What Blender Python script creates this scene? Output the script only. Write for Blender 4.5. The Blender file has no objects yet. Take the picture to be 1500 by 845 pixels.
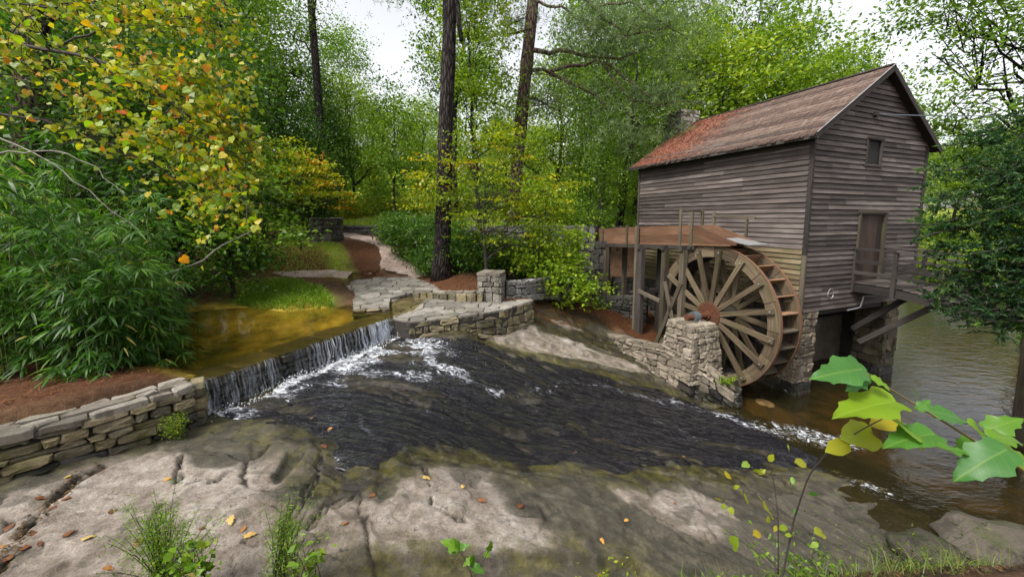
import bpy, math, random
import numpy as np
from mathutils import Vector, Matrix, Quaternion

rng = np.random.default_rng(7)
random.seed(7)
SC = bpy.context.scene
COL = SC.collection

# ------------------------------------------------------------------ camera
EYE = 5.0                         # eye height above the lower mill pond (z = 0)
F, CX, CY, PITCH = 562.0, 750.0, 380.0, math.radians(6.1)
cam_d = bpy.data.cameras.new('camera')
cam = bpy.data.objects.new('camera', cam_d)
COL.objects.link(cam)
cam.location = (0, 0, EYE)
cam.rotation_euler = (math.pi / 2 - PITCH, 0, 0)
cam_d.sensor_width = 36.0
cam_d.lens = F / 1500 * 36.0
cam_d.shift_y = -(422.5 - CY) / 1500
cam_d.clip_start = 0.05
cam_d.clip_end = 2000
SC.camera = cam

# ------------------------------------------------------------------ sky and sun
SUN_EL, SUN_AZ = math.radians(54), math.radians(228)   # azimuth clockwise from +y: behind the camera, a little left
world = bpy.data.worlds.new('World')
SC.world = world
world.use_nodes = True
wn = world.node_tree
wn.nodes.clear()
w_out = wn.nodes.new('ShaderNodeOutputWorld')
w_bg = wn.nodes.new('ShaderNodeBackground')
w_sky = wn.nodes.new('ShaderNodeTexSky')
w_sky.sky_type = 'NISHITA'
w_sky.sun_disc = False
w_sky.sun_elevation = SUN_EL
w_sky.sun_rotation = SUN_AZ
w_sky.air_density = 1.0
w_sky.dust_density = 3.0
w_hs = wn.nodes.new('ShaderNodeHueSaturation')          # an even white cloud cover takes the blue out of the sky
w_hs.inputs['Saturation'].default_value = 0.16
wn.links.new(w_sky.outputs[0], w_hs.inputs['Color'])
wn.links.new(w_hs.outputs[0], w_bg.inputs[0])
w_bg.inputs[1].default_value = 0.12
wn.links.new(w_bg.outputs[0], w_out.inputs[0])

sun_d = bpy.data.lights.new('sun', 'SUN')
sun_d.energy = 1.5
sun_d.angle = math.radians(14)
sun_d.color = (1.0, 0.965, 0.9)
sun = bpy.data.objects.new('sun', sun_d)
COL.objects.link(sun)
_sd = Vector((math.sin(SUN_AZ) * math.cos(SUN_EL), math.cos(SUN_AZ) * math.cos(SUN_EL), math.sin(SUN_EL)))
sun.rotation_euler = (-_sd).to_track_quat('-Z', 'Y').to_euler()
sun.location = _sd * 60

SC.view_settings.view_transform = 'Standard'
SC.view_settings.look = 'None'
SC.view_settings.exposure = 1.42
SC.view_settings.gamma = 1.0
SC.view_settings.use_curve_mapping = False
SC.render.engine = 'CYCLES'
cy = SC.cycles
cy.use_denoising = True
try:
    cy.denoiser = 'OPENIMAGEDENOISE'
    cy.denoising_input_passes = 'RGB_ALBEDO_NORMAL'
    cy.denoising_prefilter = 'ACCURATE'
except Exception:
    pass
cy.max_bounces = 7
cy.diffuse_bounces = 4
cy.glossy_bounces = 3
cy.transmission_bounces = 4
cy.transparent_max_bounces = 10
cy.caustics_reflective = False
cy.caustics_refractive = False
cy.sample_clamp_indirect = 4.0

# ------------------------------------------------------------------ photo pixel -> place
CP, SP = math.cos(PITCH), math.sin(PITCH)


def ray(px, py):
    u = (px - CX) / F
    v = (CY - py) / F
    return np.array([u, CP + v * SP, -SP + v * CP])


def Zp(px, py, z):
    """point of the level z (world) seen at a pixel"""
    r = ray(px, py)
    return r * ((z - EYE) / r[2]) + np.array([0, 0, EYE])


def Dp(px, py, y):
    """point at forward distance y seen at a pixel"""
    r = ray(px, py)
    return r * (y / r[1]) + np.array([0, 0, EYE])


# ------------------------------------------------------------------ noise and interpolation
def _hash(ix, iy, seed):
    h = (ix.astype(np.int64) * 374761393 + iy.astype(np.int64) * 668265263 + seed * 974634541) & 0x7fffffff
    h = ((h ^ (h >> 13)) * 1274126177) & 0x7fffffff
    return ((h ^ (h >> 16)) & 0xffff) / 65535.0


def vnoise(x, y, seed=0):
    x = np.asarray(x, float)
    y = np.asarray(y, float)
    ix, iy = np.floor(x), np.floor(y)
    fx, fy = x - ix, y - iy
    fx = fx * fx * (3 - 2 * fx)
    fy = fy * fy * (3 - 2 * fy)
    a, b = _hash(ix, iy, seed), _hash(ix + 1, iy, seed)
    c, d = _hash(ix, iy + 1, seed), _hash(ix + 1, iy + 1, seed)
    return (a * (1 - fx) + b * fx) * (1 - fy) + (c * (1 - fx) + d * fx) * fy - 0.5


def fbm(x, y, octv=4, seed=0, gain=0.5):
    t, amp, s = 0, 1.0, 1.0
    for k in range(octv):
        t = t + amp * vnoise(x * s + 17.3 * k, y * s - 9.1 * k, seed + k)
        amp *= gain
        s *= 2.03
    return t


class TPS:
    def __init__(self, pts, smooth=0.02):
        P = np.array(pts, float)
        self.c = P[:, :2]
        n = len(P)
        K = self.k(np.linalg.norm(self.c[:, None] - self.c[None], axis=2)) + np.eye(n) * smooth
        Q = np.c_[np.ones(n), self.c]
        A = np.block([[K, Q], [Q.T, np.zeros((3, 3))]])
        self.w = np.linalg.solve(A, np.r_[P[:, 2], 0, 0, 0])

    @staticmethod
    def k(r):
        return np.where(r > 1e-9, r * r * np.log(np.maximum(r, 1e-9)), 0)

    def __call__(self, x, y):
        x = np.asarray(x, float)
        y = np.asarray(y, float)
        sh = x.shape
        q = np.c_[x.ravel(), y.ravel()]
        out = np.empty(len(q))
        n = len(self.c)
        for i in range(0, len(q), 20000):
            b = q[i:i + 20000]
            out[i:i + 20000] = self.k(np.linalg.norm(b[:, None] - self.c[None], axis=2)) @ self.w[:n] + self.w[n] + b @ self.w[n + 1:]
        return out.reshape(sh)


def seg_dist(pts, x, y, closed=False):
    P = np.array([p[:2] for p in pts], float)
    if closed:
        P = np.r_[P, P[:1]]
    d = np.full(np.shape(x), 1e9)
    for a, b in zip(P[:-1], P[1:]):
        e = b - a
        L = max(e @ e, 1e-9)
        t = np.clip(((x - a[0]) * e[0] + (y - a[1]) * e[1]) / L, 0, 1)
        d = np.minimum(d, np.hypot(x - a[0] - t * e[0], y - a[1] - t * e[1]))
    return d


def inside(pts, x, y):
    P = np.array([p[:2] for p in pts], float)
    r = np.zeros(np.shape(x), bool)
    for a, b in zip(P, np.roll(P, -1, 0)):
        c = (a[1] > y) != (b[1] > y)
        with np.errstate(divide='ignore', invalid='ignore'):
            r ^= c & (x < (b[0] - a[0]) * (y - a[1]) / (b[1] - a[1] + 1e-12) + a[0])
    return r


def sdf(pts, x, y):
    d = seg_dist(pts, x, y, True)
    return np.where(inside(pts, x, y), d, -d)          # positive inside


def sstep(a, b, x):
    t = np.clip((x - a) / (b - a), 0, 1)
    return t * t * (3 - 2 * t)


# ------------------------------------------------------------------ objects
def tag(o, label=None, cat=None, group=None, kind=None):
    if label: o['label'] = label
    if cat: o['category'] = cat
    if group: o['group'] = group
    if kind: o['kind'] = kind
    return o


def empty(name, loc, label=None, cat=None, group=None):
    o = bpy.data.objects.new(name, None)
    o.empty_display_size = 0.2
    o.location = Vector(loc)
    COL.objects.link(o)
    return tag(o, label, cat, group)


def wloc(o):
    v = np.zeros(3)
    while o is not None:
        v = v + np.array(o.location)
        o = o.parent
    return v


def link(name, me, mat, parent=None, origin=None):
    o = bpy.data.objects.new(name, me)
    COL.objects.link(o)
    if mat is not None and len(me.materials) == 0:
        me.materials.append(mat)
    if parent is not None:
        o.parent = parent
    return o


def np_mesh(name, V, Fs, attrs=None, smooth=False, uv=None):
    """V (n,3); Fs list of int arrays (m,k); attrs {name: per-vertex float array}"""
    me = bpy.data.meshes.new(name)
    V = np.asarray(V, np.float32)
    if not isinstance(Fs, list):
        Fs = [Fs]
    Fs = [np.asarray(f, np.int32) for f in Fs if len(f)]
    me.vertices.add(len(V))
    me.vertices.foreach_set('co', V.ravel())
    nl = sum(f.size for f in Fs)
    npoly = sum(len(f) for f in Fs)
    me.loops.add(nl)
    me.polygons.add(npoly)
    li = np.concatenate([f.ravel() for f in Fs])
    tot = np.concatenate([np.full(len(f), f.shape[1], np.int32) for f in Fs])
    st = np.r_[0, np.cumsum(tot)[:-1]].astype(np.int32)
    me.loops.foreach_set('vertex_index', li)
    me.polygons.foreach_set('loop_start', st)
    me.polygons.foreach_set('loop_total', tot)
    if smooth:
        me.polygons.foreach_set('use_smooth', np.ones(npoly, bool))
    if uv is not None:
        l = me.uv_layers.new(name='UVMap')
        l.data.foreach_set('uv', np.asarray(uv, np.float32)[li].ravel())
    for k, v in (attrs or {}).items():
        at = me.attributes.new(k, 'FLOAT', 'POINT')
        at.data.foreach_set('value', np.asarray(v, np.float32))
    me.update(calc_edges=True)
    return me


class MB:
    """collects shapes (world coordinates) and builds one mesh object"""

    def __init__(self):
        self.v, self.f, self.uv = [], [], []
        self.n = 0

    def add(self, V, Fs, UV=None):
        V = np.asarray(V, float)
        self.v.append(V)
        self.uv.append(np.zeros((len(V), 2)) if UV is None else np.asarray(UV, float))
        for f in Fs:
            self.f.append([i + self.n for i in f])
        self.n += len(V)
        return self

    def box(self, c, ax, ay, az):
        """oriented box: centre, three half axes; u runs along ax, in metres"""
        c, ax, ay, az = [np.asarray(q, float) for q in (c, ax, ay, az)]
        la, lb, lc = np.linalg.norm(ax), np.linalg.norm(ay), np.linalg.norm(az)
        ou, ov = random.random() * 50, random.random() * 50
        V, UV, Fs = [], [], []

        def face(p, e1, e2, l1, l2, vo):
            n = len(V)
            for s, t in ((-1, -1), (1, -1), (1, 1), (-1, 1)):
                V.append(p + s * e1 + t * e2)
                UV.append((ou + s * l1, ov + vo + t * l2))
            Fs.append((n, n + 1, n + 2, n + 3))
        face(c + az, ax, ay, la, lb, 0)
        face(c - az, ax, -ay, la, lb, 3)
        face(c - ay, ax, az, la, lc, 6)
        face(c + ay, ax, -az, la, lc, 9)
        face(c + ax, ay, az, lb, lc, 12)
        face(c - ax, -ay, az, lb, lc, 15)
        return self.add(V, Fs, UV)

    def beam(self, p0, p1, w, h, up=(0, 0, 1), roll=0.0):
        p0, p1, up = np.asarray(p0, float), np.asarray(p1, float), np.asarray(up, float)
        d = p1 - p0
        L = np.linalg.norm(d)
        d = d / L
        s = np.cross(d, up)
        if np.linalg.norm(s) < 1e-4:
            s = np.cross(d, (0, 1, 0))
        s /= np.linalg.norm(s)
        u = np.cross(s, d)
        return self.box((p0 + p1) / 2, d * L / 2, s * w / 2, u * h / 2)

    def tube(self, pts, rad, n=8, caps=True):
        pts = np.asarray(pts, float)
        rad = np.broadcast_to(np.asarray(rad, float), (len(pts),))
        V, UV, Fs = [], [], []
        t = np.gradient(pts, axis=0)
        ref = np.array([0.3, 0.2, 1.0])
        if abs(t[0] @ ref) > 0.9 * np.linalg.norm(t[0]) * np.linalg.norm(ref):
            ref = np.array([1.0, 0.3, 0.1])
        ll = 0
        for i, p in enumerate(pts):
            d = t[i] / (np.linalg.norm(t[i]) + 1e-9)
            s = np.cross(d, ref)
            s /= np.linalg.norm(s)
            u = np.cross(s, d)
            if i: ll += np.linalg.norm(p - pts[i - 1])
            for k in range(n):
                a = 2 * math.pi * k / n
                V.append(p + rad[i] * (math.cos(a) * s + math.sin(a) * u))
                UV.append((ll, k / n * 2 * math.pi * rad[0]))
        for i in range(len(pts) - 1):
            for k in range(n):
                k2 = (k + 1) % n
                Fs.append((i * n + k, i * n + k2, (i + 1) * n + k2, (i + 1) * n + k))
        if caps:
            Fs.append(tuple(range(n - 1, -1, -1)))
            Fs.append(tuple((len(pts) - 1) * n + k for k in range(n)))
        return self.add(V, Fs, UV)

    def build(self, name, mat, parent=None, smooth=False, local=False):
        V = np.concatenate(self.v)
        UV = np.concatenate(self.uv)
        if parent is not None and not local:
            V = V - wloc(parent)
        me = bpy.data.meshes.new(name)
        me.from_pydata(V.tolist(), [], self.f)
        l = me.uv_layers.new(name='UVMap')
        li = np.empty(len(me.loops), np.int32)
        me.loops.foreach_get('vertex_index', li)
        l.data.foreach_set('uv', UV[li].astype(np.float32).ravel())
        if smooth:
            me.polygons.foreach_set('use_smooth', np.ones(len(me.polygons), bool))
        me.update()
        return link(name, me, mat, parent)


def copy_tree(o, parent=None):
    c = o.copy()
    COL.objects.link(c)
    if parent is not None:
        c.parent = parent
    for ch in list(o.children):
        copy_tree(ch, c)
    return c


# ------------------------------------------------------------------ materials
class NT:
    def __init__(self, name):
        self.m = bpy.data.materials.new(name)
        self.m.use_nodes = True
        self.t = self.m.node_tree
        self.t.nodes.clear()
        self.out = self.t.nodes.new('ShaderNodeOutputMaterial')

    def n(self, typ, ins=None, **kw):
        nd = self.t.nodes.new('ShaderNode' + typ)
        for k, v in kw.items():
            setattr(nd, k, v)
        for k, v in (ins or {}).items():
            self.set(nd.inputs[k], v)
        return nd

    def set(self, sock, v):
        if isinstance(v, bpy.types.NodeSocket):
            self.t.links.new(v, sock)
        elif isinstance(v, bpy.types.Node):
            self.t.links.new(v.outputs[0], sock)
        else:
            if sock.type == 'RGBA' and len(v) == 3:
                v = (*v, 1)
            sock.default_value = v

    def attr(self, name):
        return self.n('Attribute', attribute_name=name).outputs['Fac']

    def ramp(self, fac, stops, interp='LINEAR'):
        r = self.n('ValToRGB', {'Fac': fac})
        r.color_ramp.interpolation = interp
        els = r.color_ramp.elements
        els[0].position, els[0].color = stops[0][0], (*stops[0][1], 1)
        els[1].position, els[1].color = stops[-1][0], (*stops[-1][1], 1)
        for p, c in stops[1:-1]:
            e = els.new(p)
            e.color = (*c, 1)
        return r.outputs[0]

    def noise(self, vec, scale, detail=4, rough=0.55, dist=0.0):
        nd = self.n('TexNoise', {'Scale': scale, 'Detail': detail, 'Roughness': rough, 'Distortion': dist})
        if vec is not None:
            self.set(nd.inputs['Vector'], vec)
        return nd.outputs['Fac']

    def pos(self):
        return self.n('NewGeometry').outputs['Position']

    def mapping(self, vec, scale=(1, 1, 1), loc=(0, 0, 0), rot=(0, 0, 0)):
        return self.n('Mapping', {'Vector': vec, 'Scale': scale, 'Location': loc, 'Rotation': rot}).outputs[0]

    def math(self, op, a, b=0.0, clamp=False):
        nd = self.n('Math', operation=op, use_clamp=clamp)
        self.set(nd.inputs[0], a)
        self.set(nd.inputs[1], b)
        return nd.outputs[0]

    def mixc(self, fac, a, b, mode='MIX'):
        nd = self.n('Mix', data_type='RGBA', blend_type=mode)
        self.set(nd.inputs[0], fac)
        self.set(nd.inputs[6], a)
        self.set(nd.inputs[7], b)
        return nd.outputs[2]

    def smooth(self, x, a, b, lo=0.0, hi=1.0):
        nd = self.n('MapRange', {'Value': x, 'From Min': a, 'From Max': b, 'To Min': lo, 'To Max': hi}, interpolation_type='SMOOTHSTEP')
        return nd.outputs[0]

    def bump(self, h, strength, dist=0.02, normal=None):
        nd = self.n('Bump', {'Height': h, 'Strength': strength, 'Distance': dist})
        if normal is not None:
            self.set(nd.inputs['Normal'], normal)
        return nd.outputs[0]

    def done(self, shader):
        self.t.links.new(shader if isinstance(shader, bpy.types.NodeSocket) else shader.outputs[0], self.out.inputs[0])
        return self.m

    def rnd(self):
        return self.n('ObjectInfo').outputs['Random']


def mat_leaf(name, stops, trans=0.4, rough=0.45, use='tone', spec=0.35, glow=1.25):
    t = NT(name)
    fac = t.rnd() if use == 'object' else t.attr('tone')
    if use == 'both':
        fac = t.math('ADD', t.attr('tone'), t.math('MULTIPLY', t.math('SUBTRACT', t.rnd(), 0.5), 0.25), True)
    c = t.ramp(fac, stops)
    nz = t.noise(t.pos(), 9.0, 2)
    c = t.mixc(0.35, c, t.mixc(1.0, c, t.ramp(nz, [(0.3, (0.55, 0.55, 0.5)), (0.7, (1.25, 1.25, 1.15))]), 'MULTIPLY'))
    p = t.n('BsdfPrincipled', {'Base Color': c, 'Roughness': rough, 'Specular IOR Level': spec})
    tc = t.mixc(1.0, c, (glow, glow * 1.1, glow * 0.55), 'MULTIPLY')
    tr = t.n('BsdfTranslucent', {'Color': tc})
    mx = t.n('MixShader', {0: trans})
    t.set(mx.inputs[1], p)
    t.set(mx.inputs[2], tr)
    return t.done(mx)


def mat_wood(name, stops, rough=0.8, moss=0.0, grain=1.0):
    t = NT(name)
    uv = t.n('UVMap').outputs[0]
    r = t.rnd()
    off = t.n('CombineXYZ', {0: t.math('MULTIPLY', r, 37.0), 1: t.math('MULTIPLY', r, 11.0)}).outputs[0]
    v = t.n('VectorMath', {0: uv, 1: off}, operation='ADD').outputs[0]
    g = t.noise(t.mapping(v, (1.2, 34, 1)), 1.0, 5, 0.6, 0.6)
    b = t.noise(t.mapping(v, (0.7, 3.0, 1)), 1.3, 3)
    fac = t.math('ADD', t.math('MULTIPLY', g, 0.75), t.math('MULTIPLY', b, 0.45))
    fac = t.math('ADD', fac, t.math('MULTIPLY', t.math('SUBTRACT', r, 0.5), 0.34))
    fac = t.math('SUBTRACT', fac, 0.1, True)
    c = t.ramp(fac, stops)
    if moss:
        mz = t.noise(t.pos(), 2.2, 4, 0.6)
        c = t.mixc(t.math('MULTIPLY', t.smooth(mz, 0.48, 0.66), moss), c, (0.07, 0.09, 0.025))
    p = t.n('BsdfPrincipled', {'Base Color': c, 'Roughness': rough, 'Specular IOR Level': 0.25, 'Normal': t.bump(g, 0.5 * grain, 0.012)})
    return t.done(p)


def mat_stone(name, stops, moss=0.0, mosscol=(0.05, 0.065, 0.012), rough=0.85, scale=1.0, wet=0.0):
    t = NT(name)
    pos = t.pos()
    r = t.rnd()
    n1 = t.noise(pos, 7.0 * scale, 6, 0.65)
    n2 = t.noise(pos, 42.0 * scale, 4, 0.6)
    fac = t.math('ADD', t.math('MULTIPLY', r, 0.6), t.math('MULTIPLY', n1, 0.4))
    c = t.ramp(fac, stops)
    c = t.mixc(0.5, c, t.mixc(1.0, c, t.ramp(n2, [(0.25, (0.45, 0.45, 0.45)), (0.7, (1.35, 1.3, 1.25))]), 'MULTIPLY'))
    n3 = t.noise(pos, 2.6 * scale, 5, 0.65)
    if moss:
        c = t.mixc(t.math('MULTIPLY', t.smooth(n3, 0.47, 0.62), moss), c, mosscol)
    st = t.noise(t.mapping(pos, (3.0, 3.0, 1.1)), 1.6, 4, 0.6)
    c = t.mixc(t.smooth(st, 0.50, 0.72, 0, 0.7), c, t.mixc(1.0, c, (0.26, 0.245, 0.225), 'MULTIPLY'))
    c = t.mixc(1.0, c, (0.84, 0.84, 0.84), 'MULTIPLY')
    p = t.n('BsdfPrincipled', {'Base Color': c, 'Roughness': rough - 0.5 * wet, 'Specular IOR Level': 0.3 + 0.3 * wet,
                               'Normal': t.bump(t.math('ADD', n2, t.math('MULTIPLY', n1, 2.0)), 0.7, 0.012)})
    return t.done(p)


def mat_bark(name, c0, c1, scale=1.0):
    t = NT(name)
    tc = t.n('TexCoord').outputs['Object']
    v = t.mapping(tc, (11 * scale, 11 * scale, 2.0 * scale))
    vo = t.n('TexVoronoi', {'Vector': v, 'Scale': 1.0}, feature='DISTANCE_TO_EDGE').outputs['Distance']
    nz = t.noise(v, 2.2, 5, 0.65)
    h = t.math('ADD', t.smooth(vo, 0.0, 0.3), t.math('MULTIPLY', nz, 0.7))
    c = t.ramp(h, [(0.25, tuple(0.35 * q for q in c0)), (0.55, c0), (1.1 if False else 1.0, c1)])
    lich = t.noise(tc, 3.0, 4, 0.6)
    c = t.mixc(t.smooth(lich, 0.60, 0.72, 0, 0.3), c, (0.10, 0.105, 0.08))
    p = t.n('BsdfPrincipled', {'Base Color': c, 'Roughness': 0.9, 'Specular IOR Level': 0.15, 'Normal': t.bump(h, 0.9, 0.035)})
    return t.done(p)


def mat_plain(name, col, rough=0.7, metal=0.0, var=0.5, scale=12.0, bump=0.3):
    t = NT(name)
    nz = t.noise(t.pos(), scale, 5, 0.6)
    c = t.mixc(var, col, t.mixc(1.0, col, t.ramp(nz, [(0.25, (0.3, 0.3, 0.3)), (0.75, (1.5, 1.5, 1.5))]), 'MULTIPLY'))
    p = t.n('BsdfPrincipled', {'Base Color': c, 'Roughness': rough, 'Metallic': metal, 'Normal': t.bump(nz, bump, 0.01)})
    return t.done(p)

# ================================================================== the ground
def R(px, py, rel):
    return Zp(px, py, EYE + rel)


LIP_Z = 2.5                                   # crest of the weir, level of the upper pond
# mill frame: corner nearest the wheel, a = along the long wall, b = along the gable
A = np.array([-0.36273615, 0.93189188, 0.0])
B = np.array([A[1], -A[0], 0.0])
O = np.array([7.952, 10.380, 0.0])
UP = np.array([0.0, 0.0, 1.0])


def M(s, t, z):
    return O + s * A + t * B + np.array([0, 0, z])


rock_ctrl = [R(*q) for q in (
    (-150, 800, -2.95), (0, 725, -2.95), (150, 668, -2.98), (290, 622, -3.05), (325, 615, -3.06),
    (20, 840, -3.0), (200, 840, -3.05), (450, 840, -3.18), (750, 840, -3.5), (1000, 840, -4.0), (1200, 840, -4.45), (1450, 840, -5.0),
    (450, 555, -3.06), (590, 495, -3.0), (640, 490, -2.92), (690, 483, -2.9), (740, 470, -2.98), (780, 455, -3.05),
    (800, 500, -3.6), (700, 495, -3.15), (800, 462, -3.25), (850, 450, -3.4), (870, 480, -3.9), (900, 520, -4.25), (935, 490, -4.3),
    (400, 650, -3.03), (560, 690, -3.3), (700, 665, -3.62), (850, 690, -4.0), (1000, 690, -4.45), (1130, 690, -4.85),
    (600, 580, -3.2), (750, 580, -3.72), (900, 600, -4.32), (1000, 630, -4.68), (1000, 582, -4.86), (950, 554, -4.62), (880, 500, -4.2), (1060, 597, -5.0), (1100, 618, -5.08),
    (1180, 655, -5.12), (1250, 700, -5.1), (1370, 768, -5.1), (1280, 790, -4.95), (1480, 790, -5.2), (1150, 755, -4.6), (900, 760, -3.9))]
rock_ctrl += [np.array(q) for q in ((8.5, 8.0, -0.7), (9.5, 5.0, -0.8), (8.0, 12.0, -0.7), (4.0, 1.8, 0.9), (0, 1.5, 1.6), (-4, 1.5, 1.95))]
rock_tps = TPS(rock_ctrl, 0.05)

# lines on the rock, from the photograph, laid on the slab
def on_rock(pts):
    out = []
    for px, py in pts:
        z = 1.6
        for _ in range(12):
            p = Zp(px, py, z)
            z = 0.5 * z + 0.5 * float(rock_tps(np.array([p[0]]), np.array([p[1]]))[0])
        out.append(p)
    return out


cracks = [(on_rock(p), w, d) for p, w, d in (
    ([(268, 668), (263, 680), (261, 706), (238, 742), (225, 775), (228, 800)], 0.035, 0.09),
    ([(474, 645), (466, 696), (441, 737), (423, 767), (420, 793), (428, 845)], 0.03, 0.08),
    ([(530, 722), (505, 732), (476, 747), (456, 772)], 0.03, 0.07),
    ([(612, 670), (628, 701), (633, 742), (646, 752), (680, 765)], 0.03, 0.07),
    ([(150, 684), (124, 696), (76, 737), (30, 787), (0, 838)], 0.07, 0.10),
    ([(263, 718), (290, 709), (319, 707)], 0.02, 0.06),
    ([(940, 735), (962, 760), (1000, 775), (1030, 798)], 0.035, 0.09),
    ([(520, 700), (560, 690), (600, 668)], 0.02, 0.04),
    ([(760, 690), (790, 730), (850, 770)], 0.02, 0.03),
    ([(850, 700), (905, 745), (930, 790)], 0.018, 0.03),
    ([(1080, 700), (1140, 750), (1200, 775)], 0.02, 0.04),
    ([(880, 500), (848, 503), (825, 512)], 0.03, 0.10),
    ([(620, 500), (640, 515), (700, 540), (780, 560)], 0.03, 0.05),
    ([(690, 520), (760, 530), (900, 580), (1000, 615)], 0.03, 0.05),
)]
stream_px = [(318, 612), (450, 552), (588, 491), (640, 489), (690, 492), (760, 515), (860, 545), (960, 568), (1040, 596), (1100, 617),
             (1150, 622), (1210, 640), (1240, 665), (1300, 690), (1385, 745), (1400, 770), (1330, 752), (1240, 706), (1180, 690), (1120, 697), (1050, 690), (980, 696),
             (900, 699), (840, 684), (760, 690), (700, 664), (630, 664), (590, 676), (560, 698), (520, 700), (492, 705), (470, 690), (472, 655),
             (420, 640), (380, 628)]
_ln, _lf = Zp(298, 556, LIP_Z), Zp(577, 462, LIP_Z)
stream_poly = [_ln * 1.0 + np.array([0.1, -0.25, 0]), _ln, 0.5 * (_ln + _lf), _lf, _lf + np.array([0.25, 0.2, 0])] + on_rock(stream_px[3:])
pool_poly = on_rock([(396, 700), (420, 660), (440, 655), (452, 662), (420, 700), (404, 708)])
dry_polys = [on_rock(p) for p in ([(714, 478), (760, 480), (830, 497), (905, 524), (965, 552), (900, 540), (850, 527), (780, 521), (730, 500)],
                                  [(745, 470), (775, 470), (790, 480), (770, 482)], [(800, 465), (830, 472), (850, 482), (830, 482)],)]
fg_poly = on_rock([(-200, 800), (0, 728), (110, 684), (240, 660), (330, 664), (385, 662), (430, 694), (480, 712), (560, 706), (640, 680), (720, 690),
                   (770, 720), (800, 770), (830, 800), (700, 812), (560, 812), (480, 835), (440, 900), (100, 1000), (-250, 950)])
ledge_line = on_rock([(440, 860), (480, 835), (560, 812), (700, 808), (850, 806), (940, 820), (1000, 870)])
brown_poly = on_rock([(880, 705), (1000, 712), (1060, 740), (1040, 790), (960, 770), (900, 735)])


def rock_base(x, y):
    return rock_tps(x, y)


_prg = np.random.default_rng(5)
_ps = np.array([(-8.5 + i * 1.25 + 0.62 * (j % 2) + _prg.uniform(-0.45, 0.45), 2.2 + j * 0.85 + _prg.uniform(-0.35, 0.35)) for j in range(7) for i in range(14)])
_ph, _pt, _pr = _prg.uniform(-0.5, 0.5, len(_ps)), _prg.uniform(-1, 1, (len(_ps), 2)), _prg.random(len(_ps))
_pc = {}


def plates(x, y):
    """granite plates: distance to the nearest joint, height offset and a random value of the plate"""
    key = (np.shape(x), float(np.sum(x)), float(np.sum(y)))
    if key in _pc: return _pc[key]
    sh = np.shape(x)
    xw = (x + 0.30 * fbm(x * 1.3, y * 1.3, 4, 301) + 0.06 * fbm(x * 7, y * 7, 2, 302)).ravel()
    yw = (y + 0.30 * fbm(x * 1.3 + 40, y * 1.3, 4, 303) + 0.06 * fbm(x * 7 + 9, y * 7, 2, 304)).ravel()
    d1 = np.full(len(xw), 9.0)
    d2 = np.full(len(xw), 9.0)
    idx = np.zeros(len(xw), int)
    for k, (a, b) in enumerate(_ps):
        u, v = xw - a, yw - b
        d = np.hypot(u * 0.8 + v * 0.35, v * 1.0 - u * 0.15)
        c = d < d1
        d2 = np.where(c, d1, np.minimum(d2, d))
        idx = np.where(c, k, idx)
        d1 = np.where(c, d, d1)
    e = (d2 - d1).reshape(sh)
    hh = (0.04 * _ph[idx] + 0.012 * (_pt[idx, 0] * (xw - _ps[idx, 0]) + _pt[idx, 1] * (yw - _ps[idx, 1]))).reshape(sh)
    out = (e, hh, _pr[idx].reshape(sh))
    if len(_pc) > 6: _pc.clear()
    _pc[key] = out
    return out


def near_fade(x, y):
    return 1 - sstep(-0.3, 0.6, sdf(stream_poly, x, y))


def rock_detail(x, y):
    h = (0.03 + 0.055 * sstep(5.0, 7.0, y)) * fbm(x * 0.75, y * 0.9, 3, 3) + 0.028 * fbm(x * 2.2 + 4, y * 2.6, 4, 11)
    # sheeting joints: long low steps running with the slope
    q = (y * 1.5 - x * 0.35 + 1.1 * fbm(x * 0.5, y * 0.5, 3, 21)) * 0.9
    fr = q - np.floor(q)
    st = sstep(0.0, 0.1, fr) * (1 - fr)
    h = h + 0.07 * (st - 0.4) * sstep(5.6, 7.0, y + 0.0 * x)
    # scaling sheets of granite: low crisp edges
    q2 = 3.2 * fbm(x * 0.55 + 9, y * 0.7, 4, 23, 0.55)
    f2 = q2 - np.floor(q2)
    h = h + 0.035 * (sstep(0.0, 0.06, f2) - f2)
    h = h + 0.012 * fbm(x * 9, y * 9, 3, 24)
    return h


def crack_fields(x, y):
    wob = 0.10 * fbm(x * 3.1, y * 3.1, 4, 31) + 0.03 * fbm(x * 14, y * 14, 2, 32)
    cut = np.zeros(np.shape(x))
    for pts, w, d in cracks:
        c = seg_dist(pts, x, y) + wob
        cut = np.maximum(cut, d * (1 - sstep(0.15 * w, 0.75 * w, np.abs(c) + 0.012 * fbm(x * 9, y * 9, 2, 33))))
    return cut


def rock_height(x, y):
    h = rock_base(x, y) + rock_detail(x, y) - crack_fields(x, y)
    pe, phh, _ = plates(x, y)
    nf = near_fade(x, y) * (1 - sstep(7.5, 8.5, y))
    h = h + nf * (phh - 0.05 * (1 - sstep(0.01, 0.05, pe)) * (fbm(x * 0.9 + 3, y * 0.9, 2, 305) > 0.16))
    lg = inside(list(ledge_line) + [np.array([2.5, -2, 0]), np.array([-3, -2, 0])], x, y)
    ld = seg_dist(ledge_line, x, y) + 0.05 * fbm(x * 4, y * 4, 3, 5)
    h = h - np.where(lg, 0.12 * sstep(0.0, 0.06, ld), 0)
    pd = sdf(pool_poly, x, y)
    return h - 0.06 * sstep(-0.03, 0.08, pd)


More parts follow.
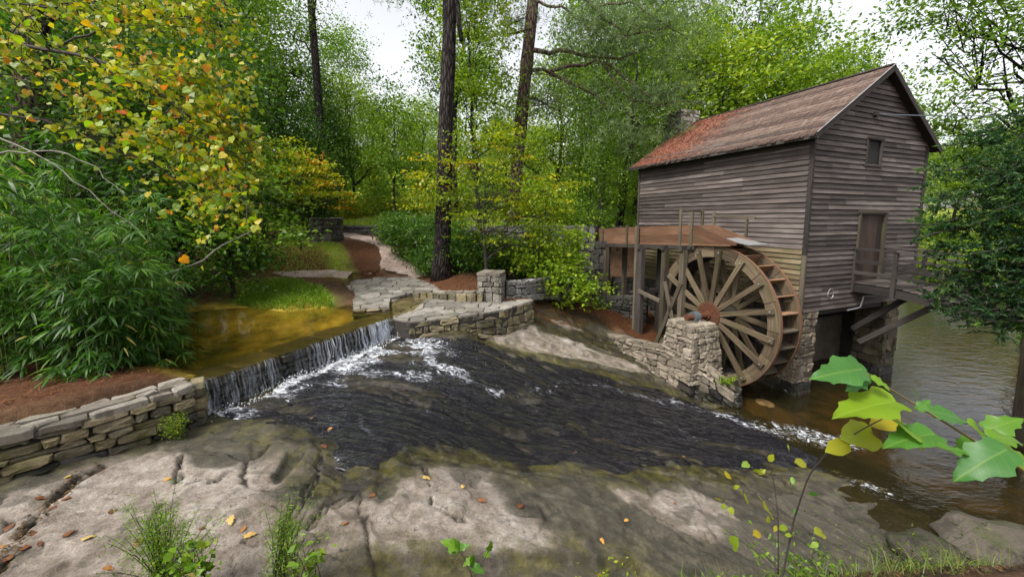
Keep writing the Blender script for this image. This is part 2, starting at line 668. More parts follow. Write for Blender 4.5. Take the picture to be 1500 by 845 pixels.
# ------------------------------------------------------------------ soil behind the walls (heights)
back_ctrl = [R(*q) for q in (
    (0, 560, -2.42), (120, 545, -2.42), (240, 535, -2.5), (-200, 600, -2.4),
    (430, 445, -2.34), (380, 430, -2.3), (480, 440, -2.36), (330, 440, -2.35), (400, 402, -2.0), (440, 372, -1.45), (480, 385, -1.7),
    (520, 440, -2.42), (550, 415, -2.36), (600, 410, -2.34), (600, 395, -2.05), (575, 368, -1.45), (520, 346, -1.0), (610, 345, -0.95),
    (640, 425, -2.36), (700, 432, -2.36), (645, 415, -2.25), (700, 400, -2.05), (620, 380, -1.75), (580, 455, -2.53), (690, 455, -2.53), (740, 445, -2.54),
    (780, 437, -2.65), (790, 448, -2.98), (850, 447, -3.32), (900, 465, -3.78), (820, 425, -2.95))]
back_ctrl += [np.array(q) for q in (
    (4.73, 13.98, 0.74), (5.3, 12.6, 0.62), (5.0, 15.2, 1.0), (4.2, 16.8, 1.5), (2.5, 17.3, 1.75), (0, 17.5, 2.4),
    (-5.9, 6.9, 2.08), (-4.6, 8.2, 2.12), (-6.5, 8.5, 2.1), (-8.2, 8.6, 2.25), (-4.2, 9.6, 2.2), (-5.5, 9.9, 2.3), (-6.9, 10.4, 2.5),
    (-8.3, 6.5, 2.62), (-10, 8, 2.7), (-13, 5, 2.7), (-12, 12, 3.1), (-9, 13, 2.9), (-16, 20, 4.0), (-10, 24, 4.2), (-4, 24.5, 4.45), (2, 22, 4.3), (6, 21.5, 4.0),
    (-4, 34, 5.2), (-8, 33, 5.3), (-20, 40, 7.0), (0, 45, 6.4), (15, 45, 5.5), (-40, 45, 9), (5.5, 24, 3.9), (9, 24, 3.0), (12, 25, 1.5))]
back_tps = TPS(back_ctrl, 0.05)

paving_plan = [Zp(px, py, z)[:2] for px, py, z in ((517, 452, 2.6), (515, 430, 2.62), (500, 420, 2.63), (515, 410, 2.68), (560, 404, 2.72), (605, 406, 2.72), (640, 417, 2.66), (655, 431, 2.62), (610, 428, 2.62), (571, 436, 2.6), (571, 450, 2.6))]
terrace_px = [(572, 436), (612, 433), (660, 438), (705, 441), (735, 441), (778, 437), (782, 440), (740, 453), (690, 461), (640, 467), (600, 471), (575, 466)]
lip_far = Zp(577, 462, LIP_Z)
lip_near = Zp(298, 556, LIP_Z)
wall_line = [Zp(px, py, 2.05)[:2] for px, py in ((-400, 830), (-160, 770), (0, 712), (75, 690), (150, 666), (225, 641), (292, 617))]
front_line = [Zp(px, py, 2.5)[:2] for px, py in ((577, 464), (600, 471), (640, 467), (690, 461), (740, 453), (782, 441))]
# everything on the far side of this line is soil, on the near side rock
_we = np.array([wall_line[-1][0] - wall_line[2][0], wall_line[-1][1] - wall_line[2][1]])
_we = np.array([-_we[1], _we[0]]) / np.linalg.norm(_we)
edge_line = [np.array([-14.0, 2.9])] + [q + 0.36 * _we for q in wall_line[1:]] + [lip_near[:2], lip_far[:2]] + front_line
tail = [M(5.2, -3.0, 0)[:2], M(3.6, -2.95, 0)[:2], M(1.9, -2.7, 0)[:2], M(1.0, -2.2, 0)[:2], M(0.4, -1.8, 0)[:2], np.array([7.2, 9.2])]
back_poly = edge_line + [np.array([1.1, 13.6])] + tail + [np.array([9, 9.6]), np.array([300, 9.6]), np.array([300, 400]), np.array([-300, 400]), np.array([-300, 2.0])]
# lower pond basin (plan): open water right of the rock, below and behind the mill
pond_poly = [np.array(q) for q in ((5.95, 8.9), (6.2, 9.8), (5.6, 11.4), (5.3, 12.4), (5.9, 13.6), (6.6, 15.8), (8.0, 18.5), (11, 20.5), (16, 24), (22, 34), (34, 46), (60, 50),
                                   (60, 8.5), (16, 8.4), (11.2, 7.4), (9.9, 6.0), (9.3, 4.4), (8.4, 4.0), (7.6, 4.2), (6.8, 5.6), (6.2, 7.0))]


def far_hills(x, y):
    r = np.hypot(x, y)
    h = 5.4 - 4.6 * sstep(0.35, 0.9, x / (np.abs(y) + 8.0)) + 0.045 * np.clip(r - 45, 0, 200) + 2.2 * fbm(x * 0.02, y * 0.02, 3, 77)
    return h


def ground_height(x, y):
    bk = back_tps(np.clip(x, -40, 22), np.clip(y, 2, 46))
    r = np.hypot(x * 0.9, y)
    far = far_hills(x, y)
    w = sstep(26, 46, r)
    bk = np.clip(bk, -0.8, 9) * (1 - w) + far * w
    bk = bk + 0.05 * fbm(x * 1.1, y * 1.1, 3, 41) + 0.4 * fbm(x * 0.12, y * 0.12, 2, 43) * sstep(18, 30, r)
    fr = rock_base(np.clip(x, -9, 8.5), np.clip(y, 2.5, 14)) - 0.32
    d = sdf(back_poly, x, y)
    h = fr + (bk - fr) * sstep(-0.02, 0.22, d)
    # the bank the photographer stands on
    bump = 0.10 * fbm(x * 1.6, y * 1.6, 3, 8)
    bank = 3.13 - 1.06 * np.clip(y - 1.7, 0, 9) + 0.20 * sstep(0.9, 2.2, x - 0.25 * y) + bump
    h = np.where(y < 5.5, np.maximum(h, bank), h)
    pd = sdf(pond_poly, x, y)
    bed = -0.45 - 0.5 * sstep(1.0, 6.0, pd)
    shoal = 0.30 * np.exp(-(((x - 6.9) / 0.7) ** 2 + ((y - 9.6) / 0.8) ** 2)) + 0.30 * np.exp(-(((x - 6.9) / 0.6) ** 2 + ((y - 10.2) / 0.6) ** 2))
    h = np.where((pd > -0.8), np.minimum(h, bed + shoal + np.clip(-pd, 0, 0.8) * 2.4), h)
    return h


_gh0 = ground_height


def ground_height(x, y):
    h = _gh0(x, y)
    d = sdf([Zp(px, py, 2.5)[:2] for px, py in terrace_px], x, y)
    h = np.where(d > -0.12, np.minimum(h, 2.42 - 0.3 * (d > 0.15)), h)
    d2 = sdf(paving_plan, x, y)
    return np.where(d2 > 0.12, np.minimum(h, 2.50 - 0.3 * (d2 > 0.25)), h)


def gh(x, y):
    return float(ground_height(np.array([float(x)]), np.array([float(y)]))[0])


def rh(x, y):
    return float(rock_height(np.array([float(x)]), np.array([float(y)]))[0])


def grid_mesh(name, xs, ys, hfun, attrs=None, keep=None):
    X, Y = np.meshgrid(xs, ys)
    Zv = hfun(X, Y)
    V = np.c_[X.ravel(), Y.ravel(), Zv.ravel()]
    nx, ny = len(xs), len(ys)
    i = np.arange(nx - 1)[None] + nx * np.arange(ny - 1)[:, None]
    Fq = np.stack([i, i + 1, i + 1 + nx, i + nx], -1).reshape(-1, 4)
    at = {k: f(X, Y).ravel() for k, f in (attrs or {}).items()}
    if keep is not None:
        kv = keep(X, Y).ravel()
        Fq = Fq[kv[Fq].any(1)]
        used = np.unique(Fq)
        mp = np.full(len(V), -1)
        mp[used] = np.arange(len(used))
        V, Fq = V[used], mp[Fq]
        at = {k: v[used] for k, v in at.items()}
    return np_mesh(name, V, Fq, at, smooth=True)


def spread(lo, hi, dlo, dhi, n):
    """dense steps in [lo, hi], growing towards dlo and dhi"""
    mid = np.arange(lo, hi + 1e-6, n)

    def grow(start, end, s):
        out, v, st = [], start, n
        while abs(v - end) > 1e-6 and (end - v) * s > 0:
            st *= 1.16
            v += s * st
            out.append(min(v, end) if s > 0 else max(v, end))
        return out
    return np.array(sorted(grow(lo, dlo, -1)) + list(mid) + grow(hi, dhi, 1))


# materials of the setting ------------------------------------------------------------
def make_ground_mat():
    t = NT('forest_floor')
    pos = t.pos()
    n1 = t.noise(pos, 1.3, 5, 0.6)
    n2 = t.noise(pos, 14, 4, 0.65)
    n3 = t.noise(pos, 55, 3, 0.6)
    soil = t.ramp(t.math('ADD', t.math('MULTIPLY', n1, 0.5), t.math('MULTIPLY', n2, 0.5)), [(0.3, (0.025, 0.016, 0.010)), (0.5, (0.085, 0.05, 0.03)), (0.7, (0.17, 0.10, 0.055))])
    grass = t.ramp(t.math('ADD', t.math('MULTIPLY', n1, 0.5), t.math('MULTIPLY', n3, 0.5)), [(0.3, (0.05, 0.09, 0.012)), (0.52, (0.17, 0.21, 0.025)), (0.7, (0.30, 0.25, 0.06))])
    straw = t.ramp(t.math('ADD', t.math('MULTIPLY', n3, 0.6), t.math('MULTIPLY', n2, 0.4)), [(0.3, (0.022, 0.012, 0.008)), (0.5, (0.085, 0.038, 0.02)), (0.72, (0.18, 0.09, 0.045))])
    bed = t.ramp(t.noise(pos, 1.6, 5, 0.65), [(0.33, (0.06, 0.058, 0.010)), (0.5, (0.27, 0.20, 0.025)), (0.68, (0.46, 0.34, 0.06))])
    lbed = t.ramp(t.noise(pos, 2.0, 5, 0.6), [(0.35, (0.05, 0.035, 0.015)), (0.65, (0.22, 0.13, 0.045))])
    c = t.mixc(t.attr('grass'), soil, grass)
    c = t.mixc(t.attr('straw'), c, straw)
    c = t.mixc(t.attr('bed'), c, bed)
    c = t.mixc(t.attr('lowbed'), c, lbed)
    p = t.n('BsdfPrincipled', {'Base Color': c, 'Roughness': 0.95, 'Specular IOR Level': 0.1, 'Normal': t.bump(t.math('ADD', n2, n3), 0.8, 0.03)})
    return t.done(p)


def make_rock_mat():
    t = NT('granite')
    pos = t.pos()
    n0 = t.noise(pos, 0.9, 5, 0.6)
    n1 = t.noise(pos, 4.5, 6, 0.65)
    n2 = t.noise(pos, 60, 4, 0.7)
    n3 = t.noise(pos, 240, 2, 0.6)
    dry = t.ramp(t.math('ADD', t.math('MULTIPLY', n1, 0.6), t.math('MULTIPLY', n0, 0.4)),
                 [(0.34, (0.085, 0.068, 0.05)), (0.43, (0.18, 0.145, 0.115)), (0.52, (0.27, 0.228, 0.193)), (0.64, (0.385, 0.345, 0.305))])
    speck = t.ramp(n2, [(0.3, (0.55, 0.52, 0.5)), (0.5, (1, 1, 1)), (0.68, (1.22, 1.2, 1.18))])
    dry = t.mixc(0.75, dry, t.mixc(1.0, dry, speck, 'MULTIPLY'))
    dry = t.mixc(0.5, dry, t.mixc(1.0, dry, t.ramp(n3, [(0.35, (0.6, 0.6, 0.6)), (0.65, (1.3, 1.3, 1.3))]), 'MULTIPLY'))
    # dark lichen blotches and streaks that follow the slope
    bl = t.noise(t.mapping(pos, (1, 1, 1), (3, 7, 0)), 5.5, 5, 0.7)
    dry = t.mixc(t.smooth(bl, 0.60, 0.68, 0, 0.8), dry, (0.075, 0.062, 0.05))
    b2 = t.noise(t.mapping(pos, (1, 1, 1), (13, 2, 0)), 13, 3, 0.6)
    dry = t.mixc(t.smooth(b2, 0.66, 0.70, 0, 0.7), dry, (0.085, 0.07, 0.06))
    st = t.noise(t.mapping(pos, (0.5, 2.6, 0.4), rot=(0, 0, 0.35)), 1.6, 5, 0.65)
    dry = t.mixc(t.smooth(st, 0.52, 0.68, 0, 0.7), dry, (0.12, 0.105, 0.075))
    wetc = t.ramp(t.math('ADD', t.math('MULTIPLY', n1, 0.7), t.math('MULTIPLY', n0, 0.3)),
                  [(0.33, (0.007, 0.006, 0.005)), (0.5, (0.028, 0.024, 0.017)), (0.66, (0.08, 0.066, 0.044))])
    damp = t.ramp(n1, [(0.3, (0.022, 0.02, 0.014)), (0.5, (0.06, 0.052, 0.037)), (0.7, (0.13, 0.112, 0.08))])
    w = t.math('ADD', t.attr('wet'), t.math('ADD', t.math('MULTIPLY', t.math('SUBTRACT', n1, 0.5), 0.7), t.math('MULTIPLY', t.math('SUBTRACT', n2, 0.5), 0.35)), True)
    c = t.mixc(t.smooth(w, 0.15, 0.42), dry, damp)
    c = t.mixc(t.smooth(w, 0.55, 0.85), c, wetc)
    mo = t.math('MULTIPLY', t.attr('moss'), t.smooth(t.noise(pos, 3.1, 6, 0.7), 0.40, 0.60))
    c = t.mixc(mo, c, t.ramp(n1, [(0.35, (0.035, 0.036, 0.006)), (0.6, (0.12, 0.105, 0.02))]))
    c = t.mixc(t.attr('dirt'), c, (0.022, 0.018, 0.011))
    ro = t.smooth(w, 0.3, 1.0, 0.85, 0.22)
    n4 = t.noise(pos, 22, 5, 0.7)
    c = t.mixc(0.55, c, t.mixc(1.0, c, t.ramp(n4, [(0.32, (0.45, 0.44, 0.43)), (0.5, (1, 1, 1)), (0.7, (1.35, 1.33, 1.3))]), 'MULTIPLY'))
    hb = t.math('ADD', t.math('MULTIPLY', t.math('ADD', n1, n4), 2.0), t.math('ADD', n2, t.math('MULTIPLY', n3, 0.4)))
    p = t.n('BsdfPrincipled', {'Base Color': c, 'Roughness': ro, 'Specular IOR Level': 0.4, 'Normal': t.bump(hb, 0.65, 0.018)})
    return t.done(p)


def make_stream_mat():
    t = NT('stream_water')
    pos = t.pos()
    v = t.mapping(pos, (0.55, 3.2, 1.5), rot=(0, 0, 0.10))
    r1 = t.noise(v, 2.6, 6, 0.66, 1.0)
    r2 = t.noise(v, 11.0, 4, 0.6, 0.7)
    h = t.math('ADD', r1, t.math('MULTIPLY', r2, 0.35))
    nrm = t.bump(h, 1.0, 0.09)
    fres = t.n('Fresnel', {'IOR': 1.38, 'Normal': nrm})
    gl = t.n('BsdfGlossy', {'Color': (0.88, 0.87, 1.0), 'Roughness': 0.045, 'Normal': nrm})
    tr = t.n('BsdfTransparent', {'Color': (0.72, 0.70, 0.66)})
    deep = t.n('BsdfDiffuse', {'Color': (0.006, 0.0055, 0.006)})
    body = t.n('MixShader', {0: 0.55})
    t.set(body.inputs[1], tr)
    t.set(body.inputs[2], deep)
    base = t.n('MixShader', {0: t.math('MULTIPLY', fres.outputs[0], 1.1, True)})
    t.set(base.inputs[1], body)
    t.set(base.inputs[2], gl)
    fo = t.attr('foam')
    fn = t.noise(t.mapping(pos, (1.5, 4.2, 2), rot=(0, 0, 0.12)), 5.5, 7, 0.72, 1.2)
    fm = t.math('ADD', fo, t.math('MULTIPLY', t.math('SUBTRACT', fn, 0.5), 3.0))
    fm = t.smooth(fm, 0.50, 1.2)
    white = t.n('BsdfPrincipled', {'Base Color': (0.80, 0.83, 0.88), 'Roughness': 0.45, 'Normal': t.bump(fn, 0.6, 0.05)})
    mx = t.n('MixShader', {0: t.math('MULTIPLY', fm, 0.9)})
    t.set(mx.inputs[1], base)
    t.set(mx.inputs[2], white)
    return t.done(mx)


def make_pond_mat(name, tint, scale, strength, dens, deepc, stretch=(1, 1, 1), attr=None):
    t = NT(name)
    v = t.mapping(t.pos(), stretch)
    h = t.math('ADD', t.noise(v, scale, 4, 0.55, 0.5), t.math('MULTIPLY', t.noise(v, scale * 3.7, 3, 0.5), 0.25))
    nrm = t.bump(h, strength, 0.05)
    fres = t.n('Fresnel', {'IOR': 1.36, 'Normal': nrm})
    gl = t.n('BsdfGlossy', {'Color': (0.96, 0.96, 1.0), 'Roughness': 0.03, 'Normal': nrm})
    tr = t.n('BsdfTransparent', {'Color': tint})
    dp = t.n('BsdfDiffuse', {'Color': deepc})
    body = t.n('MixShader', {0: dens})
    t.set(body.inputs[1], tr)
    t.set(body.inputs[2], dp)
    mx = t.n('MixShader', {0: fres.outputs[0]})
    t.set(mx.inputs[1], body)
    t.set(mx.inputs[2], gl)
    last = mx
    if attr:
        fo = t.attr('foam')
        fn = t.noise(t.mapping(t.pos(), (2, 2, 2)), 2.4, 7, 0.75, 1.6)
        fm = t.smooth(t.math('ADD', fo, t.math('MULTIPLY', t.math('SUBTRACT', fn, 0.5), 2.6)), 0.45, 1.05)
        white = t.n('BsdfPrincipled', {'Base Color': (0.78, 0.81, 0.86), 'Roughness': 0.5})
        last = t.n('MixShader', {0: t.math('MULTIPLY', fm, 0.9)})
        t.set(last.inputs[1], mx)
        t.set(last.inputs[2], white)
    return t.done(last)


def make_path_mat():
    t = NT('worn_path')
    pos = t.pos()
    n1, n2 = t.noise(pos, 2.2, 5, 0.65), t.noise(pos, 26, 5, 0.7)
    c = t.ramp(t.math('ADD', t.math('MULTIPLY', n1, 0.5), t.math('MULTIPLY', n2, 0.5)), [(0.33, (0.12, 0.08, 0.06)), (0.5, (0.30, 0.225, 0.19)), (0.68, (0.46, 0.38, 0.34))])
    sc = t.noise(pos, 9, 5, 0.7)
    c = t.mixc(t.smooth(sc, 0.56, 0.66, 0, 0.8), c, (0.22, 0.07, 0.03))
    p = t.n('BsdfPrincipled', {'Base Color': c, 'Roughness': 0.9, 'Normal': t.bump(n2, 0.6, 0.02)})
    return t.done(p)


MG, MR, MS = make_ground_mat(), make_rock_mat(), make_stream_mat()
grass_polys = [[R(*q) for q in p] for p in (
    ((330, 455, -2.35), (500, 452, -2.35), (470, 425, -2.3), (400, 408, -2.1), (330, 420, -2.3)),
    ((395, 398, -1.9), (500, 395, -1.8), (515, 375, -1.4), (500, 352, -1.0), (420, 345, -1.0), (380, 370, -1.4)))]
grass_polys.append([np.array(q) for q in ((-30, 25), (-9, 24.3), (-3, 23), (8, 21), (6, 36), (-4, 40), (-25, 40))])
grass_polys.append([np.array(q) for q in ((12, 26), (24, 30), (30, 44), (60, 50), (160, 60), (160, 160), (20, 120), (12, 50))])
straw_polys = [[R(*q) for q in p] for p in (
    ((770, 440, -2.75), (790, 470, -3.2), (880, 475, -3.9), (935, 500, -4.3), (1010, 500, -4.3), (990, 450, -4.0), (900, 430, -3.3), (840, 420, -3.0)),
    ((600, 415, -2.35), (640, 430, -2.36), (720, 432, -2.36), (720, 405, -2.1), (640, 405, -2.2)),
    ((500, 350, -1.0), (520, 385, -1.7), (556, 395, -1.9), (556, 370, -1.5), (530, 350, -1.0)),
    ((380, 400, -1.95), (500, 398, -1.85), (470, 362, -1.3), (390, 365, -1.4)),
)]
straw_polys.append([np.array(q) for q in ((-9.5, 3.4), (-6.3, 4.4), (-5.2, 5.5), (-5.0, 6.2), (-5.6, 6.9), (-8, 6.8), (-11, 6.4), (-11, 4))])
ubed_poly = [np.array(lip_near[:2]), np.array(lip_far[:2])] + [R(*q) for q in ((515, 455, -2.53), (440, 450, -2.53), (330, 452, -2.53), (200, 455, -2.53), (60, 500, -2.53), (200, 545, -2.53))]


def soft(polys, w):
    def f(x, y):
        m = np.zeros(np.shape(x))
        for p in polys:
            m = np.maximum(m, sstep(-w, w, sdf(p, x, y) + w * 1.6 * fbm(x * 1.7, y * 1.7, 3, 51)))
        return m
    return f


gx = spread(-15, 13, -420, 420, 0.14)
gy = spread(2.0, 25, -60, 620, 0.14)
gm = grid_mesh('ground', gx, gy, ground_height, {
    'grass': soft(grass_polys, 0.35), 'straw': soft(straw_polys, 0.3), 'bed': soft([ubed_poly], 0.25),
    'lowbed': lambda x, y: (sstep(-0.35, 0.1, sdf(pond_poly, x, y)))})
ground = tag(link('ground', gm, MG), kind='structure')


# the granite slab
def wet_mask(x, y):
    nz = fbm(x * 1.1, y * 1.1, 5, 61)
    s = sdf(stream_poly, x, y)
    w = sstep(-0.55, 0.12, s + 0.75 * nz)
    d = sdf(fg_poly, x, y)
    damp = 0.55 * (1 - sstep(-0.25, 0.35, d + 0.7 * nz))          # not part of the pale foreground slab: damp
    br = sdf(brown_poly, x, y)
    damp = damp * (1 - 0.85 * sstep(-0.2, 0.2, br + 0.5 * nz))
    for p in dry_polys:
        k = sstep(-0.12, 0.14, sdf(p, x, y) + 0.3 * nz)
        damp, w = damp * (1 - k), w * (1 - k)
    upw = sstep(8.0, 9.0, y) * sstep(-2.2, -1.0, x) * np.clip(0.95 + 0.5 * nz, 0, 1)
    for p in dry_polys:
        upw = upw * (1 - sstep(-0.12, 0.14, sdf(p, x, y) + 0.3 * nz))
    w = np.maximum(np.maximum(w, damp), upw)
    dr = 0.5 * sstep(0.20, 0.34, fbm(x * 1.6 + 30, y * 1.6, 4, 65))
    pe, _, prr = plates(x, y)
    w = np.clip(w + 0.34 * (prr - 0.55) * near_fade(x, y), 0, 1)
    return np.clip(np.maximum(w, np.maximum(dr * 0.6, sstep(-0.03, 0.05, sdf(pool_poly, x, y)))), 0, 1)


def moss_mask(x, y):
    s = sdf(stream_poly, x, y)
    m = sstep(-0.6, -0.1, s) * (1 - sstep(0.0, 0.5, s)) * 0.75
    m = np.maximum(m, 0.8 * (1 - sstep(0.0, 0.45, seg_dist(ledge_line, x, y))))
    m = np.maximum(m, 0.55 * sstep(0.3, 0.8, crack_fields(x, y) / 0.08 + 0.3 * (1 - sstep(0, 0.25, np.minimum(seg_dist(cracks[1][0], x, y), seg_dist(cracks[3][0], x, y))))))
    m = np.maximum(m, 0.35 * sstep(9.5, 10.5, y) * sstep(-1, 1, x))
    m = np.maximum(m, 0.65 * (1 - sstep(0.0, 0.5, seg_dist(wall_line, x, y))))
    return np.clip(0.85 * m + 0.12 * sstep(0.1, 0.3, fbm(x * 0.9, y * 0.9, 3, 71)), 0, 1)


def dirt_mask(x, y):
    c = crack_fields(x, y)
    pe, _, _ = plates(x, y)
    c = np.maximum(c, 0.07 * (1 - sstep(0.01, 0.045, pe)) * (fbm(x * 0.9 + 3, y * 0.9, 2, 305) > 0.16) * near_fade(x, y) * (y < 8))
    return np.clip(0.9 * sstep(0.02, 0.06, c) + 0.5 * (1 - sstep(0.0, 0.22, seg_dist(wall_line, x, y) + 0.1 * fbm(x * 4, y * 4, 3, 9))), 0, 1)


rx = np.r_[np.arange(-8.5, -5, 0.04), np.arange(-5, 5.0, 0.024), np.arange(5.0, 8.6, 0.04)]
ry = np.r_[np.arange(2.0, 3.0, 0.05), np.arange(3.0, 7.0, 0.024), np.arange(7.0, 16.0, 0.05)]
rm = grid_mesh('rock_slab', rx, ry, rock_height, {'wet': wet_mask, 'moss': moss_mask, 'dirt': dirt_mask},
               keep=lambda x, y: (sdf(back_poly, x, y) < 0.6) | ((x > 0.5) & (x < 4.6) & (y < 15.5) & (y > 11)))
rock = tag(link('rock_slab', rm, MR), kind='structure')

# running water over the slab
_fo = np.array([0.22, -0.12, 0])
foam_paths = [(on_rock(p) if p else [_ln + _fo, 0.5 * (_ln + _lf) + _fo, _lf + _fo], w, a) for p, w, a in (
    ([], 0.30, 0.78),
    ([(500, 545), (560, 524), (605, 508), (625, 520)], 0.42, 0.66),
    ([(600, 500), (612, 512), (640, 540), (690, 562), (730, 580)], 0.15, 0.60),
    ([(330, 622), (450, 572), (560, 552), (620, 556)], 0.22, 0.5),
    ([(560, 512), (600, 505), (640, 510), (660, 520)], 0.32, 0.5),
    ([(520, 535), (600, 530), (680, 560)], 0.35, 0.34),
    ([(985, 588), (1040, 605), (1100, 628), (1150, 642), (1200, 650)], 0.24, 0.6),
    ([(1120, 630), (1160, 640), (1205, 655)], 0.34, 0.55),
    ([(1225, 694), (1260, 706), (1290, 716)], 0.16, 0.75),
    ([(840, 560), (930, 578), (1000, 598)], 0.14, 0.38),
    ([(960, 620), (1000, 635), (1030, 650)], 0.12, 0.35),
    ([(480, 660), (500, 690), (520, 698)], 0.14, 0.45),
    ([(760, 590), (830, 560), (900, 570)], 0.10, 0.32),
)]


def foam_mask(x, y):
    m = np.zeros(np.shape(x))
    nz = 0.22 * fbm(x * 2.0, y * 3.0, 4, 81)
    for p, w, a in foam_paths:
        m = np.maximum(m, a * (1 - sstep(0.15 * w, 1.5 * w, np.abs(seg_dist(p, x, y) + nz))))
    return m + 0.10


def water_height(x, y):
    s = sdf(stream_poly, x, y) + 0.16 * fbm(x * 1.9, y * 1.9, 4, 91)
    th = -0.05 + (0.095 - 0.035 * sstep(0.0, 0.35, fbm(x * 0.7 + 5, y * 1.1, 3, 94))) * sstep(-0.12, 0.35, s)
    # standing ripples drawn out along the flow, which bends with the slab
    yb = y + 0.35 * fbm(x * 0.45, y * 0.45, 2, 97) + 0.10 * x
    xb = x + 0.5 * fbm(x * 0.8, y * 0.8, 2, 98)
    r1 = 1 - 2 * np.abs(fbm(xb * 0.45, yb * 2.4, 3, 95))
    r2 = 1 - 2 * np.abs(fbm(xb * 1.0, yb * 5.5, 3, 96))
    wv = 0.060 * (r1 - 0.6) + 0.030 * (r2 - 0.6) + 0.012 * fbm(xb * 2.2, yb * 10, 2, 99)
    h = rock_base(x, y) + 0.75 * rock_detail(x, y) + th + wv * sstep(-0.1, 0.3, s)
    return np.where(s < -0.12, h - 0.2, h)


sm = grid_mesh('stream_water', np.r_[np.arange(-4.9, 8.4, 0.034)], np.r_[np.arange(4.4, 11.4, 0.022)], water_height, {'foam': foam_mask},
               keep=lambda x, y: sdf(stream_poly, x, y) > -0.14)
tag(link('stream_water', sm, MS), kind='structure')

# upper pond
MUP = make_pond_mat('upper_pond_water', (0.93, 0.86, 0.66), 3.5, 0.05, 0.10, (0.10, 0.08, 0.012), (1, 1.6, 1))
dn = (lip_far - lip_near)[:2]
dn /= np.linalg.norm(dn)
down = np.array([dn[1], -dn[0]])               # away from the pond, down the fall
ux, uy = np.arange(-16, -2.6, 0.12), np.arange(5.0, 13.5, 0.12)
um = grid_mesh('upper_pond', ux, uy, lambda x, y: np.full(np.shape(x), LIP_Z + 0.015),
               keep=lambda x, y: ((x - lip_near[0]) * down[0] + (y - lip_near[1]) * down[1] < 0.03) & (y > 5.9) & (ground_height(x, y) < LIP_Z + 0.12) & (y < 12))
tag(link('upper_pond', um, MUP), kind='structure')

# lower pond
MLP = make_pond_mat('mill_pond_water', (0.72, 0.62, 0.40), 2.2, 0.34, 0.40, (0.030, 0.026, 0.010), (0.8, 1.5, 1), attr='foam')
foam_pond = [Zp(px, py, 0.0) for px, py in ((1100, 622), (1150, 632), (1195, 640), (1240, 650))]


def pond_foam(x, y):
    return 0.55 * (1 - sstep(0.1, 0.75, seg_dist(foam_pond, x, y) + 0.25 * fbm(x * 2, y * 2, 3, 5))) + 0.45 * (1 - sstep(0.05, 0.4, seg_dist([Zp(1240, 706, 0), Zp(1300, 722, 0)], x, y)))


px_, py_ = spread(5.4, 10, 5.4, 60, 0.10), spread(3, 12, 2, 50, 0.10)
pm = grid_mesh('mill_pond', px_, py_, lambda x, y: np.zeros(np.shape(x)), {'foam': pond_foam}, keep=lambda x, y: sdf(pond_poly, x, y) > -0.9)
tag(link('mill_pond', pm, MLP), kind='structure')

# trodden path up to the canal wall
MPATH = make_path_mat()
path_poly = [R(*q)[:2] for q in ((430, 408, -2.1), (500, 414, -2.3), (600, 409, -2.32), (630, 402, -2.2), (590, 372, -1.5), (560, 352, -1.12), (500, 342, -0.97), (478, 343, -0.97),
                                 (520, 350, -1.08), (556, 366, -1.42), (558, 385, -1.75), (545, 397, -2.0), (470, 398, -1.95), (400, 400, -1.97))]
qx, qy = np.arange(-11, 0, 0.12), np.arange(11, 26, 0.12)
pmh = grid_mesh('path', qx, qy, lambda x, y: _gh0(x, y) + 0.17 * sstep(-0.25, 0.12, sdf(path_poly, x, y) + 0.12 * fbm(x * 2, y * 2, 3, 7)) - 0.12, keep=lambda x, y: (sdf(path_poly, x, y) > -0.35) & (sdf(paving_plan, x, y) < 0.02))
tag(link('path', pmh, MPATH), kind='structure')

# ================================================================== stonework
GREY = [(0.15, (0.10, 0.085, 0.065)), (0.4, (0.22, 0.19, 0.145)), (0.65, (0.32, 0.28, 0.22)), (0.9, (0.42, 0.37, 0.30))]
MWALL = mat_stone('wall_stone', [(0.15, (0.075, 0.07, 0.058)), (0.35, (0.14, 0.122, 0.085)), (0.6, (0.25, 0.205, 0.12)), (0.85, (0.36, 0.30, 0.20))], moss=0.55, mosscol=(0.10, 0.095, 0.022))
MCAP = mat_stone('cap_stone', [(0.15, (0.12, 0.105, 0.085)), (0.5, (0.21, 0.185, 0.15)), (0.85, (0.33, 0.30, 0.26))], moss=0.2, mosscol=(0.10, 0.09, 0.03))
MPIER = mat_stone('pier_stone', [(0.15, (0.10, 0.084, 0.066)), (0.4, (0.20, 0.168, 0.13)), (0.65, (0.29, 0.245, 0.19)), (0.9, (0.40, 0.345, 0.28))], moss=0.25, mosscol=(0.10, 0.09, 0.03))
MFLAG = mat_stone('flagstone', [(0.15, (0.12, 0.11, 0.095)), (0.5, (0.23, 0.21, 0.185)), (0.85, (0.34, 0.315, 0.28))], moss=0.25, mosscol=(0.13, 0.12, 0.05))
MBLOCK = mat_stone('canal_block', [(0.15, (0.06, 0.058, 0.058)), (0.5, (0.11, 0.105, 0.10)), (0.85, (0.18, 0.17, 0.165))], moss=0.3, mosscol=(0.05, 0.06, 0.02))
MDARK = mat_stone('wet_dark_stone', [(0.15, (0.010, 0.009, 0.008)), (0.5, (0.028, 0.025, 0.02)), (0.85, (0.06, 0.052, 0.04))], moss=0.4, mosscol=(0.022, 0.026, 0.006), wet=0.9)
MDKDRY = mat_stone('dark_dry_stone', [(0.15, (0.03, 0.028, 0.026)), (0.5, (0.065, 0.06, 0.055)), (0.85, (0.12, 0.11, 0.10))], moss=0.3)  # dark tone for dry walls, abutment, masonry block and foundation
MCORE = mat_plain('joint_earth', (0.022, 0.018, 0.013), 0.95)
MMORT = mat_plain('mortar', (0.03, 0.025, 0.02), 0.95, var=0.6, scale=9)


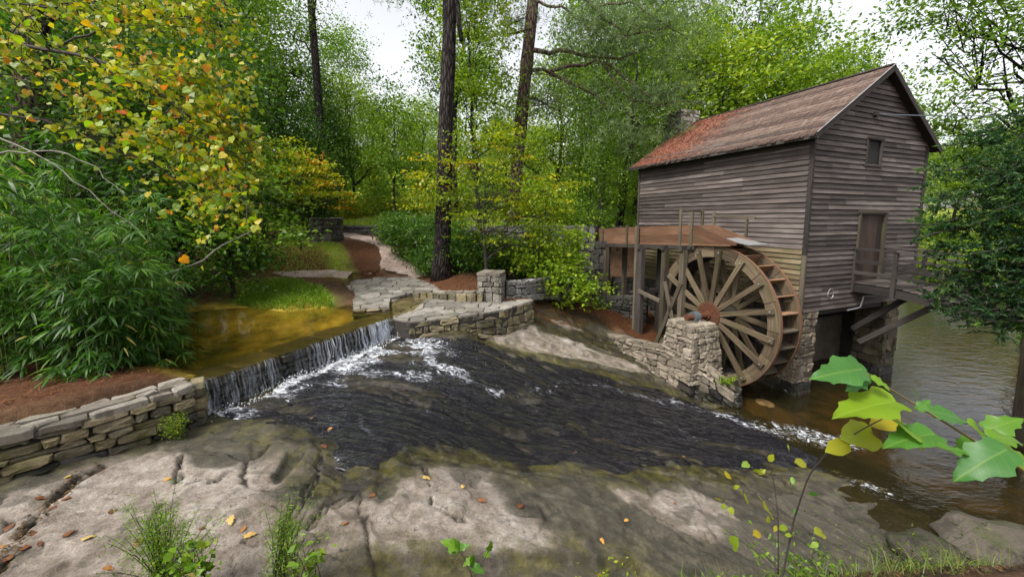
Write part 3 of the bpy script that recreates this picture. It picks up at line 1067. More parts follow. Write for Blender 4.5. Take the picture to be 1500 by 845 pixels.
def stone_shape(corners, depth, proud, inset, nrm, jit):
    """one rough stone from 4 world corners of its face; three rings and a front cap"""
    c = np.array(corners, float)
    n = len(c)
    mid = c.mean(0)
    # knock the corners off: two points for each corner, jittered
    ring = []
    for i in range(n):
        p, a, b = c[i], c[i - 1], c[(i + 1) % n]
        k = random.uniform(0.07, 0.22)
        k2 = random.uniform(0.07, 0.22)
        ring.append(p + (a - p) * k)
        ring.append(p + (b - p) * k2)
    ring = np.array(ring)
    ring += rng.normal(0, jit, ring.shape)
    m = len(ring)
    size = np.linalg.norm(c - mid, axis=1).mean()
    ins = min(inset / size, 0.3)
    front = mid + (ring - mid) * (1 - ins) + nrm * proud
    front += nrm * rng.normal(0, jit * 0.8, (m, 1))
    midr = ring + nrm * proud * 0.45
    back = ring - nrm * depth
    V = np.r_[back, midr, front, [front.mean(0) + nrm * jit * random.uniform(-0.5, 1.0)]]
    Fs = []
    for r in range(2):
        for i in range(m):
            j = (i + 1) % m
            Fs.append((r * m + i, r * m + j, (r + 1) * m + j, (r + 1) * m + i))
    for i in range(m):
        Fs.append((2 * m + i, 2 * m + (i + 1) % m, 3 * m))
    return V, Fs


def stone_obj(name, corners, mat, parent, nrm, depth=0.12, proud=0.03, inset=0.02, jit=0.006):
    V, Fs = stone_shape(corners, depth, proud, inset, np.asarray(nrm, float), jit)
    e1, e2 = V[2 * 8] - V[2 * 8 + 4] if len(V) > 20 else V[0] - V[1], nrm
    V = V - wloc(parent)
    me = bpy.data.meshes.new(name)
    # make sure faces look outwards
    p = V[:len(corners) * 2]
    nn = np.cross(p[2] - p[0], p[5 % len(p)] - p[0])
    if nn @ np.asarray(nrm) < 0:
        Fs = [tuple(reversed(f)) for f in Fs]
    me.from_pydata(V.tolist(), [], Fs)
    me.update()
    return link(name, me, mat, parent)


def resample(pts, n):
    P = np.array(pts, float)
    d = np.r_[0, np.cumsum(np.linalg.norm(np.diff(P, axis=0), axis=1))]
    q = np.linspace(0, d[-1], n)
    return np.stack([np.interp(q, d, P[:, k]) for k in range(P.shape[1])], 1), d[-1]


class WallMap:
    """face of a wall over a plan line: (s, z) -> point, with base and top heights along the line"""

    def __init__(self, line, base, top, batter=0.0, side=1):
        P = np.array([q[:2] for q in line], float)
        self.P = P
        self.d = np.r_[0, np.cumsum(np.linalg.norm(np.diff(P, axis=0), axis=1))]
        self.L = self.d[-1]
        self.b = np.broadcast_to(np.asarray(base, float), (len(P),))
        self.t = np.broadcast_to(np.asarray(top, float), (len(P),))
        self.bat, self.side = batter, side

    def plan(self, s):
        return np.array([np.interp(s, self.d, self.P[:, 0]), np.interp(s, self.d, self.P[:, 1])])

    def nrm(self, s):
        e = self.plan(min(s + 0.05, self.L)) - self.plan(max(s - 0.05, 0))
        e /= np.linalg.norm(e)
        return np.array([e[1], -e[0], 0]) * self.side

    def base(self, s): return float(np.interp(s, self.d, self.b))
    def top(self, s): return float(np.interp(s, self.d, self.t))

    def at(self, s, z, out=0.0):
        p = self.plan(s)
        n = self.nrm(s)
        q = np.array([p[0], p[1], z]) + n * out
        if self.bat:
            q = q - n * self.bat * (z - self.base(s))
        return q


def lay_stones(w, parent, mat, course, length, name='stone', gap=0.012, jit=0.006, proud=0.035, depth=0.14, vary=0.35, wob=0.02, skip=0.0, alt=None):
    """courses of rough stones between the base and top of a wall map, each one an object"""
    H = max(w.top(s) - w.base(s) for s in np.linspace(0, w.L, 20))
    n = max(1, int(round(H / course)))
    fr = np.cumsum(np.r_[0, [random.uniform(1 - vary, 1 + vary) for _ in range(n)]])
    fr /= fr[-1]
    ph = [random.random() * 6 for _ in range(n + 1)]
    out = []

    def zz(k, s):
        b, t = w.base(s), w.top(s)
        z = b + (t - b) * fr[k]
        if 0 < k < n:
            z += wob * math.sin(s * 3.1 + ph[k]) + wob * 0.6 * math.sin(s * 7.7 + ph[k] * 2)
        return z
    for k in range(n):
        s = -random.uniform(0, length * 0.6)
        while s < w.L - 0.02:
            hh = zz(k + 1, max(min(s, w.L), 0)) - zz(k, max(min(s, w.L), 0))
            ln = length * random.uniform(1 - vary * 1.4, 1 + vary * 1.4)
            s0, s1 = max(s, 0), min(s + ln, w.L)
            if w.L - s1 < length * 0.3: s1 = w.L
            s += (s1 - s) if s1 >= w.L else ln
            if s1 - s0 < 0.04 or hh < 0.03 or random.random() < skip:
                continue
            g = gap
            sk = random.uniform(-0.25, 0.25) * hh
            c = [w.at(s0 + g, zz(k, s0) + g), w.at(s1 - g, zz(k, s1) + g), w.at(s1 - g + 0.15 * sk, zz(k + 1, s1) - g), w.at(s0 + g + 0.15 * sk, zz(k + 1, s0) - g)]
            m = mat if alt is None else alt(0.5 * (s0 + s1), zz(k, 0.5 * (s0 + s1)), mat)
            out.append(stone_obj(name, c, m, parent, w.nrm(0.5 * (s0 + s1)), depth, proud * random.uniform(0.5, 1.5), 0.022, jit))
    return out


def core(w, parent, mat, thick, inset=0.02, name='core', low=0.0, n=24, drop=0.02):
    """solid body behind the stones"""
    m = MB()
    V = []
    for s in np.linspace(0, w.L, n):
        nn = w.nrm(s)
        for z, o in ((w.base(s) - low, 0), (w.top(s) - drop, 0), (w.top(s) - drop, 1), (w.base(s) - low, 1)):
            V.append(w.at(s, z) - nn * (inset + o * thick))
    Fs = []
    for i in range(n - 1):
        for k in range(4):
            a, b = 4 * i + k, 4 * i + (k + 1) % 4
            Fs.append((a, b, b + 4, a + 4))
    Fs += [(3, 2, 1, 0), tuple(4 * (n - 1) + k for k in range(4))]
    m.add(V, Fs)
    return m.build(name, mat, parent)


def cap_stones(w, parent, mat, width, length, thick=0.07, over=0.04, name='cap_stone', rows=1):
    """flat irregular slabs on top of a wall, each an object"""
    cuts = np.linspace(-over, width, rows + 1)
    for r in range(rows):
        s = -random.uniform(0, length * 0.5) if r else 0.0
        while s < w.L - 0.05:
            s1 = min(s + length * random.uniform(0.55, 1.6), w.L)
            if w.L - s1 < 0.15: s1 = w.L
            a0, a1 = max(s, 0.0), s1
            if a1 - a0 > 0.06:
                n0, n1 = w.nrm(a0), w.nrm(a1)
                g = 0.009
                th = thick * random.uniform(0.6, 1.3)
                j = [random.uniform(-0.03, 0.03) for _ in range(4)]
                tz = [random.uniform(-0.012, 0.012) for _ in range(4)]
                z0, z1 = w.top(a0) + th, w.top(a1) + th
                f0, f1 = w.at(a0, w.top(a0)) * [1, 1, 0], w.at(a1, w.top(a1)) * [1, 1, 0]
                e = (f1 - f0) / max(np.linalg.norm(f1 - f0), 1e-6)
                c = [f0 - n0 * (cuts[r] + j[0]) + UP * (z0 + tz[0]) + e * g, f1 - n1 * (cuts[r] + j[1]) + UP * (z1 + tz[1]) - e * g,
                     f1 - n1 * (cuts[r + 1] + j[2] - g) + UP * (z1 + tz[2]) - e * (g + j[3] * 0.5), f0 - n0 * (cuts[r + 1] + j[3] - g) + UP * (z0 + tz[3]) + e * (g + j[2] * 0.5)]
                stone_obj(name, c, mat, parent, (0, 0, 1), th + 0.03, 0.010, 0.02, 0.008)
            s = s1


# --- 1. dry stone wall at the left of the weir
wl = empty('stone_wall', (*wall_line[3], 2.0), 'low mossy dry stone wall beside the weir, below the bamboo', 'wall')
wz = np.array([2.58, 2.56, 2.54, 2.53, 2.53, 2.54, 2.55])
w1 = WallMap(wall_line, [rh(*q) - 0.1 for q in wall_line], wz, batter=0.10)
lay_stones(w1, wl, MWALL, 0.105, 0.29, gap=0.008, jit=0.010, proud=0.05, vary=0.4, wob=0.008, depth=0.2, alt=lambda s, z, m: MDKDRY if z < 2.08 and random.random() < 0.7 else m)
core(w1, wl, MCORE, 0.40, 0.03)
cap_stones(w1, wl, MCAP, 0.46, 0.46, 0.05, 0.04, rows=3)
# end return of the wall towards the pond
pend = np.array(wall_line[-1])
ret_line = [pend + np.array([0.02, 0.03]), pend + np.array([-0.26, 0.44])]
w1b = WallMap(ret_line, [1.95, 2.0], [2.55, 2.55], side=1)
lay_stones(w1b, wl, MWALL, 0.15, 0.3, gap=0.010, jit=0.010, proud=0.04)

# --- 2. weir: dark wet stone face under a crest slab
wr = empty('weir', (*(0.5 * (lip_near + lip_far))[:2], 2.0), 'dark wet stone weir across the stream with water spilling over', 'weir')
lip_line = [lip_near[:2] + dn * -0.25, lip_near[:2] * 0.75 + lip_far[:2] * 0.25, 0.5 * (lip_near + lip_far)[:2], lip_far[:2] * 0.75 + lip_near[:2] * 0.25, lip_far[:2] + dn * 0.15]
w2 = WallMap(lip_line, 1.9, LIP_Z - 0.03, side=1)
lay_stones(w2, wr, MDARK, 0.14, 0.32, gap=0.006, jit=0.012, proud=0.05, depth=0.1)
core(w2, wr, MDARK, 0.35, 0.02, low=0.2)
MCREST = mat_stone('wet_crest', [(0.2, (0.03, 0.026, 0.012)), (0.5, (0.075, 0.062, 0.028)), (0.85, (0.13, 0.105, 0.05))], moss=0.5, mosscol=(0.035, 0.036, 0.01), wet=1.1)
s = 0
while s < w2.L - 0.1:                            # broad crest slabs under a film of water
    s1 = min(s + random.uniform(0.7, 1.2), w2.L)
    n0 = w2.nrm(s)
    f0, f1 = w2.at(s, 0) * [1, 1, 0], w2.at(s1, 0) * [1, 1, 0]
    zt = LIP_Z - 0.012
    c = [f0 + n0 * 0.05 + UP * zt, f1 + n0 * 0.05 + UP * zt, f1 - n0 * 0.55 + UP * (zt + 0.0), f0 - n0 * 0.55 + UP * (zt + 0.0)]
    stone_obj('crest_slab', c, MCREST, wr, (0, 0, 1), 0.1, 0.012, 0.03, 0.006)
    s = s1

# the falling water: separate threads and thin veils, some bouncing off the stones
def make_fall_mat():
    t = NT('falling_water')
    uv = t.n('UVMap').outputs[0]
    nz = t.noise(t.mapping(uv, (3.0, 60, 1)), 1.0, 5, 0.7, 0.3)
    a = t.math('MULTIPLY', t.smooth(nz, 0.42, 0.62), t.attr('dens'))
    tr = t.n('BsdfTransparent', {'Color': (0.95, 0.96, 0.98)})
    wh = t.n('BsdfPrincipled', {'Base Color': (0.72, 0.76, 0.84), 'Roughness': 0.25, 'Specular IOR Level': 0.6})
    mx = t.n('MixShader', {0: a})
    t.set(mx.inputs[1], tr)
    t.set(mx.inputs[2], wh)
    return t.done(mx)


MFALL = make_fall_mat()
V, Fq, UV, DN = [], [], [], []
Lw = w2.L
strands = []
s = 0.18
while s < Lw - 0.02:
    far = s / Lw
    dens = 0.6 + 0.8 * float(sstep(0.62, 0.95, far)) + (1.5 * float(fbm(np.array([s * 1.9]), np.array([0.3]), 3, 17)[0])) * (1.15 - far)
    dens = max(dens, 0.05)
    for _ in range(1):
        strands.append((s + random.uniform(-0.02, 0.02), random.uniform(0.012, 0.05) * (1.0 + 1.3 * (far > 0.78)), random.uniform(0.5, 1.2) * dens))
    s += random.uniform(0.012, 0.055) * (0.75 if far > 0.7 else 1.0)
for s, wd, de in strands:
    throw = random.uniform(0.08, 0.20)
    zb = 1.98
    n0 = w2.nrm(s)
    start = random.random() < 0.25
    K = 9
    k0 = len(V)
    sway = random.uniform(-0.02, 0.02)
    for i in range(K):
        t_ = i / (K - 1)
        z = LIP_Z + 0.006 - (LIP_Z - zb) * t_ ** 1.25
        out = 0.045 + throw * math.sqrt(max(t_, 0)) * 0.75 + (0.03 * math.sin(9 * t_ + s * 11) * t_)
        wv = wd * (0.9 + 0.9 * t_ + 0.3 * math.sin(7 * t_ + s * 31))
        c = w2.at(min(max(s + sway * t_, 0), Lw), z) + n0 * out
        ed = np.array([-n0[1], n0[0], 0])
        V += [c - ed * wv / 2, c + n0 * wv * 0.25, c + ed * wv / 2]
        UV += [(t_ * 0.6 + s, s), (t_ * 0.6 + s, s + wv / 2), (t_ * 0.6 + s, s + wv)]
        e = de * (0.5 if i == 0 else 1.0)
        DN += [e * 0.3, e, e * 0.3]
        if i:
            b = k0 + 3 * i
            Fq += [(b - 3, b - 2, b + 1, b), (b - 2, b - 1, b + 2, b + 1)]
fm = np_mesh('waterfall', np.array(V), np.array(Fq), {'dens': np.array(DN)}, smooth=True, uv=np.array(UV))
tag(link('waterfall', fm, MFALL), kind='structure')
# splash: clouds of small drops and foam lumps along the foot of the fall
ico = []
sv, sf = [], []
for _ in range(900):
    s = Lw * random.random() ** 0.8
    n0 = w2.nrm(s)
    p = w2.at(s, 0) * [1, 1, 0] + n0 * random.uniform(0.1, 0.42)
    z = float(water_height(np.array([p[0]]), np.array([p[1]]))[0]) + abs(random.gauss(0, 0.045))
    r = random.uniform(0.004, 0.013)
    b = len(sv)
    for q in ((1, 0, 0), (-1, 0, 0), (0, 1, 0), (0, -1, 0), (0, 0, 1.3), (0, 0, -1)):
        sv.append(p + UP * z + r * np.array(q) * random.uniform(0.6, 1.3))
    sf += [(b, b + 2, b + 4), (b + 2, b + 1, b + 4), (b + 1, b + 3, b + 4), (b + 3, b, b + 4), (b + 2, b, b + 5), (b + 1, b + 2, b + 5), (b + 3, b + 1, b + 5), (b, b + 3, b + 5)]
MFOAM = mat_plain('spray', (0.8, 0.83, 0.88), 0.4, var=0.1)
tag(link('spray', np_mesh('spray', np.array(sv), np.array(sf), smooth=True), MFOAM), 'white droplets thrown up at the foot of the weir', 'spray', kind='stuff')

# --- 3. flagstone landing at the far end of the weir
def voronoi_cells(poly, spacing, jit=0.38):
    P = np.array([q[:2] for q in poly], float)
    lo, hi = P.min(0) - spacing, P.max(0) + spacing
    seeds = []
    row = 0
    y = lo[1]
    while y < hi[1]:
        x = lo[0] + (spacing / 2 if row % 2 else 0)
        while x < hi[0]:
            seeds.append((x + random.uniform(-jit, jit) * spacing, y + random.uniform(-jit, jit) * spacing))
            x += spacing
        y += spacing * 0.8
        row += 1
    S = np.array(seeds)
    out = []
    for i, c in enumerate(S):
        cell = [np.array(q) for q in P]
        # clip the outline polygon by the bisectors (outline is near-convex)
        d = np.linalg.norm(S - c, axis=1)
        for j in np.argsort(d)[1:18]:
            nrm = S[j] - c
            m = 0.5 * (S[j] + c)
            new = []
            for a, b in zip(cell, cell[1:] + cell[:1]):
                da, db = (a - m) @ nrm, (b - m) @ nrm
                if da <= 0: new.append(a)
                if da * db < 0: new.append(a + (b - a) * da / (da - db))
            cell = new
            if len(cell) < 3: break
        if len(cell) >= 3:
            cell = np.array(cell)
            ar = 0.5 * abs(np.sum(cell[:, 0] * np.roll(cell[:, 1], -1) - cell[:, 1] * np.roll(cell[:, 0], -1)))
            if ar > 0.02 * spacing * spacing + 0.004:
                out.append(cell)
    return out


def flag_obj(cell, zf, parent, mat, thick=0.06, name='flagstone'):
    c = cell.mean(0)
    r = np.linalg.norm(cell - c, axis=1).mean()
    g = 1 - 0.022 / r
    dz = random.uniform(-0.008, 0.014)
    n = len(cell)
    bot = [(*(c + (q - c) * g), zf(*q) - thick) for q in cell]
    mid = [(*(c + (q - c) * g), zf(*q) + dz - 0.012) for q in cell]
    top = [(*(c + (q - c) * (g - 0.02 / r)), zf(*q) + dz + random.uniform(-0.004, 0.004)) for q in cell]
    V = np.array(bot + mid + top) - wloc(parent)
    a = 0.5 * np.sum(cell[:, 0] * np.roll(cell[:, 1], -1) - cell[:, 1] * np.roll(cell[:, 0], -1))
    Fs = []
    for k in range(2):
        for i in range(n):
            j = (i + 1) % n
            Fs.append((k * n + i, k * n + j, (k + 1) * n + j, (k + 1) * n + i))
    Fs.append(tuple(2 * n + i for i in range(n)))
    if a < 0: Fs = [tuple(reversed(f)) for f in Fs]
    me = bpy.data.meshes.new(name)
    me.from_pydata(V.tolist(), [], Fs)
    me.update()
    return link(name, me, mat, parent)


def slab_under(poly, z0, z1, mat, parent, name):
    P = np.array([q[:2] for q in poly], float)
    n = len(P)
    m = MB()
    V = [(*p, z0) for p in P] + [(*p, z1) for p in P]
    Fs = [(i, (i + 1) % n, n + (i + 1) % n, n + i) for i in range(n)] + [tuple(n + i for i in range(n)), tuple(range(n - 1, -1, -1))]
    m.add(V, Fs)
    return m.build(name, mat, parent)


land_poly = [Zp(px, py, 2.5)[:2] for px, py in terrace_px]
land_left = [Zp(571, 436, 2.5)[:2], Zp(574, 467, 2.5)[:2]]
ld = empty('stone_landing', (*np.mean(land_poly, 0), 2.0), 'flagstone landing with a rough stone edge beside the waterfall', 'landing')
slab_under(land_poly, 1.6, 2.455, MMORT, ld, 'mortar_bed')
for c in voronoi_cells(land_poly, 0.50):
    flag_obj(c, lambda x, y: 2.5, ld, MFLAG)
w3 = WallMap(front_line, [rh(*q) - 0.15 for q in front_line], 2.475, batter=0.08)
lay_stones(w3, ld, MWALL, 0.20, 0.34, name='edge_stone', gap=0.010, jit=0.012, proud=0.05, vary=0.45, alt=lambda s, z, m: MDARK if s < 0.7 or (z < 2.0 and s < 1.6) else m)
core(w3, ld, MCORE, 0.3, 0.02)
lay_stones(WallMap(land_left, 1.9, 2.475), ld, MDARK, 0.17, 0.32, name='edge_stone', gap=0.008, jit=0.012, proud=0.05)

# upper paving that climbs from the weir to the path
up_px = [(517, 452), (515, 430), (500, 420), (515, 410), (560, 404), (605, 406), (640, 417), (655, 431), (610, 428), (571, 436), (571, 450)]
up_z = [2.60, 2.62, 2.63, 2.68, 2.72, 2.72, 2.66, 2.62, 2.62, 2.60, 2.60]
up_poly = paving_plan
upt = TPS([(*p, z) for p, z in zip(up_poly, up_z)], 0.1)
zfu = lambda x, y: float(upt(np.array([x]), np.array([y]))[0])
pv = empty('flagstone_paving', (*np.mean(up_poly, 0), 2.4), 'pale irregular flagstone paving that leads from the weir up to the path', 'paving')
slab_under(up_poly, 2.0, 2.555, MMORT, pv, 'mortar_bed')
for c in voronoi_cells(up_poly, 0.52):
    flag_obj(c, zfu, pv, MFLAG, 0.12)
stepw = WallMap([Zp(px, py, 2.6)[:2] for px, py in ((515, 453), (545, 452), (572, 450))], 2.40, 2.585)
lay_stones(stepw, pv, MWALL, 0.1, 0.4, name='edge_stone', jit=0.008)

# low edging wall below the pine
gl_ = [Zp(px, py, 2.52)[:2] for px, py in ((604, 434), (640, 437), (675, 440), (708, 441))]
gw = empty('edging_wall', (*gl_[1], 2.5), 'low curved edging wall of square stones below the pine trunk', 'wall')
w4 = WallMap(gl_, 2.46, [2.66, 2.70, 2.74, 2.78])
lay_stones(w4, gw, MWALL, 0.27, 0.30, gap=0.012, jit=0.009, vary=0.25)
core(w4, gw, MCORE, 0.3, 0.02)
cap_stones(w4, gw, MCAP, 0.22, 0.45, 0.035, 0.02)


# square pillar at the end of the edging wall
def pillar(name, c, half, ang, z0, z1, label, mat, capmat, course, length, batter=0.0, capz=0.08, cat='pillar'):
    e = empty(name, (*c, z0), label, cat)
    u = np.array([math.cos(ang), math.sin(ang)])
    v = np.array([-u[1], u[0]])
    cs = [c + u * half[0] * i + v * half[1] * j for i, j in ((-1, -1), (1, -1), (1, 1), (-1, 1))]
    for i in range(4):
        w = WallMap([cs[i], cs[(i + 1) % 4]], z0, z1, batter=batter, side=1)
        lay_stones(w, e, mat, course, length, gap=0.009, jit=0.008, proud=0.03, vary=0.4)
    sl = slab_under([c + (q - c) * 0.93 for q in cs], z0 - 0.1, z1 - 0.01, MMORT, e, 'core')
    if capz:
        cc = [c + (q - c) * 1.12 for q in cs]
        for k in range(2):
            a0, a1 = cc[0] + (cc[1] - cc[0]) * k / 2, cc[0] + (cc[1] - cc[0]) * (k + 1) / 2
            b0, b1 = cc[3] + (cc[2] - cc[3]) * k / 2, cc[3] + (cc[2] - cc[3]) * (k + 1) / 2
            q = [np.array([*p, z1 + capz]) for p in (a0, a1, b1, b0)]
            stone_obj('cap_stone', q, capmat, e, (0, 0, 1), capz, 0.015, 0.03, 0.008)
    return e


pc = Zp(720, 441, 2.5)[:2] + np.array([0.0, 0.32])
MPIL = mat_stone('pillar_stone', [(0.15, (0.11, 0.10, 0.085)), (0.5, (0.20, 0.185, 0.16)), (0.85, (0.32, 0.295, 0.26))], moss=0.3, mosscol=(0.12, 0.11, 0.05))
pillar('stone_pillar', pc, (0.34, 0.34), -0.25, 2.45, 3.27, 'square rough stone pillar with flat cap at the edge of the landing', MPIL, MCAP, 0.22, 0.24)
sw_line = [Zp(742, 438, 2.5)[:2], Zp(770, 438, 2.45)[:2] + np.array([0, 0.2]), Zp(800, 432, 2.3)[:2] + np.array([0, 0.2]), Zp(835, 430, 2.2)[:2]]
swl = empty('garden_wall', (*sw_line[1], 2.4), 'grey irregular stone wall between the pillar and the leafy bush', 'wall')
w5 = WallMap(sw_line, [2.4, 2.3, 2.1, 1.9], [3.06, 3.02, 2.9, 2.8], side=1)
MGW = mat_stone('garden_wall_stone', [(0.15, (0.13, 0.125, 0.12)), (0.5, (0.22, 0.21, 0.20)), (0.85, (0.33, 0.315, 0.30))], moss=0.2)
lay_stones(w5, swl, MGW, 0.23, 0.36, gap=0.012, jit=0.014, proud=0.03, vary=0.5)
core(w5, swl, MMORT, 0.35, 0.015)

# --- 4. canal wall behind (retaining wall of the head race)
can_line = [np.array([-10.6, 23.3]), np.array([-6.0, 21.2]), np.array([-1.0, 18.6]), np.array([2.2, 17.1]), np.array([3.55, 16.35])]
cw = empty('canal_wall', (-1, 18.6, 2.2), 'long dark block wall of the head race behind the shrubs and dogwood', 'wall')
w6 = WallMap(can_line, [3.75, 3.4, 2.0, 1.5, 1.2], [4.50, 4.52, 4.58, 4.6, 4.6])
lay_stones(w6, cw, MBLOCK, 0.34, 0.62, name='block', gap=0.014, jit=0.010, proud=0.03, vary=0.3, depth=0.2)
core(w6, cw, MCORE, 0.5, 0.02, low=0.4)
cap_stones(w6, cw, MBLOCK, 0.5, 0.9, 0.06, 0.03)
# abutment where the flume leaves the canal
ab = empty('flume_abutment', (4.0, 16.6, 1.4), 'dark block abutment under the upper end of the flume', 'abutment')
c0, c1, c2, c3 = np.array([3.45, 16.15]), np.array([4.12, 16.05]), np.array([4.4, 17.2]), np.array([3.7, 17.4])
for l_ in ([c0, c1], [c1, c2]):
    wq = WallMap(l_, 1.1, 4.05)
    lay_stones(wq, ab, MDKDRY, 0.28, 0.42, name='block', gap=0.012, jit=0.010, proud=0.025)
slab_under([c0 + [.03, .03], c1 + [-.03, .03], c2 + [-.04, 0], c3], 0.9, 4.03, MCORE, ab, 'core')
lw = empty('low_block_wall', (4.8, 16.6, 1.3), 'low block wall under the gap beside the flume abutment', 'wall')
wq = WallMap([np.array([4.42, 16.6]), np.array([5.5, 16.5])], 1.0, 2.45)
lay_stones(wq, lw, MBLOCK, 0.26, 0.4, name='block', gap=0.012)
core(wq, lw, MCORE, 0.25, 0.02)
# dark rubble wall on the straw slope
dl = [Zp(862, 442, 1.55)[:2], Zp(885, 452, 1.35)[:2], Zp(912, 459, 1.2)[:2], Zp(948, 466, 1.1)[:2]]
dw = empty('rubble_wall', (*dl[1], 1.2), 'low blackish rubble wall above the red pine straw', 'wall')
w7 = WallMap(dl, [1.35, 1.1, 0.9, 0.8], [1.62, 1.78, 1.85, 1.85])
lay_stones(w7, dw, MDKDRY, 0.15, 0.34, gap=0.01, jit=0.014, proud=0.05)
core(w7, dw, MCORE, 0.4, 0.03, low=0.3)
cap_stones(w7, dw, MDKDRY, 0.4, 0.5, 0.05, 0.03)

# second low wall up on the lawn, and the dark masonry block by the path
l2 = [np.array(q) for q in ((-11.5, 28.5), (-8.0, 28.2), (-3.5, 27.2), (1.0, 25.5))]
w8e = empty('lawn_wall', (-6, 28, 4.2), 'pale low stone wall across the yellow green lawn', 'wall')
w8 = WallMap(l2, [gh(*q) - 0.1 for q in l2], [4.98, 4.98, 4.95, 4.95])
lay_stones(w8, w8e, MPIL, 0.2, 0.6, gap=0.012, jit=0.012)
core(w8, w8e, MMORT, 0.3, 0.02)
bp = Zp(474, 352, 3.95)[:2]
pillar('masonry_block', bp + np.array([0, 0.4]), (0.62, 0.5), 0.15, 3.7, 4.95, 'dark squat masonry block standing left of the path', MDKDRY, MDKDRY, 0.25, 0.4, capz=0.06, cat='masonry')

# --- 5. wheel pit wall, wheel pier
pw = empty('wheel_pit_wall', tuple(M(3, -2.4, 0.0)), 'low rubble wall between the stream and the wheel, stepping down to the pond', 'wall')
pit_line = [M(5.2, -3.05, 0)[:2], M(4.4, -3.15, 0)[:2], M(3.5, -3.22, 0)[:2], M(2.5, -3.22, 0)[:2], M(1.9, -3.08, 0)[:2], M(1.2, -2.9, 0)[:2], M(0.6, -2.6, 0)[:2], M(0.12, -2.15, 0)[:2]]
pit_top = [0.78, 0.86, 0.95, 1.06, 1.14, 1.10, 0.88, 0.48]
w9 = WallMap(pit_line, [min(rh(*q), 0.6) - 0.3 for q in pit_line[:-1]] + [-0.5], pit_top, batter=0.06)
lay_stones(w9, pw, MPIER, 0.185, 0.30, gap=0.010, jit=0.012, proud=0.04, vary=0.45, alt=lambda s, z, m: MDARK if z < 0.18 + 0.12 * math.sin(s * 3) else m)
core(w9, pw, MCORE, 0.4, 0.03)
cap_stones(w9, pw, MPIER, 0.44, 0.36, 0.05, 0.02, rows=2)
w9b = WallMap([M(0.12, -2.15, 0)[:2], M(0.15, -1.85, 0)[:2], M(0.5, -1.72, 0)[:2]], -0.5, [0.48, 0.5, 0.6])
lay_stones(w9b, pw, MDARK, 0.16, 0.3, jit=0.016, proud=0.06)

pr = empty('wheel_pier', tuple(M(1.35, -2.2, 0.2)), 'battered rubble stone pier that carries the wheel axle', 'pier')
cs = [M(2.08, -2.98, 0)[:2], M(0.82, -2.98, 0)[:2], M(0.82, -1.74, 0)[:2], M(2.08, -1.74, 0)[:2]]
PT = 2.0
for i in range(4):
    w = WallMap([cs[i], cs[(i + 1) % 4]], 0.45, PT, batter=0.115)
    # taper the face so that battered faces meet at the corners
    wa = w.at

    def at2(s, z, out=0.0, w=w, wa=wa):
        k = 0.115 * (z - 0.45)
        s2 = w.L / 2 + (s - w.L / 2) * max(0.1, (w.L - 2 * k) / w.L)
        return wa(s2, z, out)
    w.at = at2
    lay_stones(w, pr, MPIER, 0.155, 0.25, gap=0.009, jit=0.010, proud=0.035, vary=0.4)
ctr = np.mean(cs, 0)
m = MB()
k = 0.115 * (PT - 0.45)
lo = [ctr + (q - ctr) * 0.95 for q in cs]
sh = lambda q, amt: q - A[:2] * np.sign((q - ctr) @ A[:2]) * amt - B[:2] * np.sign((q - ctr) @ B[:2]) * amt
hi = [sh(q, k + 0.03) for q in cs]
V = [(*q, 0.2) for q in lo] + [(*q, PT - 0.02) for q in hi]
m.add(V, [(i, (i + 1) % 4, 4 + (i + 1) % 4, 4 + i) for i in range(4)] + [(4, 5, 6, 7), (3, 2, 1, 0)])
m.build('core', MMORT, pr)
top = [sh(q, k - 0.02) for q in cs]
for i in range(3):
    for j in range(2):
        f = lambda u, v: (1 - v) * ((1 - u) * top[0] + u * top[1]) + v * ((1 - u) * top[3] + u * top[2])
        q = [np.array([*f(a, b), PT + 0.03]) for a, b in ((i / 3, j / 2), ((i + 1) / 3 - 0.02, j / 2), ((i + 1) / 3 - 0.02, (j + 1) / 2 - 0.02), (i / 3, (j + 1) / 2 - 0.02))]
        stone_obj('cap_stone', q, MPIER, pr, (0, 0, 1), 0.05, 0.01, 0.02, 0.006)

# ================================================================== the mill house
WOODG = [(0.2, (0.022, 0.017, 0.015)), (0.42, (0.058, 0.046, 0.041)), (0.6, (0.10, 0.081, 0.073)), (0.85, (0.22, 0.187, 0.172))]
MSIDE = mat_wood('weathered_clapboard', WOODG, moss=0.0)
MSIDE2 = mat_wood('mossy_clapboard', [(0.2, (0.045, 0.035, 0.018)), (0.45, (0.12, 0.09, 0.05)), (0.65, (0.20, 0.155, 0.09)), (0.9, (0.30, 0.25, 0.17))], moss=0.5)
MTRIM = mat_wood('dark_trim', [(0.2, (0.015, 0.0125, 0.0115)), (0.5, (0.038, 0.032, 0.028)), (0.85, (0.085, 0.072, 0.064))])
MSHING = mat_wood('cedar_shingle', [(0.2, (0.035, 0.022, 0.018)), (0.45, (0.085, 0.055, 0.043)), (0.65, (0.15, 0.105, 0.083)), (0.9, (0.26, 0.20, 0.165))])
MDOOR = mat_wood('door_boards', [(0.2, (0.012, 0.008, 0.006)), (0.5, (0.035, 0.023, 0.017)), (0.85, (0.075, 0.05, 0.038))])
MBEAM = mat_wood('weathered_beam', [(0.2, (0.03, 0.023, 0.016)), (0.45, (0.066, 0.052, 0.037)), (0.65, (0.12, 0.097, 0.07)), (0.9, (0.21, 0.175, 0.13))], moss=0.2)
MFLUME = mat_wood('flume_plank', [(0.2, (0.05, 0.022, 0.012)), (0.45, (0.11, 0.055, 0.032)), (0.65, (0.18, 0.095, 0.058)), (0.9, (0.27, 0.165, 0.11))], moss=0.12)
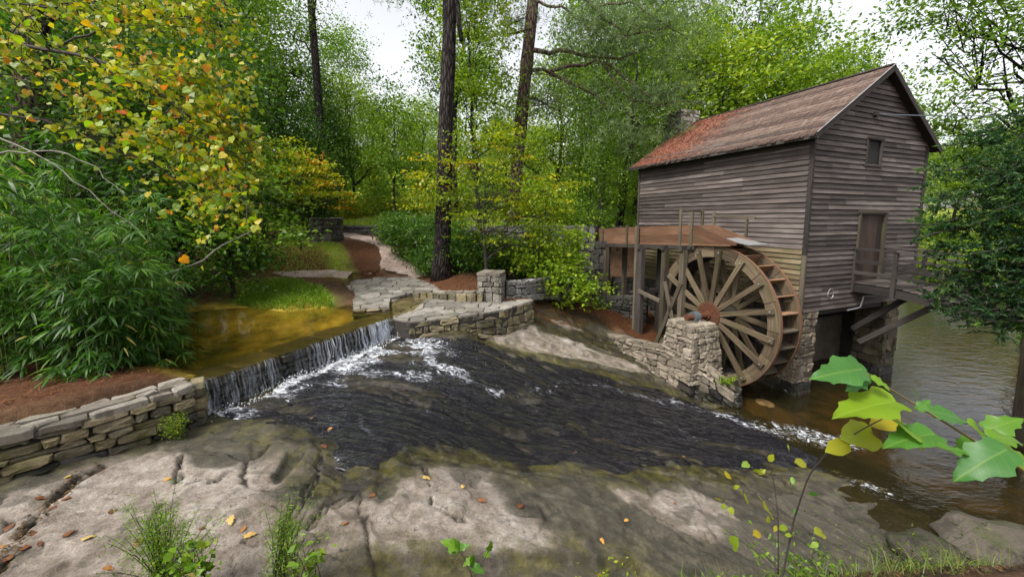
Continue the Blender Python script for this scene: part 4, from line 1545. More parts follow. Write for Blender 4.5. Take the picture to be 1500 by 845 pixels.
MWHEEL = mat_wood('wheel_oak', [(0.2, (0.022, 0.015, 0.009)), (0.45, (0.068, 0.048, 0.029)), (0.65, (0.135, 0.10, 0.062)), (0.9, (0.26, 0.20, 0.13))], moss=0.2)
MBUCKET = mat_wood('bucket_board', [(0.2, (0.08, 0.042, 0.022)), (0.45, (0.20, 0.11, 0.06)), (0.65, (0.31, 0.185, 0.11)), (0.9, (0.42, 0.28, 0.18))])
MRUST = mat_plain('rusty_iron', (0.12, 0.045, 0.022), 0.75, 0.35, 0.7, 30)
MIRON = mat_plain('blue_grey_iron', (0.16, 0.19, 0.22), 0.5, 0.6, 0.4, 30)
MSHEET = mat_plain('grey_sheet_metal', (0.42, 0.42, 0.42), 0.45, 0.6, 0.4, 8)
MBLACK = mat_plain('dark_interior', (0.012, 0.011, 0.010), 0.95)  # near-black colour stands in for the unlit space inside
MCONC = mat_plain('stained_concrete', (0.15, 0.125, 0.095), 0.9, 0, 0.6, 3)

ML, MW, ZB, ZE, ZR = 6.78, 5.38, 2.47, 7.36, 9.22
TD = 2.78                                     # ridge position across the gable
mill = empty('mill_house', tuple(M(0, 0, 0)), 'tall weathered grey clapboard grist mill with shingled gable roof', 'mill')
NW, NG = -B, -A                               # outward normals of the long wall and of the gable


def gable_pt(px, py):
    r = ray(px, py)
    k = ((O @ A)) / (r @ A)
    p = r * k
    return (p - O) @ B, p[2] + EYE


def slope_z(t):                               # underside of the roof over the gable
    return ZE + (ZR - ZE) * (1 - abs(t - TD) / TD) if t < TD else ZE + (ZR - ZE) * (1 - (t - TD) / (MW - TD))


def board(p0, p1, z, h, nrm, mat, name='clapboard', lift=0.045, slope=None):
    """a lapped board: thick at the lower edge, thin under the one above"""
    p0, p1 = np.asarray(p0, float), np.asarray(p1, float)
    e = p1 - p0
    L = np.linalg.norm(e)
    w0, w1 = lift, 0.004
    z0, z1 = z, z + h * 1.18
    u0, v0 = random.random() * 40, random.random() * 40
    sag = random.uniform(-0.006, 0.006)
    pts = []
    for p, zz0, zz1 in ((p0, z0, z1), (p1, z0 + sag, z1 + sag)):
        pts += [p + nrm * 0.001 + UP * zz0, p + nrm * (w0 + random.uniform(0, 0.008)) + UP * zz0, p + nrm * (w1 + 0.004) + UP * zz1, p + nrm * 0.0 + UP * zz1]
    if slope:
        a0, a1 = slope
        pts[2] = pts[2] + (p1 - p0) / L * a0; pts[3] = pts[3] + (p1 - p0) / L * a0
        pts[6] = pts[6] - (p1 - p0) / L * a1; pts[7] = pts[7] - (p1 - p0) / L * a1
    Fs = [(1, 5, 6, 2), (0, 4, 5, 1), (0, 1, 2, 3), (7, 6, 5, 4), (2, 6, 7, 3)]
    V, UV, FF = [], [], []
    for f in Fs:
        b = len(V)
        for i in f:
            V.append(pts[i])
            UV.append((u0 + (L if i >= 4 else 0), v0 + (h if i in (2, 3, 6, 7) else 0) + (0.4 if f == Fs[1] else 0)))
        FF.append(tuple(range(b, b + 4)))
    m = MB()
    m.add(V, FF, UV)
    return m.build(name, mat, mill)


EXP = 0.1415
wt, wb2 = gable_pt(1269, 204), gable_pt(1287, 243)
win = (wt[0], wb2[0], wb2[1], wt[1])
dt_, db_ = gable_pt(1257, 313), gable_pt(1285, 412)
door = (dt_[0], db_[0], 3.16, dt_[1])
# structural body (hidden behind the boards)
m = MB()
body_b, body_t = ZB + 0.02, ZE
cor = [(0.02, 0.02), (ML - 0.02, 0.02), (ML - 0.02, MW - 0.02), (0.02, MW - 0.02)]
V = [M(s, t, body_b) for s, t in cor] + [M(s, t, body_t) for s, t in cor] + [M(0.02, TD, ZR - 0.03), M(ML - 0.02, TD, ZR - 0.03)]
m.add(V, [(0, 4, 5, 1), (1, 5, 9, 6, 2), (2, 6, 7, 3), (3, 7, 8, 4, 0), (0, 1, 2, 3), (4, 8, 9, 5), (6, 9, 8, 7)])
m.build('wall_core', MBLACK, mill)
# long wall boards
z = ZB
k = 0
while z < ZE + 0.02:
    lo_cut = 0.0
    mt = MSIDE2 if z < 4.05 else MSIDE
    zz = z - (0 if z > 2.6 else 0)
    cuts = [0.05]
    while cuts[-1] < ML - 0.05:
        nx = cuts[-1] + random.choice((1.9, 2.6, 3.4, 4.3))
        cuts.append(ML - 0.05 if ML - nx < 0.8 else nx)
    for c0, c1 in zip(cuts[:-1], cuts[1:]):
        board(M(c1, 0, 0), M(c0 + 0.004, 0, 0), z, EXP, NW, mt)
    z += EXP
# gable boards, cut round the door and the window
z = ZB - 0.05
while z < ZR - 0.1:
    zc = z + EXP * 0.5
    t0, t1 = 0.05, MW - 0.05
    sl = None
    if z + EXP > ZE:
        f = max((z + EXP * 0.9 - ZE) / (ZR - ZE), 0)
        t0, t1 = TD * f, MW - (MW - TD) * f
        if t1 - t0 < 0.15: break
    spans = [(t0, t1)]
    for (a, b, zl, zh) in (win, door):
        if zl - 0.02 < zc < zh:
            spans = [q for s_ in spans for q in ((s_[0], min(s_[1], a)), (max(s_[0], b), s_[1])) if q[1] - q[0] > 0.03]
    for a, b in spans:
        cuts = [a]
        while cuts[-1] < b - 1e-6:
            nx = cuts[-1] + random.choice((0.75, 2.3, 3.2, 4.2))
            cuts.append(b if b - nx < 0.6 else nx)
        for c0, c1 in zip(cuts[:-1], cuts[1:]):
            board(M(0, c0, 0), M(0, c1 - 0.004, 0), z, EXP, NG, MSIDE)
    z += EXP
# corner boards, frieze
cb = MB().beam(M(-0.02, -0.035, 4.0), M(-0.02, -0.035, ZE - 0.05), 0.10, 0.06, up=B).build('corner_board', MTRIM, mill)
MB().beam(M(-0.022, -0.035, ZB), M(-0.022, -0.035, 4.0), 0.10, 0.06, up=B).build('corner_board', MBEAM, mill)
MB().beam(M(ML, -0.035, ZB), M(ML, -0.035, ZE - 0.05), 0.09, 0.06, up=B).build('corner_board', MTRIM, mill)
MB().beam(M(-0.03, MW + 0.02, ZB), M(-0.03, MW + 0.02, ZE - 0.1), 0.09, 0.06, up=B).build('corner_board', MTRIM, mill)
MB().beam(M(-0.05, -0.05, ZE - 0.27), M(ML + 0.05, -0.05, ZE - 0.27), 0.05, 0.30).build('frieze_board', MTRIM, mill)
# window with its frame and dark inner shutter
a, b, zl, zh = win
fr = empty('window', tuple(M(0, a, zl)))
fr.parent = mill
fr.location = Vector(M(0, a, zl) - wloc(mill))
for p, q in ((M(-0.03, a, zl - 0.03), M(-0.03, a, zh + 0.03)), (M(-0.03, b, zl - 0.03), M(-0.03, b, zh + 0.03))):
    MB().beam(p, q, 0.05, 0.06, up=B).build('frame', MTRIM, fr)
MB().beam(M(-0.032, a - 0.05, zh + 0.03), M(-0.032, b + 0.05, zh + 0.03), 0.07, 0.05).build('frame', MTRIM, fr)
MB().beam(M(-0.036, a - 0.06, zl - 0.03), M(-0.036, b + 0.06, zl - 0.03), 0.09, 0.05).build('sill', MTRIM, fr)
MB().beam(M(0.01, a + 0.10, zl), M(0.01, a + 0.10, zh), 0.17, 0.02, up=-A).build('shutter', MDOOR, fr)
# door
a, b, zl, zh = door
dr = empty('door', (0, 0, 0))
dr.parent = mill
dr.location = Vector(M(0, a, zl) - wloc(mill))
for t in (a, b):
    MB().beam(M(-0.035, t, zl), M(-0.035, t, zh + 0.06), 0.09, 0.07, up=B).build('jamb', MBEAM, dr)
MB().beam(M(-0.04, a - 0.08, zh + 0.06), M(-0.04, b + 0.08, zh + 0.06), 0.09, 0.09).build('lintel', MBEAM, dr)
nb = 5
for i in range(nb):
    t0 = a + 0.05 + (b - a - 0.1) * (i + 0.5) / nb
    MB().beam(M(0.012, t0, zl), M(0.012, t0, zh + 0.02), (b - a - 0.1) / nb - 0.008, 0.03, up=-A).build('plank', MDOOR, dr)
# cable fixing and loop on the gable
gt, gz = gable_pt(1278, 168)
MB().beam(M(-0.06, gt - 0.06, gz), M(-0.06, gt + 0.08, gz - 0.02), 0.12, 0.10).build('cable_bracket', MTRIM, mill)
lt, lz = gable_pt(1214, 430)
MB().tube([M(-0.05, lt + 0.13 * math.cos(q), lz + 0.14 * math.sin(q)) for q in np.linspace(0, 6.0, 22)], 0.012, 5).build('cable_loop', MSHEET, mill)
pt, pz = gable_pt(1240, 452)
MB().tube([M(-0.08, pt - 0.1, pz - 0.02), M(-0.08, pt + 0.35, pz), M(-0.09, pt + 0.5, pz + 0.03), M(-0.12, pt + 0.55, pz + 0.35), M(-0.4, pt + 0.62, pz + 0.42), M(-1.2, pt + 0.7, pz + 0.40)], 0.022, 6).build('drain_pipe', MSHEET, mill)

# roof: decking, rake and eave boards, courses of shingles
roof = empty('roof', (0, 0, 0))
roof.parent = mill
roof.location = Vector(M(0, 0, ZE) - wloc(mill))
OV, RK = 0.34, 0.24
ez = ZE - (ZR - ZE) / TD * OV
ez2 = ZE - (ZR - ZE) / (MW - TD) * OV
sag = lambda s: 0.0
m = MB()
for t0, z0 in ((-OV, ez), (MW + OV, ez2)):
    e0, e1, r0, r1 = M(-RK, t0, z0), M(ML + RK, t0, z0), M(-RK, TD, ZR), M(ML + RK, TD, ZR)
    th = np.array([0, 0, 0.05])
    V = [e0, e1, r1, r0, e0 - th, e1 - th, r1 - th, r0 - th]
    m.add(V, [(0, 1, 2, 3), (7, 6, 5, 4), (0, 4, 5, 1), (0, 3, 7, 4), (1, 5, 6, 2)])
m.build('decking', MTRIM, roof)
for s in (-RK, ML + RK):
    MB().beam(M(s, -OV, ez - 0.06), M(s, TD, ZR - 0.06), 0.035, 0.15).build('rake_board', MTRIM, roof)
    MB().beam(M(s, MW + OV, ez2 - 0.06), M(s, TD, ZR - 0.06), 0.035, 0.15).build('rake_board', MTRIM, roof)
MB().tube([M(-RK - 0.03, -OV, ez + 0.045), M(-RK - 0.03, TD, ZR + 0.045)], 0.012, 5).build('drip_edge', MSHEET, roof)
MB().beam(M(-RK, -OV - 0.01, ez - 0.05), M(ML + RK, -OV - 0.01, ez - 0.05), 0.03, 0.10).build('eave_board', MTRIM, roof)
nc = 19
sl_len = math.hypot(TD + OV, ZR - ez)
for side in (0, 1):
    tE, zE_ = (-OV, ez) if side == 0 else (MW + OV, ez2)
    for c in range(nc):
        f0, f1 = c / nc - 0.02, min((c + 1.55) / nc, 1.0)
        m = MB()
        s = -RK - 0.02
        while s < ML + RK:
            wd = random.uniform(0.09, 0.17)
            d0, lift = random.uniform(-0.012, 0.012), random.uniform(0.034, 0.058)
            s1 = min(s + wd, ML + RK + 0.02)
            g = 0.004
            P0 = lambda q, f, up: M(q, tE + (TD - tE) * f, zE_ + (ZR - zE_) * f + up + sag(q))
            V = [P0(s + g, f0 + d0, 0.006), P0(s1 - g, f0 + d0, 0.006), P0(s1 - g, f0 + d0, 0.006 + lift), P0(s + g, f0 + d0, 0.006 + lift), P0(s1 - g, f1, 0.014), P0(s + g, f1, 0.014)]
            u0, v0 = random.random() * 50, random.random() * 50
            L2 = (f1 - f0) * sl_len
            UV = [(u0, v0), (u0, v0 + wd), (u0, v0 + wd), (u0, v0), (u0 + L2, v0 + wd), (u0 + L2, v0)]
            m.add(V, [(0, 1, 2, 3) if side == 0 else (3, 2, 1, 0), (3, 2, 4, 5) if side == 0 else (5, 4, 2, 3), (1, 4, 2), (0, 3, 5)], UV)
            s = s1
        m.build('shingle_course', MSHING, roof)
MB().beam(M(-RK, TD, ZR + 0.035), M(ML + RK, TD, ZR + 0.035), 0.16, 0.035).build('ridge_board', MTRIM, roof)
# red brown pine needles lying on the far end of the roof
V, T = [], []
for _ in range(9000):
    s = ML + RK - abs(random.gauss(0, 1.15)) - random.random() * 0.6
    f = random.random()
    if s < 3.0 or random.random() < (f - 0.2) * 0.75 * max(0, (5.6 - s) / 2.5):
        continue
    q = M(s, -OV + (TD + OV) * f, ez + (ZR - ez) * f + 0.05 + sag(s))
    an = random.random() * math.pi
    d = (A * math.cos(an) + (B * (TD + OV) + UP * (ZR - ez)) / sl_len * math.sin(an)) * random.uniform(0.05, 0.10)
    n = np.cross(d, np.cross(A, B * (TD + OV) + UP * (ZR - ez)))
    n = n / (np.linalg.norm(n) + 1e-9) * 0.006
    V += [q - d - n, q - d + n, q + d + n + UP * random.uniform(0, 0.03), q + d - n + UP * random.uniform(0, 0.03)]
    T += [random.random()] * 4
V = np.array(V) - wloc(roof)
Fq = np.arange(len(V)).reshape(-1, 4)
MNEED = mat_leaf('pine_straw', [(0.0, (0.07, 0.022, 0.014)), (0.5, (0.20, 0.06, 0.035)), (1.0, (0.32, 0.14, 0.085))], 0.1, 0.7)
tag(link('fallen_needles', np_mesh('fallen_needles', V, Fq, {'tone': np.array(T)}), MNEED, roof), 'red brown pine needles on the end of the roof', kind='stuff')

# chimney at the far gable: rough pale stones
ch = empty('chimney', (0, 0, 0))
ch.parent = mill
cbp = M(ML + 0.28, TD - 0.35, 0)
ch.location = Vector(cbp + UP * 7.5 - wloc(mill))
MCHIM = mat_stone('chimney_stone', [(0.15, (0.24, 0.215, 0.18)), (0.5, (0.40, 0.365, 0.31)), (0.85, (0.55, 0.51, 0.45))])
MCHD = mat_stone('dark_chimney_stone', [(0.15, (0.045, 0.042, 0.038)), (0.5, (0.10, 0.09, 0.08)), (0.85, (0.17, 0.155, 0.135))], moss=0.5)  # darker stone for the left and far faces
hs, ht = 0.48, 0.52
cq = [cbp[:2] + A[:2] * i * hs + B[:2] * j * ht for i, j in ((-1, 1), (-1, -1), (1, -1), (1, 1))]
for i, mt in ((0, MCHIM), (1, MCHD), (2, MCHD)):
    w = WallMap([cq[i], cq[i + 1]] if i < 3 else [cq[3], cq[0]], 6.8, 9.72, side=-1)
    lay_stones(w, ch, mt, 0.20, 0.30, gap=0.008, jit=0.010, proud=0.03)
slab_under([cbp[:2] + (q - cbp[:2]) * 0.95 for q in cq], 2.0, 9.7, MCORE, ch, 'core')

# foundations: corner pier, wall under the long side, inner wall, second pier
def foundation(name, pts, z0, z1, label, mat, course, length, sides, under=None):
    e = empty(name, (*np.mean(pts, 0)[:2], z0), label, 'pier')
    n = len(pts)
    for i in sides:
        w = WallMap([pts[i][:2], pts[(i + 1) % n][:2]], z0, z1, side=1)
        lay_stones(w, e, mat if not under else mat, course, length, gap=0.009, jit=0.010, proud=0.03, alt=lambda s, z, q: MDARK if z < 0.15 else q)
    c = np.mean([p[:2] for p in pts], 0)
    slab_under([c + (p[:2] - c) * 0.97 for p in pts], z0, z1 - 0.005, MMORT, e, 'core')
    return e


foundation('corner_pier', [M(0.9, 0.0, 0), M(0.0, 0.0, 0), M(0.0, 0.72, 0), M(0.9, 0.72, 0)], -0.6, ZB - 0.03, 'pale rubble pier under the mill corner beside the wheel', MPIER, 0.19, 0.28, (0, 1, 2))
fw = empty('foundation_wall', tuple(M(3.8, 0.2, 0)), 'dark stone foundation wall below the long side behind the wheel', 'wall')
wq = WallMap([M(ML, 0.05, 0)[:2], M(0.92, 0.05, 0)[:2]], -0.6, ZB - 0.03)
lay_stones(wq, fw, MDKDRY, 0.24, 0.4, gap=0.01, jit=0.01)
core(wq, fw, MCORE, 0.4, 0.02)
bt, _ = gable_pt(1292, 480)
foundation('gable_pier', [M(0.75, bt, 0), M(-0.02, bt, 0), M(-0.02, bt + 0.78, 0), M(0.75, bt + 0.78, 0)], -0.7, ZB - 0.04, 'tall brownish pier standing in the pond under the mill door', mat_stone('pond_pier', [(0.15, (0.075, 0.062, 0.045)), (0.5, (0.145, 0.12, 0.085)), (0.85, (0.22, 0.185, 0.13))], moss=0.5), 0.3, 0.45, (0, 1, 2))
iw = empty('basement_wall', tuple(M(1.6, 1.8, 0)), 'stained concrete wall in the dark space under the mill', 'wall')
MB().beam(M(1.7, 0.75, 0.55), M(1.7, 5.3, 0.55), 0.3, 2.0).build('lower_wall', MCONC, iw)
MB().beam(M(2.2, 0.4, 1.6), M(2.2, 5.4, 1.6), 0.2, 2.2).build('dark_backing', MBLACK, iw)  # near-black sheet puts the darkness under the mill into the colour
MB().beam(M(4.0, MW - 0.3, 1.0), M(1.0, MW - 0.3, 1.0), 0.3, 3.2).build('side_wall', MDKDRY, iw)
for s, t0, t1 in ((0.15, 0.2, MW - 0.1), (1.2, 0.2, MW - 0.1)):
    MB().beam(M(s, t0, ZB - 0.12), M(s, t1, ZB - 0.12), 0.16, 0.2).build('sill_beam', MTRIM, iw)

# ------------------------------------------------------------------ water wheel
r_ = ray(1041, 461)
OFFN, WID, RW = 1.56, 0.80, 2.06
kk = (O @ B - OFFN) / (r_ @ B)
HUB = r_ * kk + UP * EYE
ws, wz_ = (HUB - O) @ A, HUB[2]
wheel = empty('water_wheel', tuple(M(ws, -OFFN + WID / 2, wz_ - RW)), 'large wooden overshot water wheel with rusty iron hub', 'water wheel')


def WP(ang, rad, off):
    return M(ws, 0, wz_) + A * rad * math.cos(ang) + UP * rad * math.sin(ang) + B * (-OFFN + off)


NSEG, NSP, NBK = 16, 16, 28
for off, th in ((0.0, 0.06), (WID - 0.06, 0.06)):
    for i in range(NSEG):                       # felloes: rim boards butted end to end
        m = MB()
        V, UV, Fs = [], [], []
        N = 5
        a0, a1 = 2 * math.pi * i / NSEG + 0.004, 2 * math.pi * (i + 1) / NSEG - 0.004
        u0, v0 = random.random() * 40, random.random() * 40
        for j in range(N):
            an = a0 + (a1 - a0) * j / (N - 1)
            for rr, oo in ((RW, off), (RW - 0.33, off), (RW - 0.33, off + th), (RW, off + th)):
                V.append(WP(an, rr, oo))
                UV.append((u0 + an * RW, v0 + rr + oo * 2))
        for j in range(N - 1):
            for k in range(4):
                p, q = 4 * j + k, 4 * j + (k + 1) % 4
                Fs.append((p, q, q + 4, p + 4))
        Fs += [(0, 1, 2, 3), tuple(4 * (N - 1) + k for k in (3, 2, 1, 0))]
        m.add(V, Fs, UV)
        m.build('felloe', MWHEEL, wheel)
    for i in range(NSP):
        an = 2 * math.pi * (i + 0.30) / NSP
        o2 = off - 0.045 if off == 0 else off + th + 0.045
        sp = MB().beam(WP(an, 0.24, o2), WP(an, RW - 0.10, o2), 0.075, 0.135, up=np.cross(B, A * math.cos(an) + UP * math.sin(an))).build('spoke', MWHEEL, wheel)
        bo = WP(an, RW - 0.17, o2 - 0.05 if off == 0 else o2 + 0.05)
        MB().tube([bo - B * 0.012, bo + B * 0.012], 0.02, 8).build('bolt', MSHEET, sp)
    # outer iron tyre
    m = MB()
    V, Fs = [], []
    N = 72
    for j in range(N):
        an = 2 * math.pi * j / N
        for rr, oo in ((RW + 0.002, off - 0.012), (RW + 0.016, off - 0.012), (RW + 0.016, off + th + 0.012), (RW + 0.002, off + th + 0.012)):
            V.append(WP(an, rr, oo))
    for j in range(N):
        for k in range(4):
            p, q = 4 * j + k, 4 * j + (k + 1) % 4
            p2, q2 = 4 * ((j + 1) % N) + k, 4 * ((j + 1) % N) + (k + 1) % 4
            Fs.append((p, q, q2, p2))
    m.add(V, Fs)
    m.build('tyre', MFLUME, wheel)
    # hub plate with bolts
    hc = off - 0.10 if off == 0 else off + th + 0.10
    hb = MB().tube([WP(0, 0, hc - 0.02), WP(0, 0, hc + 0.02)], 0.39, 28).build('hub_plate', MRUST, wheel)
    if off == 0:
        for rr, nbt in ((0.32, 16), (0.21, 10)):
            for i in range(nbt):
                an = 2 * math.pi * i / nbt
                p = WP(an, rr, hc - 0.03)
                MB().tube([p - B * 0.012, p + B * 0.012], 0.018, 6).build('bolt', MRUST, hb)
        MB().tube([WP(0, 0, hc - 0.09), WP(0, 0, hc)], 0.13, 18).build('boss', MRUST, hb)
for i in range(NBK):                            # buckets and the sole boards behind them
    an = 2 * math.pi * i / NBK
    for nm, r0, r1, da in (('bucket', RW - 0.30, RW - 0.005, 0.015),):
        V = []
        p00, p01 = WP(an - da, r0, 0.065), WP(an, r1, 0.065)
        q00, q01 = WP(an - da, r0, WID - 0.065), WP(an, r1, WID - 0.065)
        nn = np.cross(p01 - p00, q00 - p00)
        nn = nn / np.linalg.norm(nn) * 0.018
        m = MB()
        m.box((p00 + p01 + q00 + q01) / 4, (q00 - p00) / 2, (p01 - p00) / 2, nn)
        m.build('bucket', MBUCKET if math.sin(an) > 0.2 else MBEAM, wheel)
    p0, p1 = WP(an, RW - 0.315, 0.065), WP(an + 2 * math.pi / NBK * 0.985, RW - 0.315, 0.065)
    q0 = WP(an, RW - 0.315, WID - 0.065)
    nn = np.cross(p1 - p0, q0 - p0)
    MB().box((p0 + p1) / 2 + (q0 - p0) / 2, (q0 - p0) / 2, (p1 - p0) / 2, nn / np.linalg.norm(nn) * 0.012).build('sole_board', MTRIM, wheel)
MB().tube([WP(0, 0, -0.95), WP(0, 0, WID + 0.72)], 0.085, 16).build('axle', MRUST, wheel)
MB().tube([WP(0, 0, -0.1), WP(0, 0, WID + 0.1)], 0.2, 16).build('drum', MTRIM, wheel)
# bearing block on the pier
bz = WP(0, 0, -0.62)
bb = empty('axle_bearing', tuple(bz - UP * 0.3), 'blue grey iron bearing block on top of the wheel pier', 'bearing')
MB().tube([bz - B * 0.09, bz + B * 0.09], 0.155, 20).build('collar', MIRON, bb)
MB().box(bz - UP * 0.17, A * 0.24, B * 0.10, UP * 0.045).build('base_plate', MIRON, bb)
for sgn in (-1, 1):
    p = bz + A * 0.19 * sgn - UP * 0.13
    MB().tube([p, p + UP * 0.07], 0.025, 8).build('bolt', MSHEET, bb)

# ------------------------------------------------------------------ flume and its trestle
fl = empty('flume', tuple(M(4, -1.2, 3.9)), 'open reddish plank flume that leads water over the wheel', 'flume')
N0, N1 = -1.62, -0.80                            # the two sides
def fz(s): return 4.28 + (3.98 - 4.28) * (s - 1.0) / 6.4
SE, SX = 7.5, 0.62
for side, t in ((0, N0), (1, N1)):
    for r in range(2):
        h0, h1 = 0.29 * r + 0.005 * r, 0.29 * (r + 1)
        cutp = [SE, 4.9, 2.25] if r == 0 else [SE, 4.2, 2.25]
        for s0, s1 in zip(cutp[:-1], cutp[1:]):
            MB().beam(M(s0, t, fz(s0) + (h0 + h1) / 2), M(s1 + 0.004, t, fz(s1) + (h0 + h1) / 2), 0.05, h1 - h0).build('side_plank', MFLUME, fl)
    # tapered nose boards
    V = [M(2.25, t + o, z) for o in (-0.025, 0.025) for z in (fz(2.25), fz(2.25) + 0.58)] + [M(SX + 0.15, t + o, fz(1) + q) for o in (-0.025, 0.025) for q in (-0.02, 0.05)]
    m = MB()
    fsn = [(0, 1, 5, 4), (2, 6, 7, 3), (1, 3, 7, 5), (0, 4, 6, 2), (4, 5, 7, 6), (0, 2, 3, 1)]
    VV, FF, UU = [], [], []
    for f in fsn:
        b0 = len(VV)
        for i in f:
            VV.append(V[i]); UU.append((i // 4 * 1.5, (i % 2) * 0.5 + 7))
        FF.append(tuple(range(b0, b0 + 4)))
    m.add(VV, FF, UU)
    m.build('nose_board', MFLUME, fl)
MB().beam(M(SE, (N0 + N1) / 2, fz(SE) - 0.03), M(0.95, (N0 + N1) / 2, fz(0.95) - 0.03), N1 - N0 + 0.05, 0.05).build('floor', MFLUME, fl)
MB().beam(M(1.35, (N0 + N1) / 2, fz(1.35) + 0.16), M(0.42, (N0 + N1) / 2, fz(0.9) + 0.0), N1 - N0 - 0.06, 0.02).build('spout_plate', MSHEET, fl)
for s in (7.0, 5.4, 2.75, 2.3):                  # battens on the outside
    for t in (N0 - 0.045, N1 + 0.045):
        hgt = 1.08 if s == 2.75 else (0.98 if s == 2.3 else 0.68)
        MB().beam(M(s, t, fz(s) - 0.10), M(s, t, fz(s) + hgt), 0.085, 0.06, up=B).build('batten', MBEAM, fl)
MB().beam(M(2.75, N0, fz(2.75) + 1.02), M(2.75, N1, fz(2.75) + 1.02), 0.05, 0.07).build('crosspiece', MBEAM, fl)
MB().beam(M(2.3, N1 + 0.02, fz(2.3) + 0.86), M(0.9, N1 + 0.02, fz(2.3) + 0.78), 0.04, 0.07).build('hand_rail', MBEAM, fl)
MB().beam(M(1.15, N1 + 0.02, fz(1.15)), M(1.15, N1 + 0.02, fz(2.3) + 0.82), 0.06, 0.06, up=B).build('rail_post', MBEAM, fl)
for s in (6.3, 4.9, 4.1, 3.3):
    MB().beam(M(s, N0 + 0.02, fz(s) + 0.60), M(s, N1, fz(s) + 0.60), 0.09, 0.07).build('tie', MTRIM, fl)
wat = MB().beam(M(SE, (N0 + N1) / 2, fz(SE) + 0.2), M(1.5, (N0 + N1) / 2, fz(1.5) + 0.2), N1 - N0 - 0.08, 0.01).build('trough_water', MUP, fl)

tr = empty('flume_trestle', tuple(M(4, -1.2, 0.6)), 'weathered timber trestle with diagonal braces under the flume', 'trestle')
for s, w_ in ((6.7, 0.15), (4.55, 0.26), (3.35, 0.17), (2.55, 0.17)):
    for t in (N0 - 0.06, N1 + 0.06):
        p = M(s, t, 0)
        zb_ = min(gh(p[0], p[1]), 1.6) - 0.15
        MB().beam(p + UP * zb_, p + UP * (fz(s) - 0.20), w_, 0.17, up=B).build('post', MBEAM if s != 4.55 else MTRIM, tr)
    MB().beam(M(s, N0 - 0.22, fz(s) - 0.14), M(s, N1 + 0.2, fz(s) - 0.14), 0.14, 0.16).build('cap_beam', MTRIM, tr)
MB().beam(M(4.72, N0 - 0.14, 0.55), M(4.72, N0 - 0.14, fz(4.7) + 0.62), 0.10, 0.10, up=B).build('post', MBEAM, tr)
for t in (N0 + 0.03, N1 - 0.03):
    MB().beam(M(SE, t, fz(SE) - 0.12), M(2.2, t, fz(2.2) - 0.12), 0.10, 0.14).build('stringer', MTRIM, tr)
for (sa, za), (sb, zb_) in (((3.55, 0.55), (2.5, 2.95)), ((3.2, 2.9), (2.55, 0.95)), ((2.2, 1.9), (3.3, 0.7)), ((4.5, 2.35), (3.4, 2.2))):
    MB().beam(M(sa, N0 - 0.17, za), M(sb, N0 - 0.17, zb_), 0.05, 0.13).build('brace', MBEAM, tr)
MB().beam(M(3.5, N1 + 0.1, 0.7), M(2.5, N1 + 0.1, 3.0), 0.05, 0.12).build('brace', MTRIM, tr)
for s in (4.55, 3.35, 2.55):
    MB().beam(M(s, N0 - 0.1, 2.3), M(s, N1 + 0.1, 2.3), 0.07, 0.14).build('crosspiece', MTRIM, tr)

# ------------------------------------------------------------------ gangway to the mill door
gw_ = empty('gangway', tuple(M(-1, 2.9, 2.9)), 'wooden gangway with rails that reaches the mill door', 'gangway')
t0, _ = gable_pt(1248, 400)
t1 = t0 + 1.35
def gz_(s): return 3.14 if s > -0.95 else 3.14 - 0.13 * (-0.95 - s)
pl = 0.0
while pl > -6.5:
    MB().beam(M(pl - 0.075, t0 - 0.02, gz_(pl - 0.075)), M(pl - 0.075, t1 + 0.02, gz_(pl - 0.075)), 0.138, 0.04).build('deck_plank', MSIDE, gw_)
    pl -= 0.147
for t in (t0 + 0.05, t1 - 0.05):
    MB().beam(M(0, t, gz_(0) - 0.15), M(-0.95, t, gz_(-0.95) - 0.15), 0.09, 0.24).build('beam', MTRIM, gw_)
    MB().beam(M(-0.95, t, gz_(-0.95) - 0.15), M(-6.5, t, gz_(-6.5) - 0.15), 0.09, 0.24).build('beam', MTRIM, gw_)
    posts = (-0.05, -0.98, -2.6, -4.2, -5.9)
    tt = t + (-0.09 if t < t0 + 0.2 else 0.09)
    for s in posts:
        MB().beam(M(s, tt, gz_(s) - 0.28), M(s, tt, gz_(s) + 0.98), 0.09, 0.09, up=B).build('rail_post', MTRIM, gw_)
    for zz in (0.98, 0.62, 0.30):
        MB().beam(M(0, tt - 0.01, gz_(0) + zz), M(-1.0, tt - 0.01, gz_(-1.0) + zz), 0.06 if zz < 0.9 else 0.12, 0.09 if zz < 0.9 else 0.05).build('rail', MTRIM, gw_)
        MB().beam(M(-1.0, tt - 0.01, gz_(-1.0) + zz), M(-6.0, tt - 0.01, gz_(-6.0) + zz), 0.06 if zz < 0.9 else 0.12, 0.09 if zz < 0.9 else 0.05).build('rail', MTRIM, gw_)
for s0, s1 in ((-0.1, -1.7), (0.1, -1.1)):
    MB().beam(M(s0, t0 + 0.5, 1.3 + (0.35 if s1 > -1.5 else 0)), M(s1, t0 + 0.5, gz_(s1) - 0.25), 0.12, 0.14).build('strut', MTRIM, gw_)
for t in (t0 + 0.05, t1 - 0.05):
    MB().beam(M(-3.35, t, -0.8), M(-3.35, t, gz_(-3.35) - 0.2), 0.2, 0.2, up=B).build('pile', MBEAM, gw_)

# overhead cable from the gable
p0 = M(-0.08, gt + 0.1, gz)
p1 = Dp(1640, 160, 9.0)
pts = [p0 + (p1 - p0) * q - UP * 0.10 * math.sin(math.pi * q) for q in np.linspace(0, 1, 16)]
tag(MB().tube(pts, 0.014, 5).build('overhead_cable', MIRON), 'thin overhead cable running from the mill gable', 'cable')

